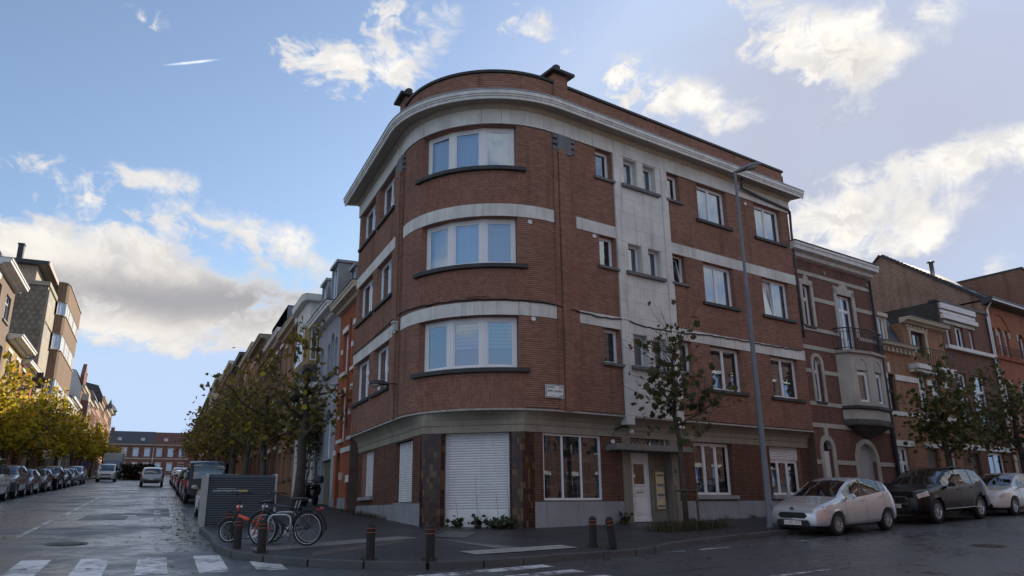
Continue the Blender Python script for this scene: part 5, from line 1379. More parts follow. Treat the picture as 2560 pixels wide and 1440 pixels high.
b = B(); b.quad(*[FA.P(u, z, -.15) for u, z in ((17.25, 3.74), (17.87, 3.74), (17.87, 4.12), (17.25, 4.12))]); A.add(b, 'fanlight', GLASSD)
arched(A, FA, 19.62, 20.98, 2.0, 3.40, STONE, .2, STONE, .2)
b = B(); slab(b, FA, 19.62, 20.98, 1.4, 4.08, -.2, -.16); A.add(b, 'garage_door', pm('garage_grey', (.42, .42, .44), .6, .1, 2, .05))
bp = [(19.0, 0), (19.32, .44), (20.55, .62), (21.78, .44), (22.1, 0)]
b = B()
def bay_ring(z, s=1.0, e=0.0): return [FA.P(20.55 + (u - 20.55) * s + e * (1 if u > 20.55 else -1 if u < 20.55 else 0), z, d * s + (e if d > 0 else 0)) for u, d in bp]
b.grid([bay_ring(7.02), bay_ring(7.70)]); b.grid([bay_ring(5.0), bay_ring(5.66)])
BAYF = []
for i in range(4):
    p, q = np.array(FA.P(bp[i][0], 0, bp[i][1])[:2]), np.array(FA.P(bp[i + 1][0], 0, bp[i + 1][1])[:2])
    e = (q - p) / np.linalg.norm(q - p); n = np.array([e[1], -e[0]]); n = n if n @ (-nR) > 0 else -n
    f_ = Fr(p, e, n); L = float(np.linalg.norm(q - p)); BAYF.append((f_, L))
    if i in (1, 2):
        h = [(L / 2 - .31, L / 2 + .31, 5.72, 7.35)]
        wall_panel(b, f_, 0, L, 5.66, 7.02, 0, [(h[0][0], h[0][1], 5.72, 7.5)]); reveals(b, f_, h[0], 0, -.12, 'lrb')
    else: wall_panel(b, f_, 0, L, 5.66, 7.02)
A.add(b, 'bay_window_stone', STONE)
for i in (1, 2):
    f_, L = BAYF[i]; w = window(f_, L / 2 - .31, L / 2 + .31, 5.72, 7.42, -.08, None, (1,), .06, 'dark' if i == 2 else 'half', transom=6.9); A.adopt(w)
    b = B(); arch_fill(b, f_, L / 2 - .31, L / 2 + .31, 7.02, 7.5, .004, -.1, 10); A.add(b, 'arch_head', STONE)
    b = B(); arch_ring(b, f_, L / 2 - .31, L / 2 + .31, 7.02, .1, 0, .03, 10, .47); A.add(b, 'arch_moulding', STONE)
b = B(); b.grid([bay_ring(5.55, 1, .02), bay_ring(5.55, 1, .1), bay_ring(5.44, 1, .1), bay_ring(5.40, 1, .02)]); A.add(b, 'bay_sill', DARKSILL)
b = B(); b.grid([bay_ring(5.02), bay_ring(4.86, 1, .05), bay_ring(4.78, 1, .05), bay_ring(4.74, .96), bay_ring(4.55, .62), bay_ring(4.38, .3), bay_ring(4.28, .08)]); A.add(b, 'bay_corbel', pm('dark_stone', (.09, .088, .085), .9, .3, 2, .2))  # corbel in a much darker stone tone than the bay
b = B(); b.grid([bay_ring(7.70, 1, .0), bay_ring(7.72, 1, .12), bay_ring(7.82, 1, .14), bay_ring(7.84, 1, .0)]); b.add(bay_ring(7.83, 1, .02), [(0, 1, 2, 3, 4)]); A.add(b, 'balcony_floor', STONE)
rail_p = resample([np.array(FA.P(u, 0, d)[:2]) for u, d in ((19.02, 0), (19.2, .5), (20.55, .74), (21.9, .5), (22.08, 0))], .14)
b = B(); b.tube([(p[0], p[1], 8.76) for p in rail_p], .025, 6); b.tube([(p[0], p[1], 7.92) for p in rail_p], .016, 5); b.tube([(p[0], p[1], 8.6) for p in rail_p], .012, 5); A.add(b, 'balcony_rail', IRON)
for i, p in enumerate(rail_p):
    o2 = (p - np.array(FA.P(20.55, 0, -.4)[:2])); o2 /= np.linalg.norm(o2)
    b = B(); b.tube([(p[0] + o2[0] * w_, p[1] + o2[1] * w_, z) for z, w_ in ((7.86, 0), (8.0, .03), (8.15, .09), (8.3, .07), (8.45, .0), (8.6, -.02), (8.76, 0))], .011, 4); A.add(b, 'baluster', IRON)
b = B(); b.tube([FA.P(22.36, 11.4, .1), FA.P(22.36, 6.0, .1), FA.P(22.36, 1.5, .1)], .055, 8); A.add(b, 'downpipe', GUT, smooth=True)
for u in (16.6, 18.9, 22.2):
    b = B(); b.tube([FA.P(u, 11.25, .02), FA.P(u, 11.1, .06)], .03, 6); A.add(b, 'wall_anchor', pm('anchor', (.5, .48, .42), .7, .1, 3, 0))
chimney(A, FA, 20.8, -1.2, 11.5, 12.6, .5, 2)
# --- tan brick house with slate mansard and stone loggia
Bh = Bld('row_house', 'tan brick house with slate mansard, dormer and cream stone cornices', 'house', R2(25.5, -.3))
opsB = [(22.82, 23.48, 5.50, 7.24), (22.82, 23.72, 1.6, 4.08), (25.5, 26.3, 5.3, 7.45), (26.7, 27.6, 5.3, 7.45), (25.3, 26.4, 1.7, 4.1), (27.0, 28.0, 2.6, 4.1)]
body(Bh, FA, 22.45, 28.62, 8.44, 8, BR_TAN, opsB, .2)
cornice(Bh, FA, 22.45, 25.3, 8.40, .22, .4, CREAMW, dent=True, ends=0)
for z0, z1 in ((7.0, 7.25), (5.42, 5.60)): band(Bh, FA, 22.45, 28.62, z0, z1, WHITEPAINT, .05, [(o[0], o[1]) for o in opsB if o[2] < z0 < o[3]])
lintel(Bh, FA, 22.68, 24.2, 4.10, 4.35, WHITEPAINT, .05); lintel(Bh, FA, 22.95, 23.1, 7.3, 7.75, WHITEPAINT, .05, 'keystone'); lintel(Bh, FA, 25.1, 28.3, 4.12, 4.3, WHITEPAINT, .05)
b = B(); slab(b, FA, 24.9, 28.5, 7.50, 7.62, -.02, .3); slab(b, FA, 24.85, 28.55, 7.64, 7.86, -.02, .42); Bh.add(b, 'bay_cornice', WHITEPAINT)
Bh.adopt(window(FA, 22.82, 23.48, 5.50, 7.24, -.13, None, (1,), .07, 'curtain', transom=6.5, frame=BROWNF))
Bh.adopt(window(FA, 22.82, 23.72, 2.4, 4.08, -.13, None, (1, 1), .08, 'dark', transom=3.4))
b = B(); slab(b, FA, 22.82, 23.72, 1.4, 2.4, -.2, -.13); Bh.add(b, 'door_panel', WHITEFRAME)
for o in opsB[2:4]: Bh.adopt(window(FA, *o, -.13, None, (1, 1), .07, 'curtain', transom=6.7))
b = B(); slab(b, FA, 25.3, 26.4, 1.5, 4.1, -.2, -.12); Bh.add(b, 'front_door', pm('brown_door', (.08, .05, .04), .5, .2, 3, .1))
Bh.adopt(window(FA, *opsB[5], -.13, None, (1, 1), .07, 'lace'))
b = B()
for (d0, z0, d1, z1) in ((-.05, 8.6, -.75, 10.15), (-.75, 10.15, -3.5, 10.9)):
    pts = [FA.P(22.45, z0, d0), FA.P(24.9, z0, d0), FA.P(24.9, z1, d1), FA.P(22.45, z1, d1)]; b.hexa(pts + [(p[0], p[1], p[2] + .1) for p in pts])
Bh.add(b, 'mansard_roof', SLATE)
b = B(); slab(b, FA, 22.72, 22.84, 8.6, 9.95, -.8, -.02); slab(b, FA, 23.36, 23.48, 8.6, 9.95, -.8, -.02); slab(b, FA, 22.66, 23.54, 9.85, 10.02, -.9, .08); Bh.add(b, 'dormer', CREAMW)
Bh.adopt(window(FA, 22.84, 23.36, 8.72, 9.86, -.1, None, (1,), .05, 'curtain'))
b = B(); wall_panel(b, FA, 24.85, 28.62, 8.44, 9.8, 0, [(25.46, 26.8, 8.5, 9.5)]); reveals(b, FA, (25.46, 26.8, 8.5, 9.5), 0, -.2)
for (u_a, u_b) in ((24.85, 24.85), (28.62, 28.62)): b.quad(FA.P(u_a, 8.4, 0), FA.P(u_a, 8.4, -3), FA.P(u_a, 9.8, -3), FA.P(u_a, 9.8, 0), [(0, 0), (3, 0), (3, 1.4), (0, 1.4)])
Bh.add(b, 'attic_wall', BR_TAN)
cornice(Bh, FA, 24.85, 28.55, 9.78, .26, .45, CREAMW, ends=.1)
b = B()
for (a, c, e, f) in ((25.3, 25.46, 8.5, 9.6), (26.8, 26.96, 8.5, 9.6), (25.2, 27.1, 9.5, 9.66)): slab(b, FA, a, c, e, f, -.02, .05)
for i in range(6):
    slab(b, FA, 25.1 + i * .36, 25.28 + i * .36, 9.66, 9.74, -.02, .09)
Bh.add(b, 'loggia_surround', CREAMW)
Bh.adopt(window(FA, 25.46, 26.8, 8.5, 9.5, -.14, None, (1, 1, 1), .06, 'curtain', frame=BROWNF))
b = B()
for i in range(16): b.tube([FA.P(25.2 + i * .22, 7.86, .38), FA.P(25.2 + i * .22, 8.65, .38)], .012, 4)
b.tube([FA.P(25.1, 8.66, .38), FA.P(28.5, 8.66, .38)], .02, 5); Bh.add(b, 'balcony_rail', IRON)
b = B(); b.tube([FA.P(22.55, 8.35, .08), FA.P(22.55, 1.6, .08)], .05, 8); Bh.add(b, 'downpipe', GUT)
b = B(); b.quad(*[FA.P(u, 10.9, d) for u, d in ((22.45, -3.4), (28.62, -3.4), (28.62, -8), (22.45, -8))]); Bh.add(b, 'roof_deck', TAR)
# --- brown house with stacked white bands
Ch = Bld('row_house', 'brown brick house with three white bands across its attic storey', 'house', R2(31.3, -.3))
opsC = [(29.12, 29.6, 9.24, 10.32), (30.05, 30.95, 9.24, 10.32), (31.6, 32.05, 9.24, 10.32), (29.4, 30.4, 5.4, 7.9), (30.9, 32.4, 5.4, 7.9), (29.3, 30.3, 1.8, 4.0), (31.2, 33.0, 2.6, 4.1)]
body(Ch, FA, 28.66, 33.92, 11.42, 9, BR_BROWN, opsC, .2, side=pm('tarred_side_wall', (.055, .052, .05), .85, .6, 1.6, .3, 20))
for z0, z1, d in ((11.08, 11.36, .12), (10.86, 11.02, .05), (10.56, 10.78, .16)): band(Ch, FA, 28.8, 32.5, z0, z1, WHITEPAINT, d)
band(Ch, FA, 28.75, 33.9, 9.02, 9.2, WHITEPAINT, .2)
b = B(); slab(b, FA, 28.6, 33.95, 11.42, 11.52, -.4, .06); Ch.add(b, 'coping', GUT)
lintel(Ch, FA, 28.95, 32.25, 10.34, 10.5, STONE, .05)
for o in opsC[:3]: Ch.adopt(window(FA, *o, -.12, None, (1, 1) if o[1] - o[0] > .6 else (1,), .05, 'curtain'))
for o in opsC[3:5]: Ch.adopt(window(FA, *o, -.12, None, (1, 1), .07, 'curtain', transom=7.1))
b = B(); slab(b, FA, 29.3, 30.3, 1.6, 4.0, -.2, -.12); Ch.add(b, 'front_door', pm('brown_door', (.08, .05, .04)))
Ch.adopt(window(FA, *opsC[6], -.12, None, (1, 1), .07, 'dark')); band(Ch, FA, 28.7, 33.9, 4.15, 4.4, WHITEPAINT, .04)
b = B(); b.tube([FA.P(33.85, 11.3, .1), FA.P(33.85, 1.8, .1)], .05, 8); Ch.add(b, 'downpipe', STEEL)
b = B()
for i in range(14): b.tube([FA.P(30.9 + i * .12, 5.4, .2), FA.P(30.9 + i * .12, 6.2, .2)], .01, 4)
b.tube([FA.P(30.85, 6.2, .2), FA.P(32.5, 6.2, .2)], .018, 5); Ch.add(b, 'balcony_rail', IRON)
# --- gabled orange house
D = Bld('gabled_house', 'orange brick house with arched windows, tiled gable roof and steel flue', 'house', R2(37, -.3))
opsD = [(34.25, 34.75, 9.35, 10.85), (35.0, 35.6, 9.35, 10.9), (35.85, 36.3, 9.35, 10.85), (37.6, 38.4, 9.35, 10.85), (34.6, 35.6, 5.6, 7.9), (36.6, 37.6, 5.6, 7.9), (34.6, 35.6, 2.0, 4.2), (36.6, 37.8, 2.8, 4.4)]
body(D, FA, 33.96, 40.0, 12.2, 9.6, BR_ORANGE, opsD, .2, side=BR_OLD)
for o in opsD[:4]:
    arched(D, FA, o[0], o[1], o[2], o[3] - (o[1] - o[0]) / 2, BR_ORANGE, .2); D.adopt(window(FA, *o, -.13, None, (1,), .05, 'dark'))
b = B(); arch_ring(b, FA, 34.1, 36.5, 10.5, .16, -.02, .05, 16, 1.15); D.add(b, 'relieving_arch', BR_RED)
for u in (34.0, 34.77, 35.62, 36.32, 37.35): lintel(D, FA, u, u + .2, 10.4, 10.75, STONE, .04, 'impost')
for o in opsD[4:6]:
    arched(D, FA, o[0], o[1], o[2], o[3] - .5, BR_ORANGE, .2, STONE, .12); D.adopt(window(FA, *o, -.13, None, (1, 1), .06, 'curtain'))
b = B(); slab(b, FA, *opsD[6][:2], 1.8, 4.2, -.2, -.12); D.add(b, 'front_door', pm('brown_door', (.08, .05, .04)))
D.adopt(window(FA, *opsD[7], -.13, None, (1, 1), .06, 'dark')); band(D, FA, 33.96, 40, 9.1, 9.3, BR_RED, .1); band(D, FA, 33.96, 40, 4.5, 4.8, STONE, .05)
b = B()
for i in range(40): b.tube([FA.P(34.3 + i * .13, 9.3, .25), FA.P(34.3 + i * .13, 9.75, .25)], .01, 4)
b.tube([FA.P(34.3, 9.76, .25), FA.P(39.5, 9.76, .25)], .018, 5); D.add(b, 'balcony_rail', IRON)
b = B(); sweep(b, FA, [(-.05, 12.0), (.45, 12.08), (.55, 12.12), (.55, 12.36), (-.05, 12.36)], 33.85, 40.0); D.add(b, 'eaves_gutter', GUT)
b = B(); sweep(b, FA, [(.5, 12.14), (.57, 12.14), (.57, 12.22), (.5, 12.22)], 33.85, 40.0); D.add(b, 'fascia_board', WHITEPAINT)
gable_roof(D, FA, 33.96, 40.0, 12.3, 16.2, 5.2, 9.6, pm('dark_roof_tile', (.05, .04, .042), .7, .4, 5, .6, 9), .3, BR_OLD)
b = B()
for i in range(26):
    t = i / 26; z = 12.3 + 3.9 * t; d = -5.2 * t
    b.tube([FA.P(33.84, z + .12, d), FA.P(34.12, z + .14, d)], .09, 6)
D.add(b, 'verge_tiles', pm('dark_roof_tile', (.05,) * 3), kind='stuff')
b = B(); q = FA.P(34.6, 14.2, -2.6); b.lathe([(.16, -.2), (.12, 0), (.12, 1.0), (.22, 1.02), (.22, 1.06), (.05, 1.12), (.001, 1.12)], 12, q); D.add(b, 'steel_flue', STEEL, smooth=True)
b = B(); pts = [FA.P(35.0, 12.3 + 3.9 * .2 + .14, -1.04), FA.P(36.0, 12.3 + 3.9 * .2 + .14, -1.04), FA.P(36.0, 12.3 + 3.9 * .42 + .14, -2.18), FA.P(35.0, 12.3 + 3.9 * .42 + .14, -2.18)]; b.hexa(pts + [(p[0], p[1], p[2] + .06) for p in pts]); D.add(b, 'roof_window', GLASSD)
b = B(); b.tube([FA.P(34.05, 12.1, .35), FA.P(34.0, 11.7, .12), FA.P(34.0, 1.9, .1)], .05, 8); D.add(b, 'downpipe', STEEL)
# --- tall plain brick block beyond
Eh = Bld('brick_block', 'tall plain red brick block with windowless side wall behind the gabled house', 'building', R2(44, -.3))
body(Eh, FA, 40.02, 50, 15.1, 12, BR_BROWN, [(41 + i * 2.2, 42 + i * 2.2, z, z + 1.7) for i in range(4) for z in (3, 6, 9, 12)], .2, side=brick_mat('plain_side_brick', (.29, .15, .10), (.22, .11, .08), (.26, .19, .15), .22, .10, .012, .9, .6, .2, .35))
for i in range(4):
    for z in (3, 6, 9, 12): Eh.adopt(window(FA, 41 + i * 2.2, 42 + i * 2.2, z, z + 1.7, -.13, None, (1, 1), .07, 'curtain', simple=True))
b = B(); slab(b, FA, 40.0, 50.1, 15.1, 15.22, -12.1, .08); Eh.add(b, 'coping', GUT)

# ------------------------------------------------------------------ left street, near side (beyond the corner building)
FLg = Fr(L2(0, -.35), eL, -nL)
def grid_windows(H, fr, cols, floors, d=-.14, back=None, frame=None, lint=None, sillm=None, glass=None, trans=False):
    for (a, c) in cols:
        for (z0, z1) in floors:
            H.adopt(window(fr, a, c, z0, z1, d, None, (1, 1) if c - a > .8 else (1,), .07, back or random.choice(('curtain', 'dark', 'curtain')), transom=(z0 + (z1 - z0) * .72) if trans else None, frame=frame, simple=True, glass=glass))
            if lint: lintel(H, fr, a - .12, c + .12, z1, z1 + .22, lint, .05)
            if sillm: lintel(H, fr, a - .1, c + .1, z0 - .14, z0, sillm, .12, 'sill')
# red house with white painted blocks
Fh = Bld('row_house', 'bright orange-red brick house with white painted lintel blocks', 'house', L2(12.7, -.35))
zf = gz(*L2(12.7, 0))
colsF = ((11.15, 12.15), (13.25, 14.15))
floorsF = ((7.35, 9.15), (4.55, 6.45))
opsF = [(a, c, z0, z1) for a, c in colsF for z0, z1 in floorsF] + [(13.7, 14.5, 1.9, 4.1), (11.4, 12.3, 2.0, 2.75)]
body(Fh, FLg, 10.43, 15.0, 10.2, 8, BR_RED, opsF, .2)
grid_windows(Fh, FLg, colsF, floorsF, lint=WHITEPAINT, sillm=WHITEPAINT, trans=True)
for a, c in colsF:
    for z0, z1 in floorsF:
        for z in (z0 + .9,): 
            lintel(Fh, FLg, a - .28, a - .02, z, z + .22, WHITEPAINT, .05, 'quoin_block'); lintel(Fh, FLg, c + .02, c + .28, z, z + .22, WHITEPAINT, .05, 'quoin_block')
arched(Fh, FLg, 13.7, 14.5, 1.9, 3.7, BR_RED, .2)
b = B(); slab(b, FLg, 13.7, 14.5, 1.7, 4.1, -.2, -.14); Fh.add(b, 'front_door', pm('oak_door', (.10, .06, .04), .5, .2, 3, .1))
band(Fh, FLg, 10.43, 15.0, 3.98, 4.18, WHITEPAINT, .04, [(13.6, 14.6)])
lintel(Fh, FLg, 11.3, 12.4, 2.78, 3.05, WHITEPAINT, .05)
b = B()
for u in (11.6, 11.85, 12.1): b.tube([FLg.P(u, 2.0, -.05), FLg.P(u, 2.75, -.05)], .015, 4)
b.quad(*[FLg.P(u, z, -.15) for u, z in ((11.4, 2.0), (12.3, 2.0), (12.3, 2.75), (11.4, 2.75))]); Fh.add(b, 'cellar_grille', IRON)
band(Fh, FLg, 10.43, 15.0, 1.3, 2.2, BLUESTONE, .04, [(11.4, 12.3), (13.7, 14.5)], 'plinth_slab')
b = B(); slab(b, FLg, 12.75, 12.95, 5.0, 9.6, -.02, .06); slab(b, FLg, 10.43, 10.65, 4.2, 9.8, -.02, .05); Fh.add(b, 'brick_pilaster', BR_RED)
cornice(Fh, FLg, 10.43, 15.0, 10.12, .45, .55, CREAMW, ends=.02)
lintel(Fh, FLg, 13.15, 13.3, 2.9, 3.2, pm('lamp_white', (.6, .58, .5), .4, .1, 3, 0), .12, 'house_lamp')
b = B(); b.tube([FLg.P(10.5, 10.1, .12), FLg.P(10.5, 2.1, .12), FLg.P(10.52, 1.5, .14)], .05, 8); b.tube([FLg.P(10.5, 2.2, .12), FLg.P(10.5, 1.6, .14)], .08, 8); Fh.add(b, 'downpipe', GUT)
b = B()
for (d0, z0, d1, z1) in ((-.1, 10.6, -1.0, 12.3), (-1.0, 12.3, -4, 12.9)):
    pts = [FLg.P(10.43, z0, d0), FLg.P(15.0, z0, d0), FLg.P(15.0, z1, d1), FLg.P(10.43, z1, d1)]; b.hexa(pts + [(p[0], p[1], p[2] + .1) for p in pts])
Fh.add(b, 'mansard_roof', SLATE)
def dormer(H, fr, u0, u1, z0, z1, d0=0.0, d1=-1.6, mat=None, wm_=None):
    b = B()
    slab(b, fr, u0, u0 + .12, z0, z1, d1, d0); slab(b, fr, u1 - .12, u1, z0, z1, d1, d0); slab(b, fr, u0 - .08, u1 + .08, z1, z1 + .12, d1, d0 + .1); slab(b, fr, u0 + .12, u1 - .12, z0, z0 + .1, d1, d0)
    H.add(b, 'dormer', mat or ZINC)
    H.adopt(window(fr, u0 + .12, u1 - .12, z0 + .1, z1, d0 - .1, None, (1, 1), .06, 'curtain', simple=True))
dormer(Fh, FLg, 11.4, 12.4, 10.75, 12.1, -.2, -2, WHITEPAINT); dormer(Fh, FLg, 13.3, 14.3, 10.75, 12.1, -.2, -2, ZINC)
# grey painted house with tall arches
G = Bld('row_house', 'pale grey painted brick house with tall round-arched windows and zinc dormers', 'house', L2(17.6, -.35))
opsG = [(15.5, 16.1, 7.85, 9.4), (16.25, 17.05, 7.85, 9.75), (17.2, 17.8, 7.85, 9.4), (18.7, 19.6, 7.6, 9.5), (16.1, 17.3, 4.0, 6.2), (18.6, 19.5, 4.0, 6.0), (15.6, 17.8, 1.9, 3.9), (18.7, 19.5, 2.0, 4.0)]
body(G, FLg, 15.02, 20.1, 10.55, 8, BR_GREY, opsG, .25)
for o in opsG[:6]:
    arched(G, FLg, o[0], o[1], o[2], o[3] - (o[1] - o[0]) / 2, BR_GREY, .25); G.adopt(window(FLg, *o, -.18, None, (1,), .06, 'dark', simple=True))
lintel(G, FLg, 15.35, 17.95, 7.66, 7.83, SILLGREY, .14, 'sill'); lintel(G, FLg, 18.6, 19.7, 7.44, 7.6, SILLGREY, .12, 'sill')
b = B(); slab(b, FLg, 15.6, 17.8, 1.7, 3.9, -.25, -.2); 
for i in range(8): slab(b, FLg, 15.65 + i * .27, 15.88 + i * .27, 1.8, 3.8, -.2, -.18)
G.add(b, 'garage_door', pm('olive_garage', (.17, .165, .11), .6, .2, 2, .1))
b = B(); slab(b, FLg, *opsG[7][:2], 1.8, 4.0, -.25, -.18); G.add(b, 'front_door', pm('brown_door', (.08, .05, .04)))
cornice(G, FLg, 15.02, 20.1, 10.4, .5, .7, WHITEPAINT, ends=.0)
b = B()
for (d0, z0, d1, z1) in ((-.1, 10.9, -1.0, 12.8), (-1.0, 12.8, -4, 13.2)):
    pts = [FLg.P(15.02, z0, d0), FLg.P(20.1, z0, d0), FLg.P(20.1, z1, d1), FLg.P(15.02, z1, d1)]; b.hexa(pts + [(p[0], p[1], p[2] + .1) for p in pts])
G.add(b, 'mansard_roof', SLATE)
dormer(G, FLg, 15.5, 17.0, 11.0, 12.9, .15, -2.5, ZINC); dormer(G, FLg, 18.0, 19.4, 11.0, 12.7, .15, -2.5, ZINC)
# white house with corner oriel
Hh = Bld('row_house', 'white rendered house with yellow brick oriel and deep white cornice', 'house', L2(23, -.35))
opsH = [(21.0, 22.2, 3.0, 5.0), (23.4, 24.4, 2.0, 4.4), (24.2, 25.2, 6.4, 8.6), (24.6, 25.6, 9.4, 11.4)]
body(Hh, FLg, 20.12, 26.0, 12.1, 9, WHITEW, opsH, .2)
for o in opsH: Hh.adopt(window(FLg, *o, -.14, None, (1, 1), .07, 'curtain', simple=True))
orp = [(20.35, 0), (20.35, .5), (20.8, .66), (23.4, .66), (23.9, .5), (23.9, 0)]
def polybay(H, fr, pts, zs, mats, wins, name='oriel'):
    for (z0, z1, m) in zip(zs[:-1], zs[1:], mats):
        b = B(); uu = 0
        for p, q in zip(pts[:-1], pts[1:]):
            L = math.dist(p, q); b.quad(fr.P(p[0], z0, p[1]), fr.P(q[0], z0, q[1]), fr.P(q[0], z1, q[1]), fr.P(p[0], z1, p[1]), [(uu, z0), (uu + L, z0), (uu + L, z1), (uu, z1)]); uu += L
        for z in (z0, z1): b.add([fr.P(u, z, d) for u, d in pts], [tuple(range(len(pts)))])
        H.add(b, name, m)
    for (i, z0, z1, m_) in wins:
        p, q = np.array(fr.P(pts[i][0], 0, pts[i][1])[:2]), np.array(fr.P(pts[i + 1][0], 0, pts[i + 1][1])[:2])
        L = float(np.linalg.norm(q - p)); e = (q - p) / L; n = np.array([e[1], -e[0]]); c_ = np.array(fr.P((pts[0][0] + pts[-1][0]) / 2, 0, 0)[:2])
        if n @ ((p + q) / 2 - c_) < 0: n = -n
        f_ = Fr(p, e, n); H.adopt(window(f_, .08, L - .08, z0, z1, .04, None, (1, 1) if L > 1.2 else (1,), .07, m_, simple=True, back_gap=-.02 if False else .0))
polybay(Hh, FLg, orp, (5.6, 6.2, 8.0, 8.9, 11.0, 11.6, 12.15), (pm('dark_stone', (.09,) * 3), WHITEW, SLATE, BR_YEL, WHITEW, WHITEW), [(2, 9.1, 10.9, 'curtain'), (0, 9.1, 10.9, 'dark'), (2, 6.4, 7.8, 'dark')])
b = B()
rg = lambda z, e: [FLg.P(u + (e if u > 22 else -e), z, d + e if d > 0 else d) for u, d in orp]
b.grid([rg(12.15, .0), rg(12.18, .28), rg(12.24, .3), rg(12.5, .34), rg(12.52, 0)]); b.add(rg(12.52, .34), [tuple(range(6))]); Hh.add(b, 'oriel_cornice', WHITEPAINT)
cornice(Hh, FLg, 23.9, 26.0, 12.0, .5, .5, WHITEPAINT, ends=0)
# further houses on the same side
specs = [(26.0, 33.0, 12.6, BR_TAN, 'tan brick house behind the nearest plane trees', CREAMW), (33.0, 41.0, 13.2, BR_FAR, 'red brick house with slate-hung side wall rising above its neighbour', WHITEPAINT),
         (41.0, 50.0, 14.4, BR_BROWN, 'brown brick house with wide projecting eaves behind plane trees', SANDW), (50.0, 62.0, 15.6, BR_TAN, 'tan house with dark flat-topped roof along the tree row', CREAMW),
         (62.0, 76.0, 17.0, BR_DARK, 'dark brick house with black roof along the tree row', GUT), (76.0, 98.0, 18.6, BR_BROWN, 'long brown brick block far along the tree row', CREAMW), (98.0, 122.0, 20.6, BR_FAR, 'red brick block with white balconies above the far trees', WHITEPAINT),
         (122.0, 200.0, 20.5, BR_DARK, 'farthest dark brick terrace on the shaded side of the street', GUT)]
for i, (u0, u1, zt, m, lab, cm) in enumerate(specs):
    H = Bld('apartment_block' if 'balconies' in lab else 'row_house', lab, 'building' if 'balconies' in lab else 'house', L2((u0 + u1) / 2, -.35))
    zg = gz(*L2((u0 + u1) / 2, 0)); nf = max(3, int((zt - zg) / 3.3)); n = max(2, int((u1 - u0) / 2.3))
    cols = [(u0 + (k + .28) * (u1 - u0) / n, u0 + (k + .72) * (u1 - u0) / n) for k in range(n)]
    fl = [(zg + 1.0 + j * (zt - zg) / nf, zg + 1.0 + j * (zt - zg) / nf + 1.7) for j in range(nf)]
    body(H, FLg, u0, u1, zt, 9, m, [(a, c, z0, z1) for a, c in cols for z0, z1 in fl], .2, side=pm('slate_hanging', (.16, .19, .235), .6, .2, 2, .3, 8) if i == 1 else (GREYW if i in (3,) else None), z_side=zt + (2.0 if i == 1 else 0))
    grid_windows(H, FLg, cols, fl, lint=cm if i < 4 else None, sillm=SILLGREY if i < 4 else None)
    cornice(H, FLg, u0, u1, zt - .1, .5, .9 if i == 2 else .6, cm, ends=0)
    if i in (0, 1):
        lintel(H, FLg, u0, u1, fl[1][0] - .5, fl[1][0] - .25, cm, .05, 'stone_band'); b = B(); slab(b, FLg, u0 + 1, u0 + 3, fl[1][0] - .3, fl[1][0] - .1, 0, .6)
        for k in range(9): slab(b, FLg, u0 + 1.05 + k * .22, u0 + 1.15 + k * .22, fl[1][0] - .1, fl[1][0] + .6, .5, .58)
        slab(b, FLg, u0 + 1, u0 + 3, fl[1][0] + .6, fl[1][0] + .7, .45, .62); H.add(b, 'stone_balcony', CREAMW)
    if i in (2, 3, 4): chimney(H, FLg, u0 + 1.5, -2, zt, zt + 1.4, .7, 3)
    if 'balconies' in lab:
        for z0, z1 in fl[1:]:
            for a, c in cols[::2]:
                b = B(); slab(b, FLg, a - .5, c + .5, z0 - .9, z0 + .1, 0, 1.0); H.add(b, 'balcony', WHITEW)
# ------------------------------------------------------------------ far side of the left street (sunlit fronts)
FO = Fr(L2(0, 18.0), eL, nL)
def far_house(u0, u1, zt, m, lab, cm, nwin=2, roof='flat', nf=None, zfl=None, cat='house', name='row_house', winm=None, depth=9, side=None, dent=False, proj=.45, lint=None):
    H = Bld(name, lab, cat, L2((u0 + u1) / 2, 18.0))
    zg = gz(*L2((u0 + u1) / 2, 18)) + .12; nf = nf or max(3, int((zt - zg) / 3.4)); n = nwin
    cols = [(u0 + (k + .26) * (u1 - u0) / n, u0 + (k + .74) * (u1 - u0) / n) for k in range(n)]
    fl = zfl or [(zg + .9 + j * (zt - zg) / nf, zg + .9 + j * (zt - zg) / nf + 1.9) for j in range(nf)]
    body(H, FO, u0, u1, zt, depth, m, [(a, c, z0, z1) for a, c in cols for z0, z1 in fl], .2, side=side)
    grid_windows(H, FO, cols, fl, lint=lint, sillm=SILLGREY, trans=True)
    cornice(H, FO, u0, u1, zt - .15, .5, proj, cm, ends=.02, dent=dent)
    if roof == 'gable': gable_roof(H, FO, u0, u1, zt + .2, zt + 3.2, depth / 2, depth, SLATE, .2, side or m)
    if roof == 'mansard':
        b = B()
        for (d0, z0, d1, z1) in ((0, zt + .3, -1.0, zt + 2.4), (-1.0, zt + 2.4, -depth / 2, zt + 3.2)):
            pts = [FO.P(u0, z0, d0), FO.P(u1, z0, d0), FO.P(u1, z1, d1), FO.P(u0, z1, d1)]; b.hexa(pts + [(p[0], p[1], p[2] + .1) for p in pts])
        H.add(b, 'mansard_roof', SLATE)
        b = B()
        for u in (u0, u1): b.add([FO.P(u, zt, 0), FO.P(u, zt + 2.4, -1), FO.P(u, zt + 3.2, -depth / 2), FO.P(u, zt + 3.2, -depth), FO.P(u, zt, -depth)], [(0, 1, 2, 3, 4)], [(0, 0)] * 5)
        H.add(b, 'party_wall', side or m)
    return H, cols, fl
far_house(30.0, 40.5, 17.0, BR_BROWN, 'brown house at the left edge of the picture', WHITEPAINT, 3)
H, _, _ = far_house(40.5, 48.6, 18.3, brick_mat('speckled_brick', (.24, .17, .13), (.18, .125, .1), (.3, .26, .22)), 'speckled brown house with heavy stepped white cornice', WHITEPAINT, 2, proj=.9)
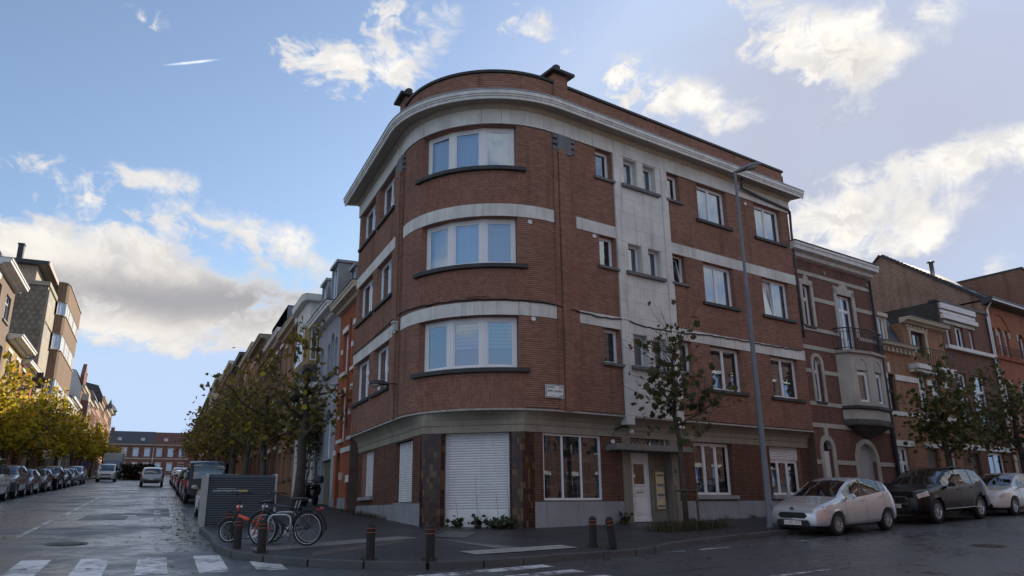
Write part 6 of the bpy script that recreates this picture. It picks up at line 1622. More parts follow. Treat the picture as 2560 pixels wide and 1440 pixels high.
far_house(48.6, 56.4, 14.7, BR_YEL, 'yellow brick house with white cornice below the apartment block', WHITEPAINT, 2, proj=1.0, lint=WHITEPAINT)
H, _, _ = far_house(56.4, 63.6, 14.1, BR_RED, 'low red brick house with curved white eaves beside the apartment block', WHITEPAINT, 2, proj=.7, lint=WHITEPAINT)
# apartment block
AP_ = Bld('apartment_block', 'tall brown apartment block with quilted cement side wall and rounded bay windows', 'building', L2(75, 18))
QUILT = pm('quilted_cement', (.27, .225, .18), .9, .35, 1.6, .3, 20, streak=.4)
zt = 23.0
body(AP_, FO, 63.7, 87.2, zt, 12, SANDW, [], .2, side=QUILT)
b = B(); wall_panel(b, FO, 69.5, 84.0, 5.0, 24.9, .0); 
# projecting bay with rounded near corner
bayp = [(69.8, 0.0), (69.9, .45), (70.15, .8), (70.6, 1.0), (83.5, 1.0), (83.5, 0)]
for (z0, z1, m_) in ((6.0, 9.2, BR_SUN), (10.7, 13.3, BR_SUN), (15.0, 17.9, BR_SUN), (19.6, 21.5, BR_SUN), (22.95, 24.95, BR_SUN)):
    b = B(); uu = 0
    for p, q in zip(bayp[:-1], bayp[1:]):
        L = math.dist(p, q); b.quad(FO.P(p[0], z0, p[1]), FO.P(q[0], z0, q[1]), FO.P(q[0], z1, q[1]), FO.P(p[0], z1, p[1]), [(uu, z0), (uu + L, z0), (uu + L, z1), (uu, z1)]); uu += L
    for z in (z0, z1): b.add([FO.P(u, z, d) for u, d in bayp], [tuple(range(len(bayp)))])
    AP_.add(b, 'bay_spandrel', BR_SUN)
    b = B(); uu = 0
    rgz = lambda z, e: [FO.P(u - (e if u < 75 else -e), z, d + (e if d > .2 else 0)) for u, d in bayp]
    b.grid([rgz(z1 - .02, .0), rgz(z1 - .02, .08), rgz(z1 + .1, .08), rgz(z1 + .1, 0)]); AP_.add(b, 'bay_coping', SANDW)
for (z0, z1) in ((9.2, 10.7), (13.3, 15.0), (17.9, 19.6), (21.5, 22.95)):
    for (a, c) in ((71.1, 73.2), (75.2, 77.2), (79.6, 81.6)):
        f_ = Fr(L2(0, 17.05), eL, nL); AP_.adopt(window(f_, a - .6, c + .4, z0 + .1, z1, -.0, None, (1, 1), .09, 'curtain', simple=True, back_gap=.0))
    p, q = np.array(FO.P(69.85, 0, .2)[:2]), np.array(FO.P(70.6, 0, .92)[:2]); L = float(np.linalg.norm(q - p)); e = (q - p) / L; n = np.array([-e[1], e[0]]); n = n if n @ nL > 0 else -n
    AP_.adopt(window(Fr(p, e, n), 0, L, z0 + .1, z1, .02, None, (1,), .09, 'curtain', simple=True, back_gap=.0))
    b = B(); slab(b, FO, 73.7, 74.5, z0, z1, 0, .96); slab(b, FO, 77.7, 78.9, z0, z1, 0, .96); slab(b, FO, 82.1, 83.5, z0, z1, 0, .96); AP_.add(b, 'bay_pier', SANDW)
    for (a, c) in ((65.0, 67.0),): AP_.adopt(window(FO, a, c, z0, z1, .03, None, (1, 1), .08, 'dark', simple=True, back_gap=-.05))
b = B(); slab(b, FO, 83.5, 87.2, 5, 24.6, -.2, .35); AP_.add(b, 'brick_pier', BR_SUN)
b = B(); slab(b, FO, 83.3, 87.3, 24.6, 24.9, -.4, .5); AP_.add(b, 'pier_cap', GUT)
# set-back top storey with overhanging roof
b = B(); slab(b, FO, 66.5, 84.5, 23.0, 25.6, -12, -1.6); AP_.add(b, 'attic_storey', SANDW)
b = B(); slab(b, FO, 65.8, 85.0, 25.6, 26.0, -12.5, -.6); AP_.add(b, 'attic_roof', GUT)
b = B(); slab(b, FO, 65.8, 85.02, 25.62, 25.98, -.62, -.5); AP_.add(b, 'roof_fascia', pm('pink_fascia', (.55, .36, .32), .6, .1, 2, 0))
b = B(); slab(b, FO, 64.5, 74, 26.0, 26.8, -12, -5); AP_.add(b, 'roof_housing', GUT)
chimney(AP_, FO, 68.0, -3.5, 26.0, 28.0, .7, 0, GUT)
# diamond-quilted cement panels on the side wall: each panel stands proud
QM = B(); QM.add([(0, -.5, 0), (.5, 0, 0), (0, .5, 0), (-.5, 0, 0), (0, 0, .16)], [(0, 1, 4), (1, 2, 4), (2, 3, 4), (3, 0, 4)]); QMe = QM.mesh('quilt_panel'); QMe.materials.append(QUILT)
cntq = 0
sw = Vector((-eL[0], -eL[1], 0)); sx = Vector((-nL[0], -nL[1], 0))
for i in range(22):
    for j in range(26):
        z = 10.5 + j * .48; d = -.3 - i * .52 - (.26 if j % 2 else 0)
        if d < -11.8 or z > 22.7 or cntq >= 300: continue
        q = FO.P(63.69, z, d)
        inst('cement_panel', QMe, AP_.r, AP_.inv @ Matrix(((sx.x, 0, sw.x, q[0]), (sx.y, 0, sw.y, q[1]), (0, 1, 0, q[2]), (0, 0, 0, 1))) @ Matrix.Diagonal((.5, .94, 1, 1))); cntq += 1
b = B(); b.tube([FO.P(63.9, 22.6, .08), FO.P(63.9, 6, .08)], .08, 6); AP_.add(b, 'downpipe', SANDW)
b = B(); slab(b, FO, 63.5, 69.8, 22.9, 23.3, -12, .15); AP_.add(b, 'parapet', SANDW)
for z0, z1 in ((10.7, 13.0), (15.0, 17.6), (19.6, 21.3)):
    b = B(); slab(b, FO, 64.0, 69.5, z0, z1, -.05, .12); AP_.add(b, 'balcony_panel', SANDW)
far_house(87.3, 96, 15.4, WHITEW, 'white rendered house just past the apartment block', WHITEPAINT, 3, 'gable', lint=None, side=GREYW)
H, _, _ = far_house(96, 108, 16.4, SANDW, 'sand-coloured house with small gables in the sunlit row', WHITEPAINT, 4, 'gable', side=WHITEW)
H, _, _ = far_house(108, 118, 19.6, BR_FAR, 'red brick gabled house with a tall white side wall', CREAMW, 3, 'mansard', side=pm('white_side_wall', (.60, .58, .56), .85, .12, .8, .1, 20, streak=.3), dent=True)
polybay(H, FO, [(110, 0), (110.4, .9), (112.6, .9), (113, 0)], (10.2, 11.2, 18.0, 19.0), (STONE, BR_FAR, STONE), [(0, 13, 15.5, 'dark'), (1, 13, 15.5, 'curtain'), (1, 16, 17.6, 'dark')])
b = B(); pts = [(108.2, 19.6), (112, 19.6), (112, 21.5), (110.1, 23.4), (108.2, 21.5)]; b.prism(pts, lambda u, z, d: FO.P(u, z, d), -.4, .1); H.add(b, 'street_gable', BR_FAR)
chimney(H, FO, 117.4, -3, 21, 23.6, .8, 4)
for i, (u0, u1, z, m, lab, rf) in enumerate(((118, 128, 19.0, BR_TAN, 'tan brick house with dormers in the distant sunlit row', 'mansard'), (128, 138, 20.0, BR_FAR, 'red house with pale gables deep in the sunlit row', 'gable'), (138, 150, 21.0, BR_TAN, 'long tan house deep in the sunlit row', 'mansard'),
        (150, 160, 23.6, BR_FAR, 'tall dark-sided red house near the end of the sunlit row', 'mansard'), (160, 174, 22.4, BR_TAN, 'tan house second from the end of the sunlit row', 'gable'), (174, 186, 24.2, BR_FAR, 'last house of the sunlit row with pointed turret roof', 'mansard'))):
    H, _, _ = far_house(u0, u1, z, m, lab, CREAMW, 4, rf, side=pm('dark_party_wall', (.09, .085, .085), .9, .2, 1, .1) if i in (3,) else None, lint=CREAMW)
    chimney(H, FO, u0 + .8, -3.5, z + 1.5, z + 4.6, 1.1, 4)
    if i == 5:
        q = FO.P(184, z, -.5); b = B(); b.lathe([(1.5, 0), (1.5, .8), (1.8, .9), (1.1, 2.0), (.4, 2.6), (.05, 3.6)], 8, q); H.add(b, 'turret', SLATE)
# ------------------------------------------------------------------ terrace closing the far end of the street
FE = Fr(L2(212, 26), nL, -eL)
def end_house(u0, u1, zt, m, lab, roofm, nwin, ridge=4.0):
    H = Bld('terrace_house', lab, 'house', FE.P((u0 + u1) / 2, 0)[:2])
    zg = gz(*FE.P((u0 + u1) / 2, 0)[:2])
    cols = [(u0 + (k + .25) * (u1 - u0) / nwin, u0 + (k + .75) * (u1 - u0) / nwin) for k in range(nwin)]
    fl = [(zg + .9, zg + 2.9), (zt - 3.0, zt - .9)]
    body(H, FE, u0, u1, zt, 8, m, [(a, c, z0, z1) for a, c in cols for z0, z1 in fl], .2)
    grid_windows(H, FE, cols, fl, lint=CREAMW, trans=True, frame=WHITEFRAME)
    cornice(H, FE, u0, u1, zt - .2, .4, .4, CREAMW, ends=0); lintel(H, FE, u0, u1, fl[1][0] - .7, fl[1][0] - .4, STONE, .06, 'stone_band')
    gable_roof(H, FE, u0, u1, zt + .1, zt + ridge, 4, 8, roofm, .2, m)
    for k in range(2):
        u = u0 + (k + .5) * (u1 - u0) / 2; z = zt + .1 + ridge * .28
        b = B(); slab(b, FE, u - .5, u + .5, z, z + .8, -1.8, -.8); H.add(b, 'roof_light', pm('roof_light', (.5, .52, .55), .3, .1, 3, 0))
    return H
zE = gz(*FE.P(16, 0)[:2])
end_house(-8, 6.2, zE + 7.0, BR_FAR, 'brick terrace house with slate roof at the left of the street end', SLATE, 5)
H = end_house(6.3, 17.5, zE + 7.6, BR_FAR, 'taller brick terrace house with slate roof closing the street', SLATE, 4, 3.8); chimney(H, FE, 7, -4, zE + 11, zE + 12.2, .9, 2)
end_house(17.6, 29, zE + 7.6, BR_FAR, 'brick terrace house with red tiled roof closing the street', pm('red_tile_roof', (.13, .06, .05), .8, .3, 3, .3), 4, 3.7)
end_house(29.1, 46, zE + 7.2, BR_FAR, 'brick terrace house at the right of the street end behind trees', SLATE, 5)

# ------------------------------------------------------------------ vehicles
def lerp_tab(tab, x):
    if x <= tab[0][0]: return tab[0][1]
    for (a, va), (c, vc) in zip(tab[:-1], tab[1:]):
        if x <= c:
            t = (x - a) / (c - a) if c > a else 1
            return va + (vc - va) * t
    return tab[-1][1]
CARS = {
 'hatch': dict(L=3.97, W=1.72, wb=2.49, fo=.80, r=.305, sill=.24, spokes=12,
    top=[(0, .60), (.05, .68), (.14, .75), (.35, .83), (.7, .91), (1.02, .985), (1.08, 1.0), (1.45, 1.24), (1.78, 1.41), (2.1, 1.475), (2.4, 1.49), (2.9, 1.475), (3.3, 1.42), (3.46, 1.375), (3.62, 1.18), (3.76, 1.0), (3.86, .93), (3.94, .82), (3.97, .6)],
    belt=[(0, .58), (.1, .66), (.4, .78), (1.0, .90), (1.4, .93), (2.4, 1.0), (3.2, 1.08), (3.5, 1.10), (3.72, .98), (3.9, .85), (3.97, .58)],
    win=[(1.30, 2.18), (2.27, 3.05), (3.10, 3.40)], ws=(1.08, 1.80), rw=(3.46, 3.76), tum=.76, hl=(.05, .66), tl=(3.62, 3.93), doors=(1.22, 2.22, 3.2)),
 'suv': dict(L=4.69, W=1.90, wb=2.865, fo=.87, r=.37, sill=.32, spokes=10,
    top=[(0, .80), (.04, .93), (.1, .98), (.4, 1.03), (.9, 1.09), (1.28, 1.145), (1.36, 1.16), (1.75, 1.40), (2.1, 1.565), (2.5, 1.64), (2.9, 1.66), (3.6, 1.645), (4.1, 1.58), (4.3, 1.52), (4.45, 1.28), (4.55, 1.08), (4.64, 1.0), (4.69, .75)],
    belt=[(0, .78), (.08, .90), (.4, .97), (1.3, 1.06), (2.4, 1.09), (3.6, 1.14), (4.1, 1.22), (4.4, 1.12), (4.6, .98), (4.69, .74)],
    win=[(1.72, 2.52), (2.60, 3.42), (3.50, 4.12)], ws=(1.36, 2.1), rw=(4.3, 4.56), tum=.77, hl=(.06, .50), tl=(4.30, 4.66), doors=(1.55, 2.56, 3.5)),
 'saloon': dict(L=4.45, W=1.80, wb=2.68, fo=.88, r=.325, sill=.24, spokes=10,
    top=[(0, .62), (.05, .70), (.15, .77), (.5, .87), (1.0, .95), (1.2, .985), (1.28, 1.0), (1.7, 1.24), (2.05, 1.40), (2.4, 1.455), (2.8, 1.46), (3.3, 1.43), (3.75, 1.34), (3.95, 1.26), (4.15, 1.08), (4.28, .98), (4.4, .88), (4.45, .62)],
    belt=[(0, .60), (.1, .68), (.4, .79), (1.2, .91), (2.4, .95), (3.4, 1.0), (3.9, 1.04), (4.2, .96), (4.4, .82), (4.45, .6)],
    win=[(1.55, 2.38), (2.46, 3.25), (3.32, 3.75)], ws=(1.28, 2.06), rw=(3.95, 4.28), tum=.76, hl=(.08, .58), tl=(4.05, 4.42), doors=(1.42, 2.42, 3.4)),
 'van': dict(L=5.0, W=1.94, wb=3.2, fo=.95, r=.34, sill=.30, spokes=8,
    top=[(0, .80), (.04, .95), (.15, 1.02), (.5, 1.10), (.75, 1.16), (.82, 1.18), (1.2, 1.48), (1.55, 1.75), (1.85, 1.88), (2.3, 1.93), (3.5, 1.94), (4.5, 1.92), (4.78, 1.87), (4.9, 1.60), (4.95, 1.15), (4.98, .95), (5.0, .6)],
    belt=[(0, .78), (.1, .92), (.5, 1.02), (1.0, 1.06), (2.5, 1.08), (4.7, 1.10), (4.9, 1.05), (5.0, .6)],
    win=[(1.32, 2.05), (2.15, 3.3), (3.42, 4.6)], ws=(.82, 1.82), rw=(4.78, 4.95), tum=.86, hl=(.06, .5), tl=(4.6, 4.96), doors=(1.2, 2.1, 3.36)),
}
LIGHTGL = pm('headlamp', (.62, .65, .70), .10, .25, 5, 0, spec=.9, metal=.55)
REDGL = pm('tail_lamp', (.32, .015, .012), .15, .3, 10, 0, spec=.8)
CHROME = pm('chrome', (.6, .61, .63), .15, .1, 4, 0, metal=1.0)
SEATS = pm('car_interior', (.03, .03, .032), .8, .2, 4, 0)
_carcache = {}
def car_meshes(kind):
    if kind in _carcache: return _carcache[kind]
    S = CARS[kind]; L, Wd = S['L'], S['W']; hw0 = Wd / 2
    ax = [S['fo'], S['fo'] + S['wb']]; r = S['r']; ra = r + .055
    st = set([0, L])
    for t in S['top'] + S['belt']: st.add(t[0])
    for w in S['win']: st.update(w)
    for k in ('ws', 'rw', 'hl', 'tl'): st.update(S[k])
    for a in ax:
        for i in range(-10, 11): st.add(a + ra * math.sin(math.pi / 2 * i / 10))
    x = 0
    while x < L: st.add(x); x += .12
    st = sorted(st); xs = [st[0]]
    for v in st[1:]:
        if v - xs[-1] > .012: xs.append(v)
    xs[-1] = L
    fr_side = (0, .05, .14, .3, .48, .64, .78, .9, 1.0)
    yb = (.86, .955, .985, 1.0, 1.0, .995, .985, .965, .93)
    def zbot(d):
        z = S['sill']
        if d < .55: z += .0 + .04 * (1 - d / .55)
        if d > L - .5: z += .10 * (d - L + .5) / .5
        for a in ax:
            q = ra * ra - (d - a) ** 2
            if q > 0: z = max(z, r + math.sqrt(q) * .96 - .01)
        return z
    def hw(d):
        e = min(d, L - d); f = 1.0
        R_ = .75 if d < L / 2 else .5
        if e < R_: f = 1 - (.20 if d < L / 2 else .13) * (1 - e / R_) ** 2.4
        return hw0 * f
    rows = []
    for d in xs:
        zb, zs, zt = zbot(d), lerp_tab(S['belt'], d), lerp_tab(S['top'], d)
        zs = min(zs, zt - .01); zb_s = S['sill']; h = hw(d)
        half = []
        for f, y in zip(fr_side, yb):
            z = max(zb, zb_s + (zs - zb_s) * f); half.append((h * y, z))
        g = min(1.0, max(0.0, (zt - zs) / .36))
        ye = h * (.90 * (1 - g) + S['tum'] * g); ze = zt - (.012 + .055 * g)
        mid = ((h * .93 + ye) / 2 + .012 * g, (zs + ze) / 2)
        half += [mid, (ye, ze), (ye * .86, zt - .028 * (.3 + g)), (ye * .5, zt - .006), (0, zt)]
        rows.append([(L / 2 - d, y, z) for y, z in half] )
    nh = len(rows[0]); parts = {k: B() for k in ('body', 'windscreen', 'rear_window', 'side', 'headlight', 'tail_light')}
    sidew = {}
    NS = len(fr_side)
    for i in range(len(xs) - 1):
        dm = (xs[i] + xs[i + 1]) / 2
        for j in range(nh - 1):
            for sgn in (1, -1):
                q = [rows[i][j], rows[i + 1][j], rows[i + 1][j + 1], rows[i][j + 1]]
                q = [(p[0], p[1] * sgn, p[2]) for p in q]
                if sgn < 0: q = q[::-1]
                key = 'body'
                if NS - 1 <= j < NS + 1:
                    for k, w in enumerate(S['win']):
                        if w[0] < dm < w[1]: key = ('w', k, sgn)
                    if key == 'body' and S['win'][0][0] < dm < S['win'][-1][1]: key = ('b', 0, sgn)
                    if S['ws'][0] + .16 < dm < S['win'][0][0] - .05: key = ('w', 9, sgn)
                if j >= NS + 2 and S['ws'][0] < dm < S['ws'][1]: key = 'windscreen'
                if j >= NS + 2 and S['rw'][0] < dm < S['rw'][1]: key = 'rear_window'
                if j in (NS - 3, NS - 2) and S['hl'][0] < dm < S['hl'][1]: key = ('h', 0, sgn)
                if j in (NS - 4, NS - 3, NS - 2) and S['tl'][0] < dm < S['tl'][1]: key = ('t', 0, sgn)
                t = sidew.setdefault(key, B()) if isinstance(key, tuple) else parts[key]
                t.add(q, [(0, 1, 2, 3)])
    for e, row in ((0, rows[0]), (1, rows[-1])):
        n = len(row); pts = row + [(p[0], -p[1], p[2]) for p in row]
        parts['body'].add(pts, [(k, k + 1, n + k + 1, n + k) if e else (k + 1, k, n + k, n + k + 1) for k in range(n - 1)])
    res = {}
    res['body'] = parts['body'].mesh('car_body', True, fix=True)
    res['windscreen'] = parts['windscreen'].mesh('windscreen', True, fix=True); res['rear_window'] = parts['rear_window'].mesh('rear_window', True, fix=True)
    res['multi'] = {k: b_.mesh('car_piece', True, fix=True) for k, b_ in sidew.items()}
    # floor pan, arch liners and cabin block that stop one looking through the car
    b = B(); b.box(-L / 2 + .12, L / 2 - .12, -hw0 * .66, hw0 * .66, S['sill'] - .04, S['sill'] + .2); b.box(L / 2 - S['rw'][0], L / 2 - S['ws'][0] - .1, -hw0 * .72, hw0 * .72, S['sill'] + .2, lerp_tab(S['belt'], L * .5) - .16); b.box(L / 2 - S['ws'][0] - .35, L / 2 - S['ws'][0] - .1, -hw0 * .7, hw0 * .7, .6, lerp_tab(S['belt'], S['ws'][0]) - .02)
    for w in S['win'][:2]:
        d = (w[0] + w[1]) / 2 + .12
        for y in (-.36, .36): b.box(L / 2 - d - .28, L / 2 - d + .12, y - .24, y + .24, .5, 1.06 if kind != 'van' else 1.2); b.box(L / 2 - d - .34, L / 2 - d - .2, y - .2, y + .2, .6, 1.30 if kind not in ('van', 'suv') else 1.42)
    res['under'] = b.mesh('underbody')
    b = B(); b.lathe([(r * .62, -.10), (r * .9, -.105), (r, -.07), (r, .07), (r * .9, .105), (r * .62, .10)], 28, axis='y'); res['tyre'] = b.mesh('tyre', True)
    b = B(); b.lathe([(r * .62, .10), (r * .64, .085), (r * .58, .06), (r * .56, .02), (.001, .015)], 28, axis='y'); res['dish'] = b.mesh('wheel_dish', True)
    b = B(); ns = S['spokes']
    for k in range(ns):
        a = 2 * math.pi * k / ns; c, s = math.cos(a), math.sin(a)
        w0, w1 = r * .03, r * .07
        def q(rad, w, y): return (c * rad - s * w, y, s * rad + c * w)
        b.hexa([q(r * .12, -w0, .05), q(r * .12, w0, .05), q(r * .6, w1 * .7, .05), q(r * .6, -w1 * .7, .05), q(r * .12, -w0, .085), q(r * .12, w0, .085), q(r * .6, w1 * .7, .09), q(r * .6, -w1 * .7, .09)])
    b.lathe([(r * .16, .05), (r * .16, .095), (.001, .1)], 14, axis='y'); b.lathe([(r * .57, .07), (r * .6, .098), (r * .645, .1), (r * .645, .08)], 28, axis='y')
    res['rim'] = b.mesh('rim')
    # seams, trims
    b = B()
    def side_pt(d, f, sgn, o=.004):
        zs = min(lerp_tab(S['belt'], d), lerp_tab(S['top'], d) - .01); z = S['sill'] + (zs - S['sill']) * f
        y = hw(d) * float(np.interp(f, fr_side, yb)) + o
        return (L / 2 - d, y * sgn, z)
    for d in S['doors']:
        for sgn in (1, -1):
            for f0, f1 in ((.06, .14), (.14, .3), (.3, .48), (.48, .64), (.64, .78), (.78, .9), (.9, 1.0)):
                b.quad(side_pt(d - .006, f0, sgn), side_pt(d + .006, f0, sgn), side_pt(d + .006, f1, sgn), side_pt(d - .006, f1, sgn))
    for sgn in (1, -1):
        ds = [S['fo'] + ra + .02 + (S['wb'] - 2 * ra - .04) * k / 8 for k in range(9)]
        for a, c in zip(ds[:-1], ds[1:]): b.quad(side_pt(a, .0, sgn, .012), side_pt(c, .0, sgn, .012), side_pt(c, .12, sgn, .006), side_pt(a, .12, sgn, .006))
    res['seams'] = b.mesh('door_seams')
    hnd = []
    for d in (S['doors'][1] - .16, S['doors'][2] - .16):
        for sgn in (1, -1):
            b = B(); p = side_pt(d, .86, sgn, .0); b.box(p[0] - .09, p[0] + .09, p[1] - .012, p[1] + .012 + .02 * (1 if sgn > 0 else -.2), p[2] - .014, p[2] + .014); hnd.append(b.mesh('door_handle'))
    res['handles'] = hnd
    mir = []
    for sgn in (1, -1):
        d = S['win'][0][0] + .06; zs = lerp_tab(S['belt'], d); y = hw(d) * .95
        b = B(); prof = []
        for t, sc in ((-.07, .5), (-.05, .85), (0, 1), (.05, 1), (.07, .9)):
            prof.append([(L / 2 - d + t, sgn * (y + .14 + .11 * sc * math.cos(a)), zs + .07 + .075 * sc * math.sin(a)) for a in [2 * math.pi * k / 12 for k in range(13)]])
        b.grid(prof); b.add([prof[0][k] for k in range(12)], [tuple(range(12))]); b.add([prof[-1][k] for k in range(12)], [tuple(range(12))])
        b.box(L / 2 - d - .03, L / 2 - d + .03, min(sgn * y, sgn * (y + .1)), max(sgn * y, sgn * (y + .1)), zs - .0, zs + .05)
        mir.append(b.mesh('wing_mirror', True))
    res['mirrors'] = mir
    # front: grille, intakes, plates
    zf = lerp_tab(S['top'], .02); x0 = L / 2 + .004
    b = B(); gw = hw0 * .52
    gz0, gz1 = (zf - .17, zf - .02) if kind == 'hatch' else ((zf - .26, zf - .03) if kind == 'suv' else (zf - .14, zf - .02))
    pl = [(-gw, gz0 + .07), (-gw * .82, gz0), (gw * .82, gz0), (gw, gz0 + .07), (gw * .8, gz1), (-gw * .8, gz1)]
    b.prism(pl, lambda y, z, d: (L / 2 + d, y, z), -.06, .012); res['grille'] = b.mesh('grille')
    b = B()
    for k in range(5):
        z = gz0 + (k + .5) * (gz1 - gz0) / 5; b.box(L / 2 + .008, L / 2 + .02, -gw * .82, gw * .82, z - .004, z + .004)
    res['grille_bars'] = b.mesh('grille_bar')
    b = B(); b.prism([(-.52, .30), (-.44, .24), (.44, .24), (.52, .30), (.46, .40), (-.46, .40)], lambda y, z, d: (L / 2 + d, y * hw0 / .86, z + S['sill'] - .22), -.06, .008); res['intake'] = b.mesh('lower_intake')
    fg = []
    for sgn in (1, -1):
        b = B(); y = hw0 * .70; b.prism([(y - .14, .40), (y + .02, .36), (y + .06, .48), (y - .02, .50)], lambda yy, z, d: (L / 2 - .055 - max(0, (yy - hw0 * .6)) * .6 + d, yy * sgn, z + S['sill'] - .22 + .04), -.05, .03); fg.append(b.mesh('fog_light_recess'))
    res['fog'] = fg
    b = B(); b.box(L / 2 + .0, L / 2 + .03, -.26, .26, zf - .34 if kind != 'suv' else zf - .38, zf - .23 if kind != 'suv' else zf - .27); res['plate'] = b.mesh('number_plate'); res['plate_z'] = zf - .285 if kind != 'suv' else zf - .325
    b = B(); zr = .62 if kind != 'suv' else .80
    zr = {'hatch': .60, 'suv': .82, 'saloon': .66, 'van': .72}[kind]
    b.box(-L / 2 - .012, -L / 2 + .03, -.26, .26, zr - .055, zr + .055); res['rplate'] = b.mesh('number_plate')
    b = B(); b.box(-L / 2 - .008, -L / 2 + .1, -hw0 * .72, hw0 * .72, S['sill'] + .06, S['sill'] + .24); res['rbumper'] = b.mesh('rear_diffuser')
    _carcache[kind] = res
    return res
def ground_matrix(x, y, heading, h=0.0):
    e = .8
    n = Vector((-(gz(x + e, y) - gz(x - e, y)) / (2 * e), -(gz(x, y + e) - gz(x, y - e)) / (2 * e), 1)).normalized()
    f = Vector((math.cos(heading), math.sin(heading), 0)); f = (f - n * f.dot(n)).normalized(); l = n.cross(f)
    return Matrix(((f.x, l.x, n.x, x), (f.y, l.y, n.y, y), (f.z, l.z, n.z, gz(x, y) + h), (0, 0, 0, 1)))
def car(kind, pos, heading, paint, label, group=None, name='parked_car', detail=2, plate=None, cat='car', trim=None, grille_m=None, rim_m=None, h=0.0):
    S = CARS[kind]; R_ = car_meshes(kind)
    t = thing(name, label, cat, group=group, mat=ground_matrix(pos[0], pos[1], heading, h))
    def put(nm, me, mat, M=None, par=None):
        if not len(me.materials): me.materials.append(mat)
        return inst(nm, me, par or t, M or Matrix.Identity(4), mat)
    body_ = put('body', R_['body'], paint)
    put('windscreen', R_['windscreen'], GLASSCAR); put('rear_window', R_['rear_window'], GLASSCAR); put('underbody', R_['under'], SEATS)
    for k, me in R_['multi'].items():
        if k[0] == 'w': put('side_window', me, GLASSCAR)
        elif k[0] == 'b': put('window_pillar', me, BLACKP)
        elif k[0] == 'h': put('headlight', me, LIGHTGL)
        else: put('tail_light', me, REDGL)
    put('door_seams', R_['seams'], BLACKP, par=body_)['kind'] = 'stuff'
    for d in (S['fo'], S['fo'] + S['wb']):
        for sgn in (1, -1):
            M = Matrix.Translation((S['L'] / 2 - d, sgn * (S['W'] / 2 - .125), S['r'])) @ (Matrix.Identity(4) if sgn > 0 else Matrix.Rotation(math.pi, 4, 'Z'))
            w = put('wheel', R_['tyre'], RUBBER, M)
            put('wheel_dish', R_['dish'], SEATS, par=w)
            if detail > 0: put('rim', R_['rim'], rim_m or RIM, par=w)
    if detail > 1:
        for sgn in (1, -1):
            for dd, yy in ((.20, .62), (.34, .74)):
                zz = lerp_tab(S['belt'], dd) - .055
                bq = B(); bq.lathe([(.001, .0), (.05, .012), (.055, .03)], 12); oq = bq.obj('lamp_reflector', CHROME, t); oq.matrix_local = Matrix.Translation((S['L'] / 2 - dd + .05, sgn * yy * S['W'] / 1.72, zz)) @ Vector((.75, .6 * sgn, .25)).to_track_quat('Z', 'Y').to_matrix().to_4x4()
    for me in R_['mirrors']: put('wing_mirror', me, trim or paint)
    if detail > 0:
        for me in R_['handles']: put('door_handle', me, trim or paint)
        put('grille', R_['grille'], BLACKP); put('grille_bars', R_['grille_bars'], grille_m or BLACKP); put('lower_intake', R_['intake'], BLACKP)
        for me in R_['fog']: put('fog_light_recess', me, BLACKP)
        put('rear_bumper_insert', R_['rbumper'], BLACKP)
        p = put('number_plate', R_['plate'], plate_white()); rp = put('number_plate', R_['rplate'], plate_white())
        if plate:
            me = text_mesh(plate, .105, .001); me.materials.append(plate_red())
            inst('plate_lettering', me, p, Matrix.Translation((S['L'] / 2 + .0315, 0, R_['plate_z'])) @ Matrix(((0, 0, 1, 0), (1, 0, 0, 0), (0, 1, 0, 0), (0, 0, 0, 1))))
    return t
HR = math.atan2(eR[1], eR[0]); HL = math.atan2(eL[1], eL[0])
P_SIL = paint_mat('silver_paint', (.58, .60, .63), .45, .24); P_BLK = paint_mat('black_paint', (.004, .0045, .007), .0, .2, .12); P_WHT = paint_mat('white_car_paint', (.66, .66, .65), .0, .35)
P_GRY = paint_mat('grey_paint', (.10, .105, .115), .3, .33); P_DGR = paint_mat('graphite_paint', (.045, .048, .055), .3, .33); P_BEI = paint_mat('beige_paint', (.42, .36, .27), .3, .35); P_LGR = paint_mat('light_grey_paint', (.33, .35, .38), .45, .34); P_BLU = paint_mat('dark_blue_paint', (.02, .03, .06), .2, .33)
# parked on the right street, noses towards the crossing
def on_R(u, w): return R2(u, w)
c1 = car('hatch', on_R(10.62, 4.02), HR + math.pi, P_SIL, 'silver hatchback parked at the kerb nearest the street lamp', 'cars parked on the right street', plate='2-VBD-437', rim_m=RIM)
b = B(); b.tube([(-.75, .0, 1.46), (-.98, .0, 1.62)], .004, 4); b.obj('aerial', BLACKP, c1)
b = B(); q = [(-.085, 0)]; b.lathe([(.06, 0), (.06, .012), (.001, .014)], 14); o = b.obj('badge', pm('badge_blue', (.02, .04, .12), .3, .1, 3, 0), c1); o.matrix_local = Matrix.Translation((3.97 / 2 + .0, 0, .71)) @ Matrix.Rotation(math.pi / 2, 4, 'Y') @ Matrix.Diagonal((.55, 1.1, 1, 1))
c2 = car('suv', on_R(16.35, 3.93), HR + math.pi, P_BLK, 'black estate SUV parked between the silver hatchback and the white car', 'cars parked on the right street', plate='1-XCV-434', trim=BLACKP)
b = B(); S_ = CARS['suv']
for sgn in (1, -1):
    for nm, ys in (('roof_rail', .0),): b.tube([(S_['L'] / 2 - d, sgn * .68, lerp_tab(S_['top'], d) + .03) for d in (2.3, 2.6, 3.2, 3.8, 4.1)], .018, 6)
b.obj('roof_rails', BLACKP, c2)
b = B()
for sgn in (1, -1): b.box(S_['L'] / 2 - 3.6, S_['L'] / 2 - 1.3, sgn * .955 - .006, sgn * .955 + .006, .40, .425); b.box(S_['L'] / 2 - .06, S_['L'] / 2 - .01, sgn * .66 - .12, sgn * .66 + .08, .50, .53)
b.obj('chrome_strip', CHROME, c2)
b = B(); gy = .86 * .95 * .62
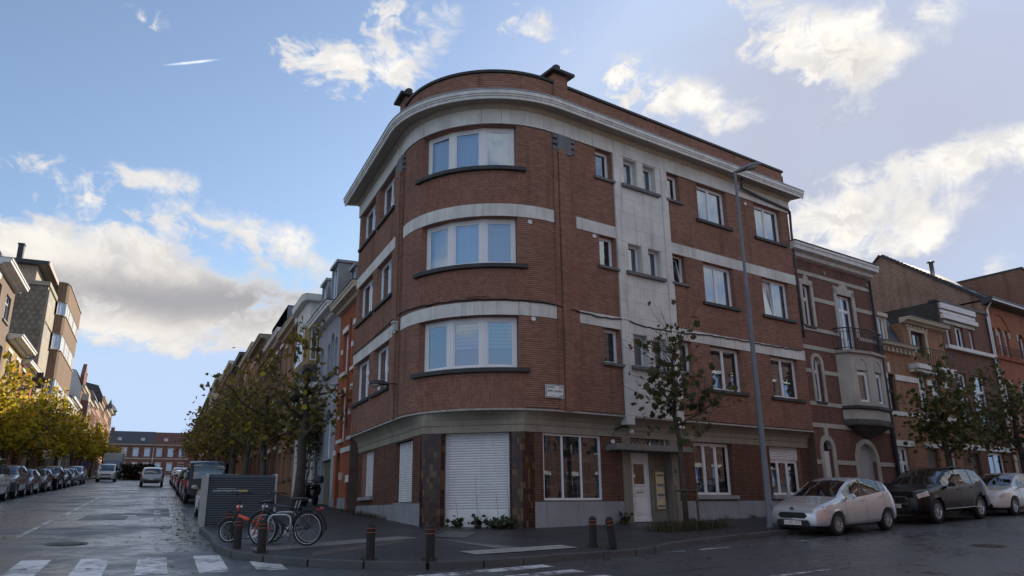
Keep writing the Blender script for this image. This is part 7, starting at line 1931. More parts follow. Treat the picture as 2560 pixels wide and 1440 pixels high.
b.tube([(S_['L'] / 2 + .012, y, z) for y, z in ((-.50, .60), (.50, .60), (.44, .81), (-.44, .81), (-.50, .60))], .012, 6); b.box(S_['L'] / 2 + .012, S_['L'] / 2 + .03, -.06, .06, .66, .77); b.obj('grille_surround', CHROME, c2)
c3 = car('saloon', on_R(21.75, 3.95), HR + math.pi, P_WHT, 'white family car parked behind the black SUV at the right edge', 'cars parked on the right street', plate='1-TKA-202')
# left street: parked on the near side
car('van', L2(22.3, 4.35), HL, P_BLK, 'black people-carrier van parked behind the bicycle shelter', 'cars parked under the near tree row', name='parked_van', cat='van')
car('saloon', L2(9.6, 4.3), HL, P_BEI, 'beige car parked just behind the bicycle shelter', 'cars parked under the near tree row')
for i, (u, k, p, lab) in enumerate(((29.0, 'saloon', P_DGR, 'dark car parked directly beyond the black van'), (35.0, 'suv', P_BLK, 'black car second beyond the black van'), (43.2, 'hatch', P_LGR, 'pale grey hatchback third beyond the black van'), (49, 'saloon', P_GRY, 'grey car fourth beyond the black van'), (55, 'hatch', P_WHT, 'white hatchback fifth beyond the black van'), (61, 'saloon', P_DGR, 'dark car sixth beyond the black van'), (68, 'suv', P_LGR, 'silver car seventh beyond the black van'), (76, 'saloon', P_GRY, 'farthest grey car parked on the near side'))):
    car(k, L2(u, 4.4), HL, p, lab, 'cars parked under the near tree row', detail=1 if u < 45 else 0)
# far side, facing the viewer
for i, (u, k, p, lab) in enumerate(((20.9, 'van', P_WHT, 'white van cut off by the left edge of the picture'), (26.9, 'suv', P_GRY, 'grey car first in the far row after the white van'), (32.4, 'saloon', P_GRY, 'grey saloon second in the far parked row'), (38.6, 'hatch', P_DGR, 'graphite hatchback third in the far parked row'), (44.2, 'suv', P_BLK, 'black SUV fourth in the far parked row'), (50.6, 'saloon', P_DGR, 'dark saloon fifth in the far parked row'), (56.8, 'hatch', P_GRY, 'grey hatchback sixth in the far parked row'), (63.6, 'suv', P_LGR, 'tall silver car last in the far parked row'))):
    car(k, L2(u + 1.8, 13.75), HL + math.pi, p, lab, 'cars parked along the far kerb', name='parked_van' if k == 'van' else 'parked_car', cat='van' if k == 'van' else 'car', detail=2 if u < 45 else 1)
car('van', L2(79.5, 11.7), HL + math.pi, P_WHT, 'white van driving towards the crossing', name='moving_van', cat='van', detail=2)
car('suv', L2(58.6, 6.95), HL, P_LGR, 'silver SUV driving away up the street', name='moving_car', detail=2, plate=None)
# lorry far up the street
lt = thing('delivery_lorry', 'grey box lorry standing far up the street behind the white van', 'lorry', mat=ground_matrix(*L2(108, 12.6), HL + math.pi))
b = B(); b.box(-4.5, 1.6, -1.2, 1.2, 1.0, 3.6); b.obj('cargo_box', pm('lorry_box', (.42, .46, .5), .4, .1, 1, 0), lt, bevel=.05)
b = B(); b.prism([(1.7, .5), (3.6, .5), (3.6, 1.5), (3.3, 2.5), (1.7, 2.6)], lambda x, z, y: (x, y, z), -1.1, 1.1); b.obj('cab', P_BLU, lt, bevel=.06)
b = B(); b.quad((3.62, -1.0, 1.55), (3.62, 1.0, 1.55), (3.33, 1.0, 2.45), (3.33, -1.0, 2.45)); b.obj('windscreen', GLASSCAR, lt)
for x in (-3.2, 2.7):
    for y in (-1.0, 1.0): b = B(); b.lathe([(.2, -.13), (.45, -.13), (.45, .13), (.2, .13)], 16, (x, y, .45), 'y'); b.obj('wheel', RUBBER, lt)
# motor scooter against the grey house
sc = thing('motor_scooter', 'black motor scooter parked against the grey arched house', 'scooter', mat=ground_matrix(*L2(15.6, .45), HL + 2.6, .125))
b = B(); b.prism([(-.75, .45), (-.3, .35), (.15, .3), (.45, .35), (.55, .9), (.5, 1.0), (.38, .5), (.1, .42), (-.1, .72), (-.7, .8), (-.85, .7)], lambda x, z, y: (x, y, z), -.16, .16); b.obj('bodywork', P_BLK, sc, bevel=.04)
for x in (-.6, .62): b = B(); b.lathe([(.14, -.06), (.26, -.05), (.26, .05), (.14, .06)], 18, (x, 0, .26), 'y'); b.obj('wheel', RUBBER, sc)
b = B(); b.box(-.75, .0, -.15, .15, .78, .9); b.obj('seat', BLACKP, sc, bevel=.05)
b = B(); b.tube([(.42, -.33, 1.05), (.48, 0, 1.08), (.42, .33, 1.05)], .018, 6); b.tube([(.5, 0, 1.05), (.62, 0, .3)], .03, 6); b.obj('handlebar', BLACKP, sc)
b = B(); b.box(-1.0, -.65, -.2, .2, .92, 1.25); b.obj('top_case', BLACKP, sc, bevel=.08)
b = B(); b.box(-.9, -.88, -.09, .09, .5, .64); b.obj('number_plate', plate_white(), sc)

# ------------------------------------------------------------------ street furniture
def pz(p): return gz(p[0], p[1]) + .125
def bollard(p, h, label, lean=(0, 0), bands=2):
    t = thing('wooden_bollard', label, 'bollard', (p[0], p[1], pz(p) - .02), random.uniform(0, .8), 'dark posts guarding the corner pavement')
    if lean != (0, 0): t.rotation_euler = (lean[0], lean[1], 0)
    b = B(); s = .085; n = 8
    prof = [(s * .98, -.1), (s, .05), (s * .97, h * .55), (s, h * .9), (s * .96, h * .93), (s * .5, h), (.001, h * 1.01)]
    b.lathe(prof, n); b.obj('post', POSTWOOD, t)
    for k in range(bands):
        z = h * (.86 - k * .115) ; b = B(); b.lathe([(s * 1.0, z), (s * 1.03, z + .001), (s * 1.03, z + .012), (s * 1.0, z + .013)], n); b.obj('reflective_band', ORANGE, t)
    return t
bollard((-1.51, 13.98 + .32), .64, 'dark bollard standing before the shop shutter, right of the pair')
bollard((-2.59, 14.05 + .32), .64, 'dark bollard between the bicycles and the shop shutter')
bollard((-4.79, 15.04 + .12), .62, 'weathered bollard right in front of the bicycle hoop')
bollard((-5.52, 15.92), .60, 'bollard beside the orange bicycle, nearest the kerb')
bollard((-6.21, 17.51), .58, 'bollard half hidden behind another, before the bicycle shelter')
bollard((-6.72, 18.65), .57, 'farthest bollard against the slatted bicycle shelter')
bollard((1.64, 16.83), .64, 'upright dark bollard at the right end of the corner kerb')
bollard((2.02, 16.45), .66, 'leaning dark bollard at the right end of the corner kerb', (.0, -.12))
# bicycle shelter: slatted hutch in the parking lane
FB = Fr(L2(4.6, 0), -nL, -eL)         # u = metres out from the building line, d towards the crossing
zb_ = gz(*L2(5.9, 4.3))
bx = thing('bicycle_shelter', 'low dark blue-grey slatted bicycle shelter standing in the parking lane', 'bike shelter', (*L2(5.9, 4.3), zb_))
bpy.context.view_layer.update(); _bi = bx.matrix_world.inverted()
def bxo(b, n, m, **k): o = b.obj(n, m, None, **k); o.parent = bx; o.matrix_parent_inverse = _bi; return o
SLATB = pm('shelter_slats', (.055, .066, .085), .4, .2, 1.5, .05, 20, metal=.3)
u0, u1, hb = 3.36, 5.2, 1.41
z0_ = gz(*L2(4.6, 4.3)) + .06
nsl = 21
for i in range(nsl):
    zz = z0_ + .06 + i * (hb - .12) / nsl; hh = (hb - .12) / nsl
    b = B(); b.prism([(-.02, zz + .004), (.012, zz + .008), (.02, zz + hh * .5), (.012, zz + hh - .008), (-.02, zz + hh - .004)], lambda d, z, u: FB.P(u, z, d), u0 + .03, u1 - .03); bxo(b, 'slat', SLATB)
b = B(); b.prism([(-.03, z0_), (.005, z0_), (.005, z0_ + hb - .06), (-.05, z0_ + hb), (-2.5, z0_ + hb + .02), (-2.56, z0_ + hb - .1), (-2.56, z0_ + .05)], lambda d, z, u: FB.P(u, z, d), u0 + .04, u1 - .04); bxo(b, 'shell', SLATB)
for ua, ub in ((u1 - .03, u1 + .03), (u0 - .03, u0 + .03)):
    b = B(); b.prism([(.05, z0_ - .05), (.06, z0_ + hb - .04), (-.02, z0_ + hb + .03), (-2.55, z0_ + hb + .05), (-2.6, z0_)], lambda d, z, u: FB.P(u, z, d), ua, ub); bxo(b, 'end_panel', pm('shelter_end', (.36, .36, .35), .5, .2, 2, .05))
b = B(); b.prism([(.03, z0_ - .1), (.03, z0_ + .05), (-2.5, z0_ + .05), (-2.5, z0_ - .1)], lambda d, z, u: FB.P(u, z, d), u0, u1); bxo(b, 'base_frame', BLACKP)
WHT = pm('decal_white', (.72, .74, .76), .5, .05, 3, 0)
me = text_mesh('cycloparking.brussels', .085, .001); me.materials.append(WHT); o = inst('lettering', me, None, FB.mat(4.68, z0_ + .98, .024)); o.parent = bx; o.matrix_parent_inverse = _bi
b = B(); slab(b, FB, 4.44, 4.92, z0_ + 1.025, z0_ + 1.032, .0, .023); bxo(b, 'decal', WHT)
b = B(); slab(b, FB, 4.12, 4.34, z0_ + .945, z0_ + .995, .0, .023); bxo(b, 'label_plate', pm('decal_yellow', (.5, .40, .16), .5, .1, 3, 0))
for ua, ub in ((3.62, 3.70), (3.54, 3.60), (4.30, 4.38), (4.22, 4.27)):
    b = B(); slab(b, FB, ua, ub, z0_ + .52, z0_ + .58, .0, .023); bxo(b, 'decal', WHT)
# bicycle hoops
def hoop(p, ang, label, w=.44, h=.62):
    t = thing('bicycle_hoop', label, 'bike rack', (p[0], p[1], pz(p)), ang, 'steel cycle hoops')
    r = .12; pts = [(-w / 2, 0, -.05), (-w / 2, 0, h - r)]
    pts += [(-w / 2 + r - r * math.cos(a), 0, h - r + r * math.sin(a)) for a in [math.pi / 2 * k / 5 for k in range(1, 6)]]
    pts += [(w / 2 - r + r * math.sin(a), 0, h - r + r * math.cos(a)) for a in [math.pi / 2 * k / 5 for k in range(0, 6)]]
    pts += [(w / 2, 0, -.05)]
    b = B(); b.tube(pts, .024, 8); b.obj('tube', STEEL, t, smooth=True)
    for x in (-w / 2, w / 2): b = B(); b.lathe([(.055, .002), (.055, .01), (.026, .012)], 12, (x, 0, 0)); b.obj('foot_flange', STEEL, t)
hoop((-4.81, 16.27), .12, 'bright steel cycle hoop in front of the black bicycle')
hoop((-4.95, 17.15), .12, 'steel cycle hoop mostly hidden behind the black bicycle')
# bicycles
def torus(b, c, R0, r, n=36, m=6, axis='y'):
    b.tube([(c[0] + R0 * math.cos(2 * math.pi * k / n), c[1], c[2] + R0 * math.sin(2 * math.pi * k / n)) for k in range(n)], r, m, False, True)
def bicycle(p, heading, label, frame_m, R0=.335, wb=1.03, lean=.06, folding=False, rack=True, seat_h=.92, bar_h=1.02):
    M = Matrix.Translation((p[0], p[1], pz(p))) @ Matrix.Rotation(heading, 4, 'Z') @ Matrix.Rotation(lean, 4, 'X')
    t = thing('bicycle', label, 'bicycle', mat=M, group='bicycles locked to the hoops')
    rx, fx = -wb / 2, wb / 2
    for x in (rx, fx):
        b = B(); torus(b, (x, 0, R0), R0 - .018, .018); w = b.obj('wheel', RUBBER, t, smooth=True)
        b = B(); torus(b, (x, 0, R0), R0 - .045, .010, 36, 5); b.obj('rim', pm('bike_rim', (.5, .5, .5), .3, .1, 3, 0, metal=.8), w, smooth=True)
        b = B()
        for k in range(14):
            a = 2 * math.pi * k / 14; b.tube([(x, .025 * (1 if k % 2 else -1), R0), (x + (R0 - .05) * math.cos(a), 0, R0 + (R0 - .05) * math.sin(a))], .0022, 3, False)
        b.obj('spokes', STEEL, w)
        b = B(); b.tube([(x, -.05, R0), (x, .05, R0)], .022, 8); b.obj('hub', BLACKP, w)
        b = B(); b.tube([(x + (R0 + .03) * math.cos(a), 0, R0 + (R0 + .03) * math.sin(a)) for a in [math.radians(q) for q in (range(10, 200, 12) if x == rx else range(20, 165, 12))]], .022, 5); b.obj('mudguard', BLACKP, t)
    bb = (-.08, 0, R0 - .05); st = (-.22, 0, seat_h - .18); hd = (fx - .18, 0, bar_h - .22); hb_ = (fx - .14, 0, bar_h - .36)
    b = B()
    tube = lambda a, c, r: b.tube([a, c], r, 8)
    if folding: tube((hd[0], 0, .55), (bb[0], 0, .42), .038); tube(bb, st, .02); tube((rx, 0, R0), bb, .016); tube((rx, 0, R0), (st[0], 0, .5), .014)
    else:
        tube(bb, st, .017); tube(st, hd, .017); tube(bb, hb_, .019); tube((rx, .05, R0), (bb[0], .03, bb[2]), .010); tube((rx, -.05, R0), (bb[0], -.03, bb[2]), .010); tube((rx, .05, R0), (st[0], .02, st[2] - .05), .009); tube((rx, -.05, R0), (st[0], -.02, st[2] - .05), .009)
    tube(hd, hb_, .021); b.obj('frame', frame_m, t, smooth=True)
    b = B()
    for y in (-.05, .05): b.tube([(hb_[0], y * .6, hb_[2]), (fx - .06, y, R0 + .15), (fx, y, R0)], .012, 6)
    b.obj('fork', IRON, t)
    b = B(); b.tube([st, (st[0] - .05, 0, seat_h)], .014, 6); b.obj('seat_post', STEEL, t)
    b = B(); sx = st[0] - .06; rows = []
    for x, w, z in ((-.14, .075, .0), (-.10, .085, .015), (-.02, .07, .015), (.06, .035, .01), (.13, .018, -.005)):
        rows.append([(sx + x, w * math.cos(a), seat_h + z + .028 * math.sin(a)) for a in [2 * math.pi * k / 10 for k in range(11)]])
    b.grid(rows); b.add(rows[0][:10], [tuple(range(10))]); b.add(rows[-1][:10], [tuple(range(10))]); b.obj('saddle', BLACKP, t, smooth=True)
    b = B(); b.tube([hd, (hd[0] + .01, 0, bar_h)], .014, 6); b.tube([(hd[0] - .14, -.30, bar_h + .02), (hd[0] - .03, -.22, bar_h + .04), (hd[0] + .05, -.08, bar_h), (hd[0] + .05, .08, bar_h), (hd[0] - .03, .22, bar_h + .04), (hd[0] - .14, .30, bar_h + .02)], .012, 6); b.obj('handlebar', BLACKP, t, smooth=True)
    for y in (-.28, .28): b = B(); b.tube([(hd[0] - .15, y * 1.07, bar_h + .02), (hd[0] - .05, y * .85, bar_h + .035)], .018, 6); b.obj('grip', BLACKP, t)
    b = B(); b.lathe([(.09, -.006), (.095, 0), (.09, .006), (.03, .006)], 20, bb, 'y'); b.tube([(bb[0], .05, bb[2]), (bb[0] + .12, .07, bb[2] - .1)], .012, 5); b.tube([(bb[0], -.05, bb[2]), (bb[0] - .12, -.07, bb[2] + .1)], .012, 5); b.obj('crank', STEEL, t)
    for s in (1, -1): b = B(); c = (bb[0] + .12 * s, .12 * s, bb[2] - .1 * s); b.box(c[0] - .045, c[0] + .045, c[1] - .05, c[1] + .05, c[2] - .012, c[2] + .012); b.obj('pedal', BLACKP, t)
    if rack:
        b = B()
        for y in (-.06, .06): b.tube([(st[0] - .06, y, R0 * 2 + .08), (rx - .22, y, R0 * 2 + .08)], .007, 4); b.tube([(rx, y, R0), (rx - .03, y, R0 * 2 + .08)], .006, 4)
        for k in range(4): x = st[0] - .1 - k * .12; b.tube([(x, -.06, R0 * 2 + .08), (x, .06, R0 * 2 + .08)], .006, 4)
        b.obj('luggage_rack', BLACKP, t)
        b = B(); b.box(rx - .26, rx - .22, -.05, .05, R0 * 2 + .02, R0 * 2 + .07); b.obj('rear_lamp', REDGL, t)
    return t
hd_ = math.atan2(.25, -.98)
bicycle((-4.73, 16.42), hd_, 'black city bicycle with rear rack, nearest to the viewer', IRON, lean=-.05)
bicycle((-4.83, 16.85), hd_ + .1, 'dark blue bicycle standing behind the black one', pm('bike_blue', (.03, .045, .08), .35, .2, 3, 0), lean=.04, seat_h=.9)
bicycle((-5.62, 16.95), hd_ + .15, 'orange folding bicycle beside the bollards', pm('bike_orange', (.72, .09, .02), .4, .1, 3, 0), .24, .95, .03, True, False, .82, 1.0)
# street lamp
lp_ = np.array([7.27, 22.68]); zl = pz(lp_); HLm = 11.0
lt = thing('street_lamp', 'tall grey tapered street lamp before the brick facade', 'street lamp', (lp_[0], lp_[1], zl))
b = B(); b.lathe([(.14, -.05), (.14, .02), (.10, .06), (.095, 1.2), (.088, 2.0), (.072, 5.0), (.064, 7.05), (.066, 7.06), (.05, 7.12), (.045, HLm - .1), (.05, HLm)], 14); b.obj('pole', LAMPGREY, lt, smooth=True)
b = B(); b.box(-.05, .05, -.115, -.10, .6, 1.0); b.obj('service_door', LAMPGREY, lt)
d2 = np.array([-nR[0], -nR[1]]) * .55 + eR * .45; d2 /= np.linalg.norm(d2)
def lamp_head(par, o, dvec, L, w, tilt, m1, m2):
    x = Vector((dvec[0], dvec[1], tilt)).normalized(); y = Vector((-dvec[1], dvec[0], 0)); z = x.cross(y)
    P_ = lambda a, c, e: tuple(Vector(o) + x * a + y * c + z * e)
    rows = []
    for s, ww, up, dn in ((0, .35, .05, .05), (.15, .5, .08, .05), (.4, .9, .12, .03), (.7, 1, .13, .02), (.9, .75, .10, .02), (1, .2, .05, .03)):
        rows.append([P_(L * s, w * ww * math.cos(a), (up if math.sin(a) > 0 else dn) * math.sin(a)) for a in [2 * math.pi * k / 14 for k in range(15)]])
    b = B(); b.grid(rows); b.add(rows[0][:14], [tuple(range(14))]); b.add(rows[-1][:14], [tuple(range(14))]); hd = b.obj('lamp_head', m1, par, smooth=True)
    b = B(); rows = []
    for s, ww, dn in ((.42, .5, .02), (.5, .8, .08), (.7, .85, .11), (.85, .6, .07), (.92, .3, .02)):
        rows.append([P_(L * s, w * ww * math.cos(a), -.005 - dn * math.sin(a)) for a in [math.pi * k / 8 for k in range(9)]])
    b.grid(rows); b.obj('lamp_glass', m2, par, smooth=True)
LGL = pm('lamp_glass', (.35, .33, .30), .1, .4, 9, 0, spec=.8)
lamp_head(lt, (0, 0, HLm - .02), d2, .85, .17, .22, LAMPGREY, LGL)
wl_ = thing('wall_lamp', 'black wall-mounted street lantern on the left pilaster', 'street lamp', FP.P(-HALF - .12, 5.3, .03))
b = B(); q0 = np.array(FP.nrm(-HALF - .1)); q0 = q0 * .8 + eL * .45; q0 /= np.linalg.norm(q0)
b.tube([(0, 0, .2), (0, 0, -.16)], .02, 6); b.tube([(0, 0, .1), (q0[0] * .15, q0[1] * .15, .14), (q0[0] * .35, q0[1] * .35, .12)], .022, 6); b.obj('bracket', IRON, wl_)
lamp_head(wl_, (q0[0] * .28, q0[1] * .28, .12), q0, .62, .14, .04, IRON, LGL)
# traffic signs
def sign(p, label, kind, h=2.6):
    t = thing('road_sign', label, 'sign', (p[0], p[1], pz(p)), HL - math.pi / 2, 'road signs on poles')
    b = B(); b.tube([(0, 0, 0), (0, 0, h + .3)], .03, 8); b.obj('pole', STEEL, t)
    if kind == 'yield':
        for s, m, y in ((.45, pm('sign_red', (.5, .03, .03), .4, .05, 3, 0), -.035), (.32, WHT, -.045)):
            b = B(); b.prism([(-s, h + .2 + s * .55), (s, h + .2 + s * .55), (0, h + .2 - s * 1.15)], lambda x, z, d: (x, d, z), y, y + .01); b.obj('plate', m, t)
        b = B(); b.lathe([(.001, -.04), (.3, -.04), (.3, -.03)], 20, (0, 0, h - .75), 'y'); b.obj('plate', pm('sign_blue', (.02, .07, .3), .4, .05, 3, 0), t)
    else:
        b = B(); b.box(-.3, .3, -.05, -.04, h - .3, h + .4); b.obj('plate', WHT, t)
        b = B(); b.tube([(-.1, -.055, h + .2), (-.1, -.055, h - .15)], .025, 5); b.tube([(.1, -.055, h + .2), (.1, -.055, h - .15)], .025, 5); b.obj('symbol', BLACKP, t)
sign(L2(66, 2.7), 'yield sign above a round blue sign beyond the near tree row', 'yield')
sign(L2(58, 15.3), 'white rectangular sign on a pole beside the far parked row', 'rect', 2.4)
sign(L2(92, 15.0), 'yield sign beside the lorry far up the street', 'yield', 2.6)
cr = thing('cross_sign', 'black cross-shaped shop sign projecting from the sunlit row', 'sign', FO.P(58.5, 13.0, 1.2))
b = B(); b.box(-.25, .25, -.1, .1, -.7, .7); b.box(-.7, -.25, -.1, .1, -.22, .22); b.box(.25, .7, -.1, .1, -.22, .22); o = b.obj('cross', IRON, cr); o.rotation_euler = (0, 0, HL - math.pi / 2)
b = B(); q = Vector((-nL[0], -nL[1], 0)); b.tube([(0, 0, 0), tuple(q * 1.2)], .04, 6); b.obj('bracket', IRON, cr)
# ------------------------------------------------------------------ trees and plants
def leaf_arrays(P, N, size, lobed):
    """P centres (n,3), N normals (n,3): returns verts, faces of leaf blades, each blade its own island"""
    n = len(P)
    if lobed: shape = np.array([(0, -.55), (.28, -.30), (.58, -.12), (.34, .10), (.42, .42), (.14, .30), (0, .62), (-.14, .30), (-.42, .42), (-.34, .10), (-.58, -.12), (-.28, -.30)])
    else: shape = np.array([(0, -.5), (.42, -.08), (.22, .36), (0, .55), (-.22, .36), (-.42, -.08)])
    k = len(shape)
    a = rng.random((n, 3)) - .5; N = N / np.linalg.norm(N, axis=1, keepdims=True)
    X = np.cross(N, a); X /= np.linalg.norm(X, axis=1, keepdims=True) + 1e-9; Y = np.cross(N, X)
    s = size * (.65 + .7 * rng.random((n, 1, 1)))
    bend = (rng.random((n, 1, 1)) * .35)
    V = P[:, None, :] + s * (X[:, None, :] * shape[None, :, :1] + Y[:, None, :] * shape[None, :, 1:2] + N[:, None, :] * (np.abs(shape[None, :, :1]) * bend))
    return V.reshape(-1, 3), [tuple(range(i * k, i * k + k)) for i in range(n)]
def leaf_obj(name, P, N, size, mat, parent, lobed=False):
    V, F = leaf_arrays(P, N, size, lobed)
    me = bpy.data.meshes.new(name); me.from_pydata(V.tolist(), [], F); me.materials.append(mat); me.update()
    o = bpy.data.objects.new(name, me); link(o, parent); return o
def bent(p, q, n=5, amp=.1):
    p, q = np.array(p, float), np.array(q, float); L = np.linalg.norm(q - p); o = (rng.random((n, 3)) - .5) * amp * L; o[0] = o[-1] = 0
    return [tuple(p + (q - p) * i / (n - 1) + o[i]) for i in range(n)]
def tree(p, label, H, crown_r, crown_z, nclump, per, size, mat, group, trunk_r=.14, lobed=False, spread=.42, sprouts=6, h0=.125, name='plane_tree', flat=1.0, bark=None, seed=0):
    global rng
    rng = np.random.default_rng(100 + seed)
    t = thing(name, label, 'tree', (p[0], p[1], gz(*p) + h0 - .02), rng.random() * 6, group)
    bark = bark or BARKP
    cz0, cz1 = crown_z
    b = B(); top = (rng.normal() * .15, rng.normal() * .15, cz1 * .82)
    tp = bent((0, 0, -.1), top, 7, .03); b.tube(tp, [trunk_r * (1.15, 1, .92, .85, .72, .5, .3)[i] for i in range(7)], 9); b.obj('trunk', bark, t, smooth=True)
    limbs = B(); cl = []
    nl = max(5, nclump // 5)
    for i in range(nl):
        a = i * 2.399 + rng.random(); z0 = cz0 * .85 + (cz1 * .78 - cz0 * .85) * (i + .5) / nl
        rr = crown_r * (.55 + .45 * rng.random()); tip = np.array([math.cos(a) * rr, math.sin(a) * rr * flat, min(cz1 - .2, z0 + rr * (.25 + .45 * rng.random()))])
        pts = bent((top[0] * z0 / cz1, top[1] * z0 / cz1, z0), tip, 5, .16); limbs.tube(pts, [trunk_r * .42, trunk_r * .34, trunk_r * .26, trunk_r * .17, trunk_r * .07], 6)
        for q in pts[2:]:
            cl.append(np.array(q))
            tw = np.array(q) + (rng.random(3) - .5) * np.array([1.1, 1.1, .9]); limbs.tube(bent(q, tw, 3, .1), [trunk_r * .1, trunk_r * .07, trunk_r * .03], 4); cl.append(tw)
    while len(cl) < nclump:
        v = rng.normal(size=3); v /= np.linalg.norm(v); r_ = .35 + .65 * rng.random() ** .5
        cl.append(np.array([v[0] * crown_r * r_, v[1] * crown_r * r_ * flat, (cz0 + cz1) / 2 + v[2] * (cz1 - cz0) / 2 * r_]))
    Ps, Ns = [], []
    for c in cl[:nclump]:
        k = int(per * (.5 + rng.random())); q = c + rng.normal(size=(k, 3)) * spread * np.array([1, 1, .75])
        Ps.append(q); nn = rng.normal(size=(k, 3)) * .8 + np.array([0, 0, .7]); Ns.append(nn)
    for i in range(sprouts):
        a = rng.random() * 6.28; rr = crown_r * .6 * rng.random(); s0 = np.array([math.cos(a) * rr, math.sin(a) * rr, cz1 - .5]); s1 = s0 + np.array([rng.normal() * .15, rng.normal() * .15, .8 + rng.random() * (H - cz1)])
        limbs.tube(bent(s0, s1, 4, .04), [.014, .011, .008, .004], 4)
        k = 14; tt = rng.random((k, 1)); q = s0 + (s1 - s0) * tt + rng.normal(size=(k, 3)) * .09; Ps.append(q); Ns.append(rng.normal(size=(k, 3)) + np.array([0, 0, .4]))
    limbs.obj('limbs', bark, t, smooth=True)
    leaf_obj('crown', np.concatenate(Ps), np.concatenate(Ns), size, mat, t, lobed)
    return t
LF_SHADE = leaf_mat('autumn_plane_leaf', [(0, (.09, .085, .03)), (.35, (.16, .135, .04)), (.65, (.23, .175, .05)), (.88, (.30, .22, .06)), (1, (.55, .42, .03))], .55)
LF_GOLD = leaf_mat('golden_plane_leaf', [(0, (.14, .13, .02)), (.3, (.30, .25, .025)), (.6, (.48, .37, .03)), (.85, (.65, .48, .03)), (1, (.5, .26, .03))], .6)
LF_DARK = leaf_mat('dark_green_leaf', [(0, (.04, .058, .02)), (.4, (.075, .09, .028)), (.75, (.13, .115, .04)), (1, (.2, .14, .05))], .45)
LF_NEAR = leaf_mat('mottled_leaf', [(0, (.04, .055, .02)), (.45, (.07, .085, .03)), (.75, (.11, .10, .04)), (1, (.17, .12, .045))], .35)
near_row = [(12.3, 1.55, 'plane tree with black-knobbed trunk nearest the corner building'), (19.5, 2.0, 'second plane tree of the near row'), (26.5, 2.2, 'third plane tree of the near row'), (33.5, 2.2, 'fourth plane tree of the near row'), (40.5, 2.2, 'fifth plane tree of the near row'), (47.5, 2.2, 'sixth plane tree of the near row'), (55, 2.2, 'seventh plane tree of the near row'), (63, 2.2, 'eighth plane tree of the near row'), (73, 2.3, 'ninth plane tree of the near row'), (86, 2.3, 'tenth and smallest-looking plane tree of the near row')]
for i, (u, w, lab) in enumerate(near_row):
    k = 1.0 if i < 4 else .75
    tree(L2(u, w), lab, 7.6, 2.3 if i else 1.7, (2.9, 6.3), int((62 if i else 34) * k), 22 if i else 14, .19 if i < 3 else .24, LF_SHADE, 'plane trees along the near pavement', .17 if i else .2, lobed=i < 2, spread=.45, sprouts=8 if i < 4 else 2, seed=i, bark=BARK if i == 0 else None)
# dark pollard knobs on the first tree
t0 = [o for o in bpy.data.objects if o.get('label') == near_row[0][2]][0]
for z, x, y in ((5.3, .25, .1), (4.6, -.2, .25), (4.2, .5, -.3), (4.0, -.9, .2), (3.95, -.55, .1)):
    b = B(); rows = []
    for k in range(7):
        a = math.pi * k / 6; rows.append([(x + .15 * math.sin(a) * math.cos(c) * (1 + .6 * rng.random()), y + .15 * math.sin(a) * math.sin(c) * (1 + .6 * rng.random()), z - .16 * math.cos(a)) for c in [2 * math.pi * j / 9 for j in range(10)]])
    b.grid(rows); b.obj('pollard_knob', pm('black_bark', (.018, .015, .013), .95, .3, 6, .6), t0, smooth=True)
far_row = [(35.5, 'first golden plane tree of the far row at the picture edge'), (41.5, 'second golden plane tree of the far row'), (47, 'third golden plane tree of the far row'), (53, 'fourth golden plane tree of the far row'), (60, 'fifth golden plane tree of the far row'), (70, 'sixth golden plane tree of the far row'), (84, 'seventh golden plane tree of the far row'), (98, 'eighth golden plane tree of the far row'), (115, 'ninth golden plane tree of the far row'), (138, 'tenth and farthest golden plane tree of the far row')]
for i, (u, lab) in enumerate(far_row):
    tree(L2(u, 15.9), lab, 8.0, 2.6, (2.6, 7.2), 62 if i < 6 else 40, 26, .26 if i < 5 else .34, LF_GOLD if i != 2 else LF_SHADE, 'golden plane trees along the far pavement', .16, sprouts=6, seed=20 + i)
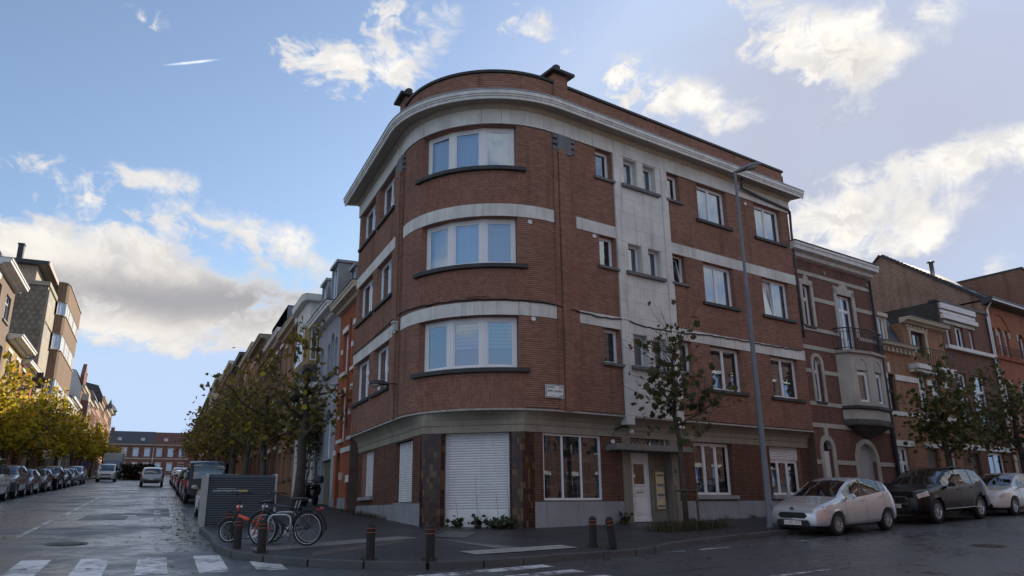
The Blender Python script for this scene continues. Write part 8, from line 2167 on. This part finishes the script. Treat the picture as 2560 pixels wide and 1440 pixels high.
# sparse young plane tree with stakes before the entrance
def young_tree():
    global rng
    rng = np.random.default_rng(5)
    p = np.array([4.72, 21.95]); t = thing('young_plane_tree', 'sparse young plane tree with bare twigs before the entrance', 'tree', (p[0], p[1], pz(p)))
    b = B(); b.tube([(0, 0, -.1), (.0, 0, 1), (-.02, 0, 2.4), (-.12, 0, 3.1), (-.05, .0, 3.8), (-.08, 0, 4.6), (.02, 0, 5.1)], [.085, .075, .068, .06, .045, .04, .02], 8); b.obj('trunk', BARK, t, smooth=True)
    b = B(); Ps, Ns = [], []
    for (kx, kz) in ((-.2, 3.2), (.62, 3.15), (-.08, 3.75), (-.05, 4.5), (.0, 4.9)):
        b.tube(bent((-.08, 0, kz - .35), (kx, 0, kz), 4, .08), [.035, .03, .03, .045], 6)
        n = 24
        for i in range(n):
            a = rng.random() * 6.28; el = rng.uniform(.1, 1.25); L = rng.uniform(.7, 1.75)
            d = np.array([math.cos(a) * math.cos(el), math.sin(a) * math.cos(el), math.sin(el)])
            if kx > .3: d[0] = abs(d[0])
            q0_ = np.array([kx, 0, kz]); q1_ = q0_ + d * L; q1_[2] += .15
            b.tube(bent(q0_, q1_, 5, .10), [.009, .008, .006, .005, .003], 4)
            for s in rng.random(1 + int(rng.random() * 2)): Ps.append(q0_ + (q1_ - q0_) * (.35 + .65 * s) + rng.normal(size=3) * .04); Ns.append(rng.normal(size=3) + np.array([0, -.3, .2]))
    for (cx, cz, r_, n) in ((-.45, 3.3, .35, 22), (-.15, 4.35, .42, 36), (-.55, 3.75, .35, 22), (.3, 3.75, .4, 24), (.6, 3.3, .3, 22), (0, 2.75, .35, 24), (.5, 2.7, .3, 18), (-.75, 2.9, .3, 12), (1.5, 3.6, .3, 8), (-.9, 3.6, .3, 8), (.1, 4.9, .3, 10), (-.2, 3.4, .3, 16)):
        for i in range(n): Ps.append(np.array([cx, 0, cz]) + rng.normal(size=3) * r_ * .62); Ns.append(rng.normal(size=3) + np.array([0, -.4, .3]))
    b.obj('limbs', BARK, t, smooth=True)
    leaf_obj('crown', np.array(Ps), np.array(Ns), .17, LF_NEAR, t, True)
    for x, y, lx in ((-.3, -.35, .0), (.42, .3, -.02)):
        s = B(); s.tube([(x, y, -.1), (x + lx, y * .8, 1.15)], .035, 8); s.obj('stake', STAKE, t)
    s = B(); s.tube([(-.3, -.30, 1.0), (0, -.1, 1.02), (.4, .26, 1.0)], .025, 5); s.obj('tie_strap', BLACKP, t)
    return p
yt = young_tree()
tree(R2(20.6, 2.9), 'leafy street tree behind the black SUV', 5.8, 1.45, (2.3, 5.2), 44, 28, .16, LF_DARK, 'street trees on the right street', .13, sprouts=6, seed=40, lobed=True, bark=BARK)
tree(R2(26.6, 2.9), 'street tree cut by the right edge behind the white car', 6.0, 1.7, (2.3, 5.6), 46, 27, .17, LF_DARK, 'street trees on the right street', .13, sprouts=6, seed=41, bark=BARK)
tree(R2(33.5, 2.9), 'farther street tree before the gabled house', 6.4, 1.6, (2.3, 5.8), 50, 30, .18, LF_DARK, 'street trees on the right street', .13, sprouts=6, seed=42, bark=BARK)
# grass in the tree pit and along the plinths
def grass(name, label, pts, n, h, mat, lean=.5):
    b = B()
    for i in range(n):
        c = pts[int(rng.random() * len(pts))]; x, y = c[0] + rng.normal() * c[2], c[1] + rng.normal() * c[2]; z = pz((x, y)) - .01
        a = rng.random() * 6.28; hh = h * (.4 + .8 * rng.random()); dx, dy = math.cos(a) * hh * lean * rng.random(), math.sin(a) * hh * lean * rng.random(); w = .006 + .004 * rng.random(); px_, py_ = -math.sin(a) * w, math.cos(a) * w
        b.add([(x - px_, y - py_, z), (x + px_, y + py_, z), (x + dx * .5 + px_ * .7, y + dy * .5 + py_ * .7, z + hh * .6), (x + dx * .5 - px_ * .7, y + dy * .5 - py_ * .7, z + hh * .6), (x + dx, y + dy, z + hh)], [(0, 1, 2, 3), (3, 2, 4)])
    return b.obj(name, mat, None, label=label, cat='grass', kind='stuff')
GRASSM = leaf_mat('rough_grass', [(0, (.025, .028, .012)), (.5, (.05, .048, .022)), (.8, (.11, .09, .048)), (1, (.16, .13, .07))], .25, .7)
grass('tree_pit_grass', 'rough dry grass growing in the young tree pit', [(4.6 + eR[0] * s, 21.7 + eR[1] * s, .22) for s in (-.7, -.3, 0, .3, .7, 1.1, 1.5)] + [(4.3 + eR[0] * s, 21.2 + eR[1] * s, .2) for s in (-.5, 0, .5, 1.0)], 1300, .26, GRASSM)
grass('wall_foot_grass', 'dry weeds growing along the foot of the plinth', [(*L2(u, -.2), .16) for u in (6.2, 6.8, 7.4, 8.0, 8.6, 9.4, 10.6, 11.5)] + [(*R2(u, -.2), .12) for u in (6.3, 9.4, 11, 12.5, 13.4, 14.2)], 800, .16, GRASSM)
grass('bollard_weeds', 'small weeds round the bollard feet', [(-1.5, 14.25, .09), (-2.6, 14.3, .09), (1.64, 16.8, .07), (2.0, 16.4, .07), (-4.8, 15.1, .07)], 260, .09, GRASSM)
def weed(p, label, n, r_, h, stems):
    t = thing('weed_plant', label, 'plant', (p[0], p[1], pz(p)), 0, 'leafy weeds at the shop front')
    P_ = rng.normal(size=(n, 3)) * np.array([r_, r_ * .6, h * .3]) + np.array([0, 0, h * .5]); P_[:, 2] = np.abs(P_[:, 2])
    leaf_obj('leaves', P_, rng.normal(size=(n, 3)) * .6 + np.array([0, -.5, .8]), .13, LF_DARK if False else leaf_mat('weed_leaf', [(0, (.022, .036, .014)), (.6, (.036, .052, .02)), (1, (.07, .07, .03))], .25), t, True)
    b = B()
    for x, hh in stems: b.tube([(x, 0, 0), (x - .02, 0, hh * .5), (x - .07, 0, hh)], [.006, .005, .003], 4)
    for i in range(8): b.tube(bent((rng.normal() * .05, 0, 0), (rng.normal() * r_, rng.normal() * r_ * .5, h * .7), 3, .1), .005, 4)
    b.obj('stems', pm('weed_stem', (.06, .06, .03), .8, .2, 3, 0), t)
q = lambda s: PLc + ech * s + nch * .22
weed(q(1.02), 'small leafy weed by the left part of the shop shutter', 30, .11, .26, [(.05, .75)])
weed(q(1.62), 'leafy weed before the middle of the shop shutter', 40, .14, .28, [(0, 1.35), (.1, .5)])
weed(q(2.30), 'spreading weed clump at the foot of the right tiled pier', 100, .26, .24, [(-.1, .95), (.2, 1.1)])
weed(R2(6.45, -.12), 'little weed beside the entrance step', 30, .1, .26, [(0, .4)])
# climbing shrub over the garage of the grey house
hb2 = thing('wall_shrub', 'dark shrub hanging over the garage of the grey arched house', 'shrub', (*L2(18.1, .25), gz(*L2(18.1, .2))))
n = 1400; P_ = rng.normal(size=(n, 3)) * np.array([.35, .5, .75]) + np.array([0, 0, 3.6]); leaf_obj('foliage', P_, rng.normal(size=(n, 3)), .13, LF_DARK, hb2)
b = B()
for i in range(7): b.tube(bent((rng.normal() * .1, rng.normal() * .1, 0), (rng.normal() * .3, rng.normal() * .4, 3.6), 6, .08), [.03, .028, .025, .02, .015, .01], 5)
b.obj('stems', BARK, hb2)
# hedge at the far junction
hd3 = thing('hedge', 'dark brown hedge enclosing a plot behind the white van', 'hedge', (*L2(98, 9.0), gz(*L2(98, 9.0))))
n = 3000; P_ = (rng.random((n, 3)) - .5) * np.array([3.4, 3.4, 2.0]) + np.array([0, 0, 1.0]); leaf_obj('foliage', P_, rng.normal(size=(n, 3)), .28, leaf_mat('hedge_leaf', [(0, (.02, .018, .012)), (1, (.05, .04, .022))], .2), hd3)
b = B()
for i in range(12): x, y = rng.uniform(-1.6, 1.6), rng.uniform(-1.6, 1.6); b.tube([(x, y, -.2), (x, y, 1.6)], .03, 5)
b.obj('stems', BARK, hd3)
# ------------------------------------------------------------------ houses behind the viewer, across the right street: they show in the window panes
FV = Fr(R2(0, 19.5), eR, nR)
for i, (u0, u1, zt, m, lab) in enumerate(((-4, 4, 11.5, BR_ORANGE, 'orange brick house across the road, mirrored in the shop windows'), (4, 11, 13, BR_TAN, 'tan brick house across the road behind the viewer'), (11, 18, 12, BR_RED, 'red brick house across the road facing the entrance'), (18, 30, 13.5, BR_DARK, 'brown brick house across the road facing the bay window'), (30, 52, 13, BR_DARK, 'long maroon house across the road facing the gabled house'))):
    H = Bld('row_house', lab, 'house', R2((u0 + u1) / 2, 19.5)); zg = gz(*R2((u0 + u1) / 2, 19.5))
    n = int((u1 - u0) / 2.2); cols = [(u0 + (k + .28) * (u1 - u0) / n, u0 + (k + .72) * (u1 - u0) / n) for k in range(n)]; fl = [(zg + 1 + j * 3.4, zg + 3 + j * 3.4) for j in range(3)]
    body(H, FV, u0, u1, zt, 8, m, [(a, c, z0, z1) for a, c in cols for z0, z1 in fl], .2); grid_windows(H, FV, cols, fl, lint=WHITEPAINT); cornice(H, FV, u0, u1, zt - .1, .5, .5, WHITEPAINT, ends=0)
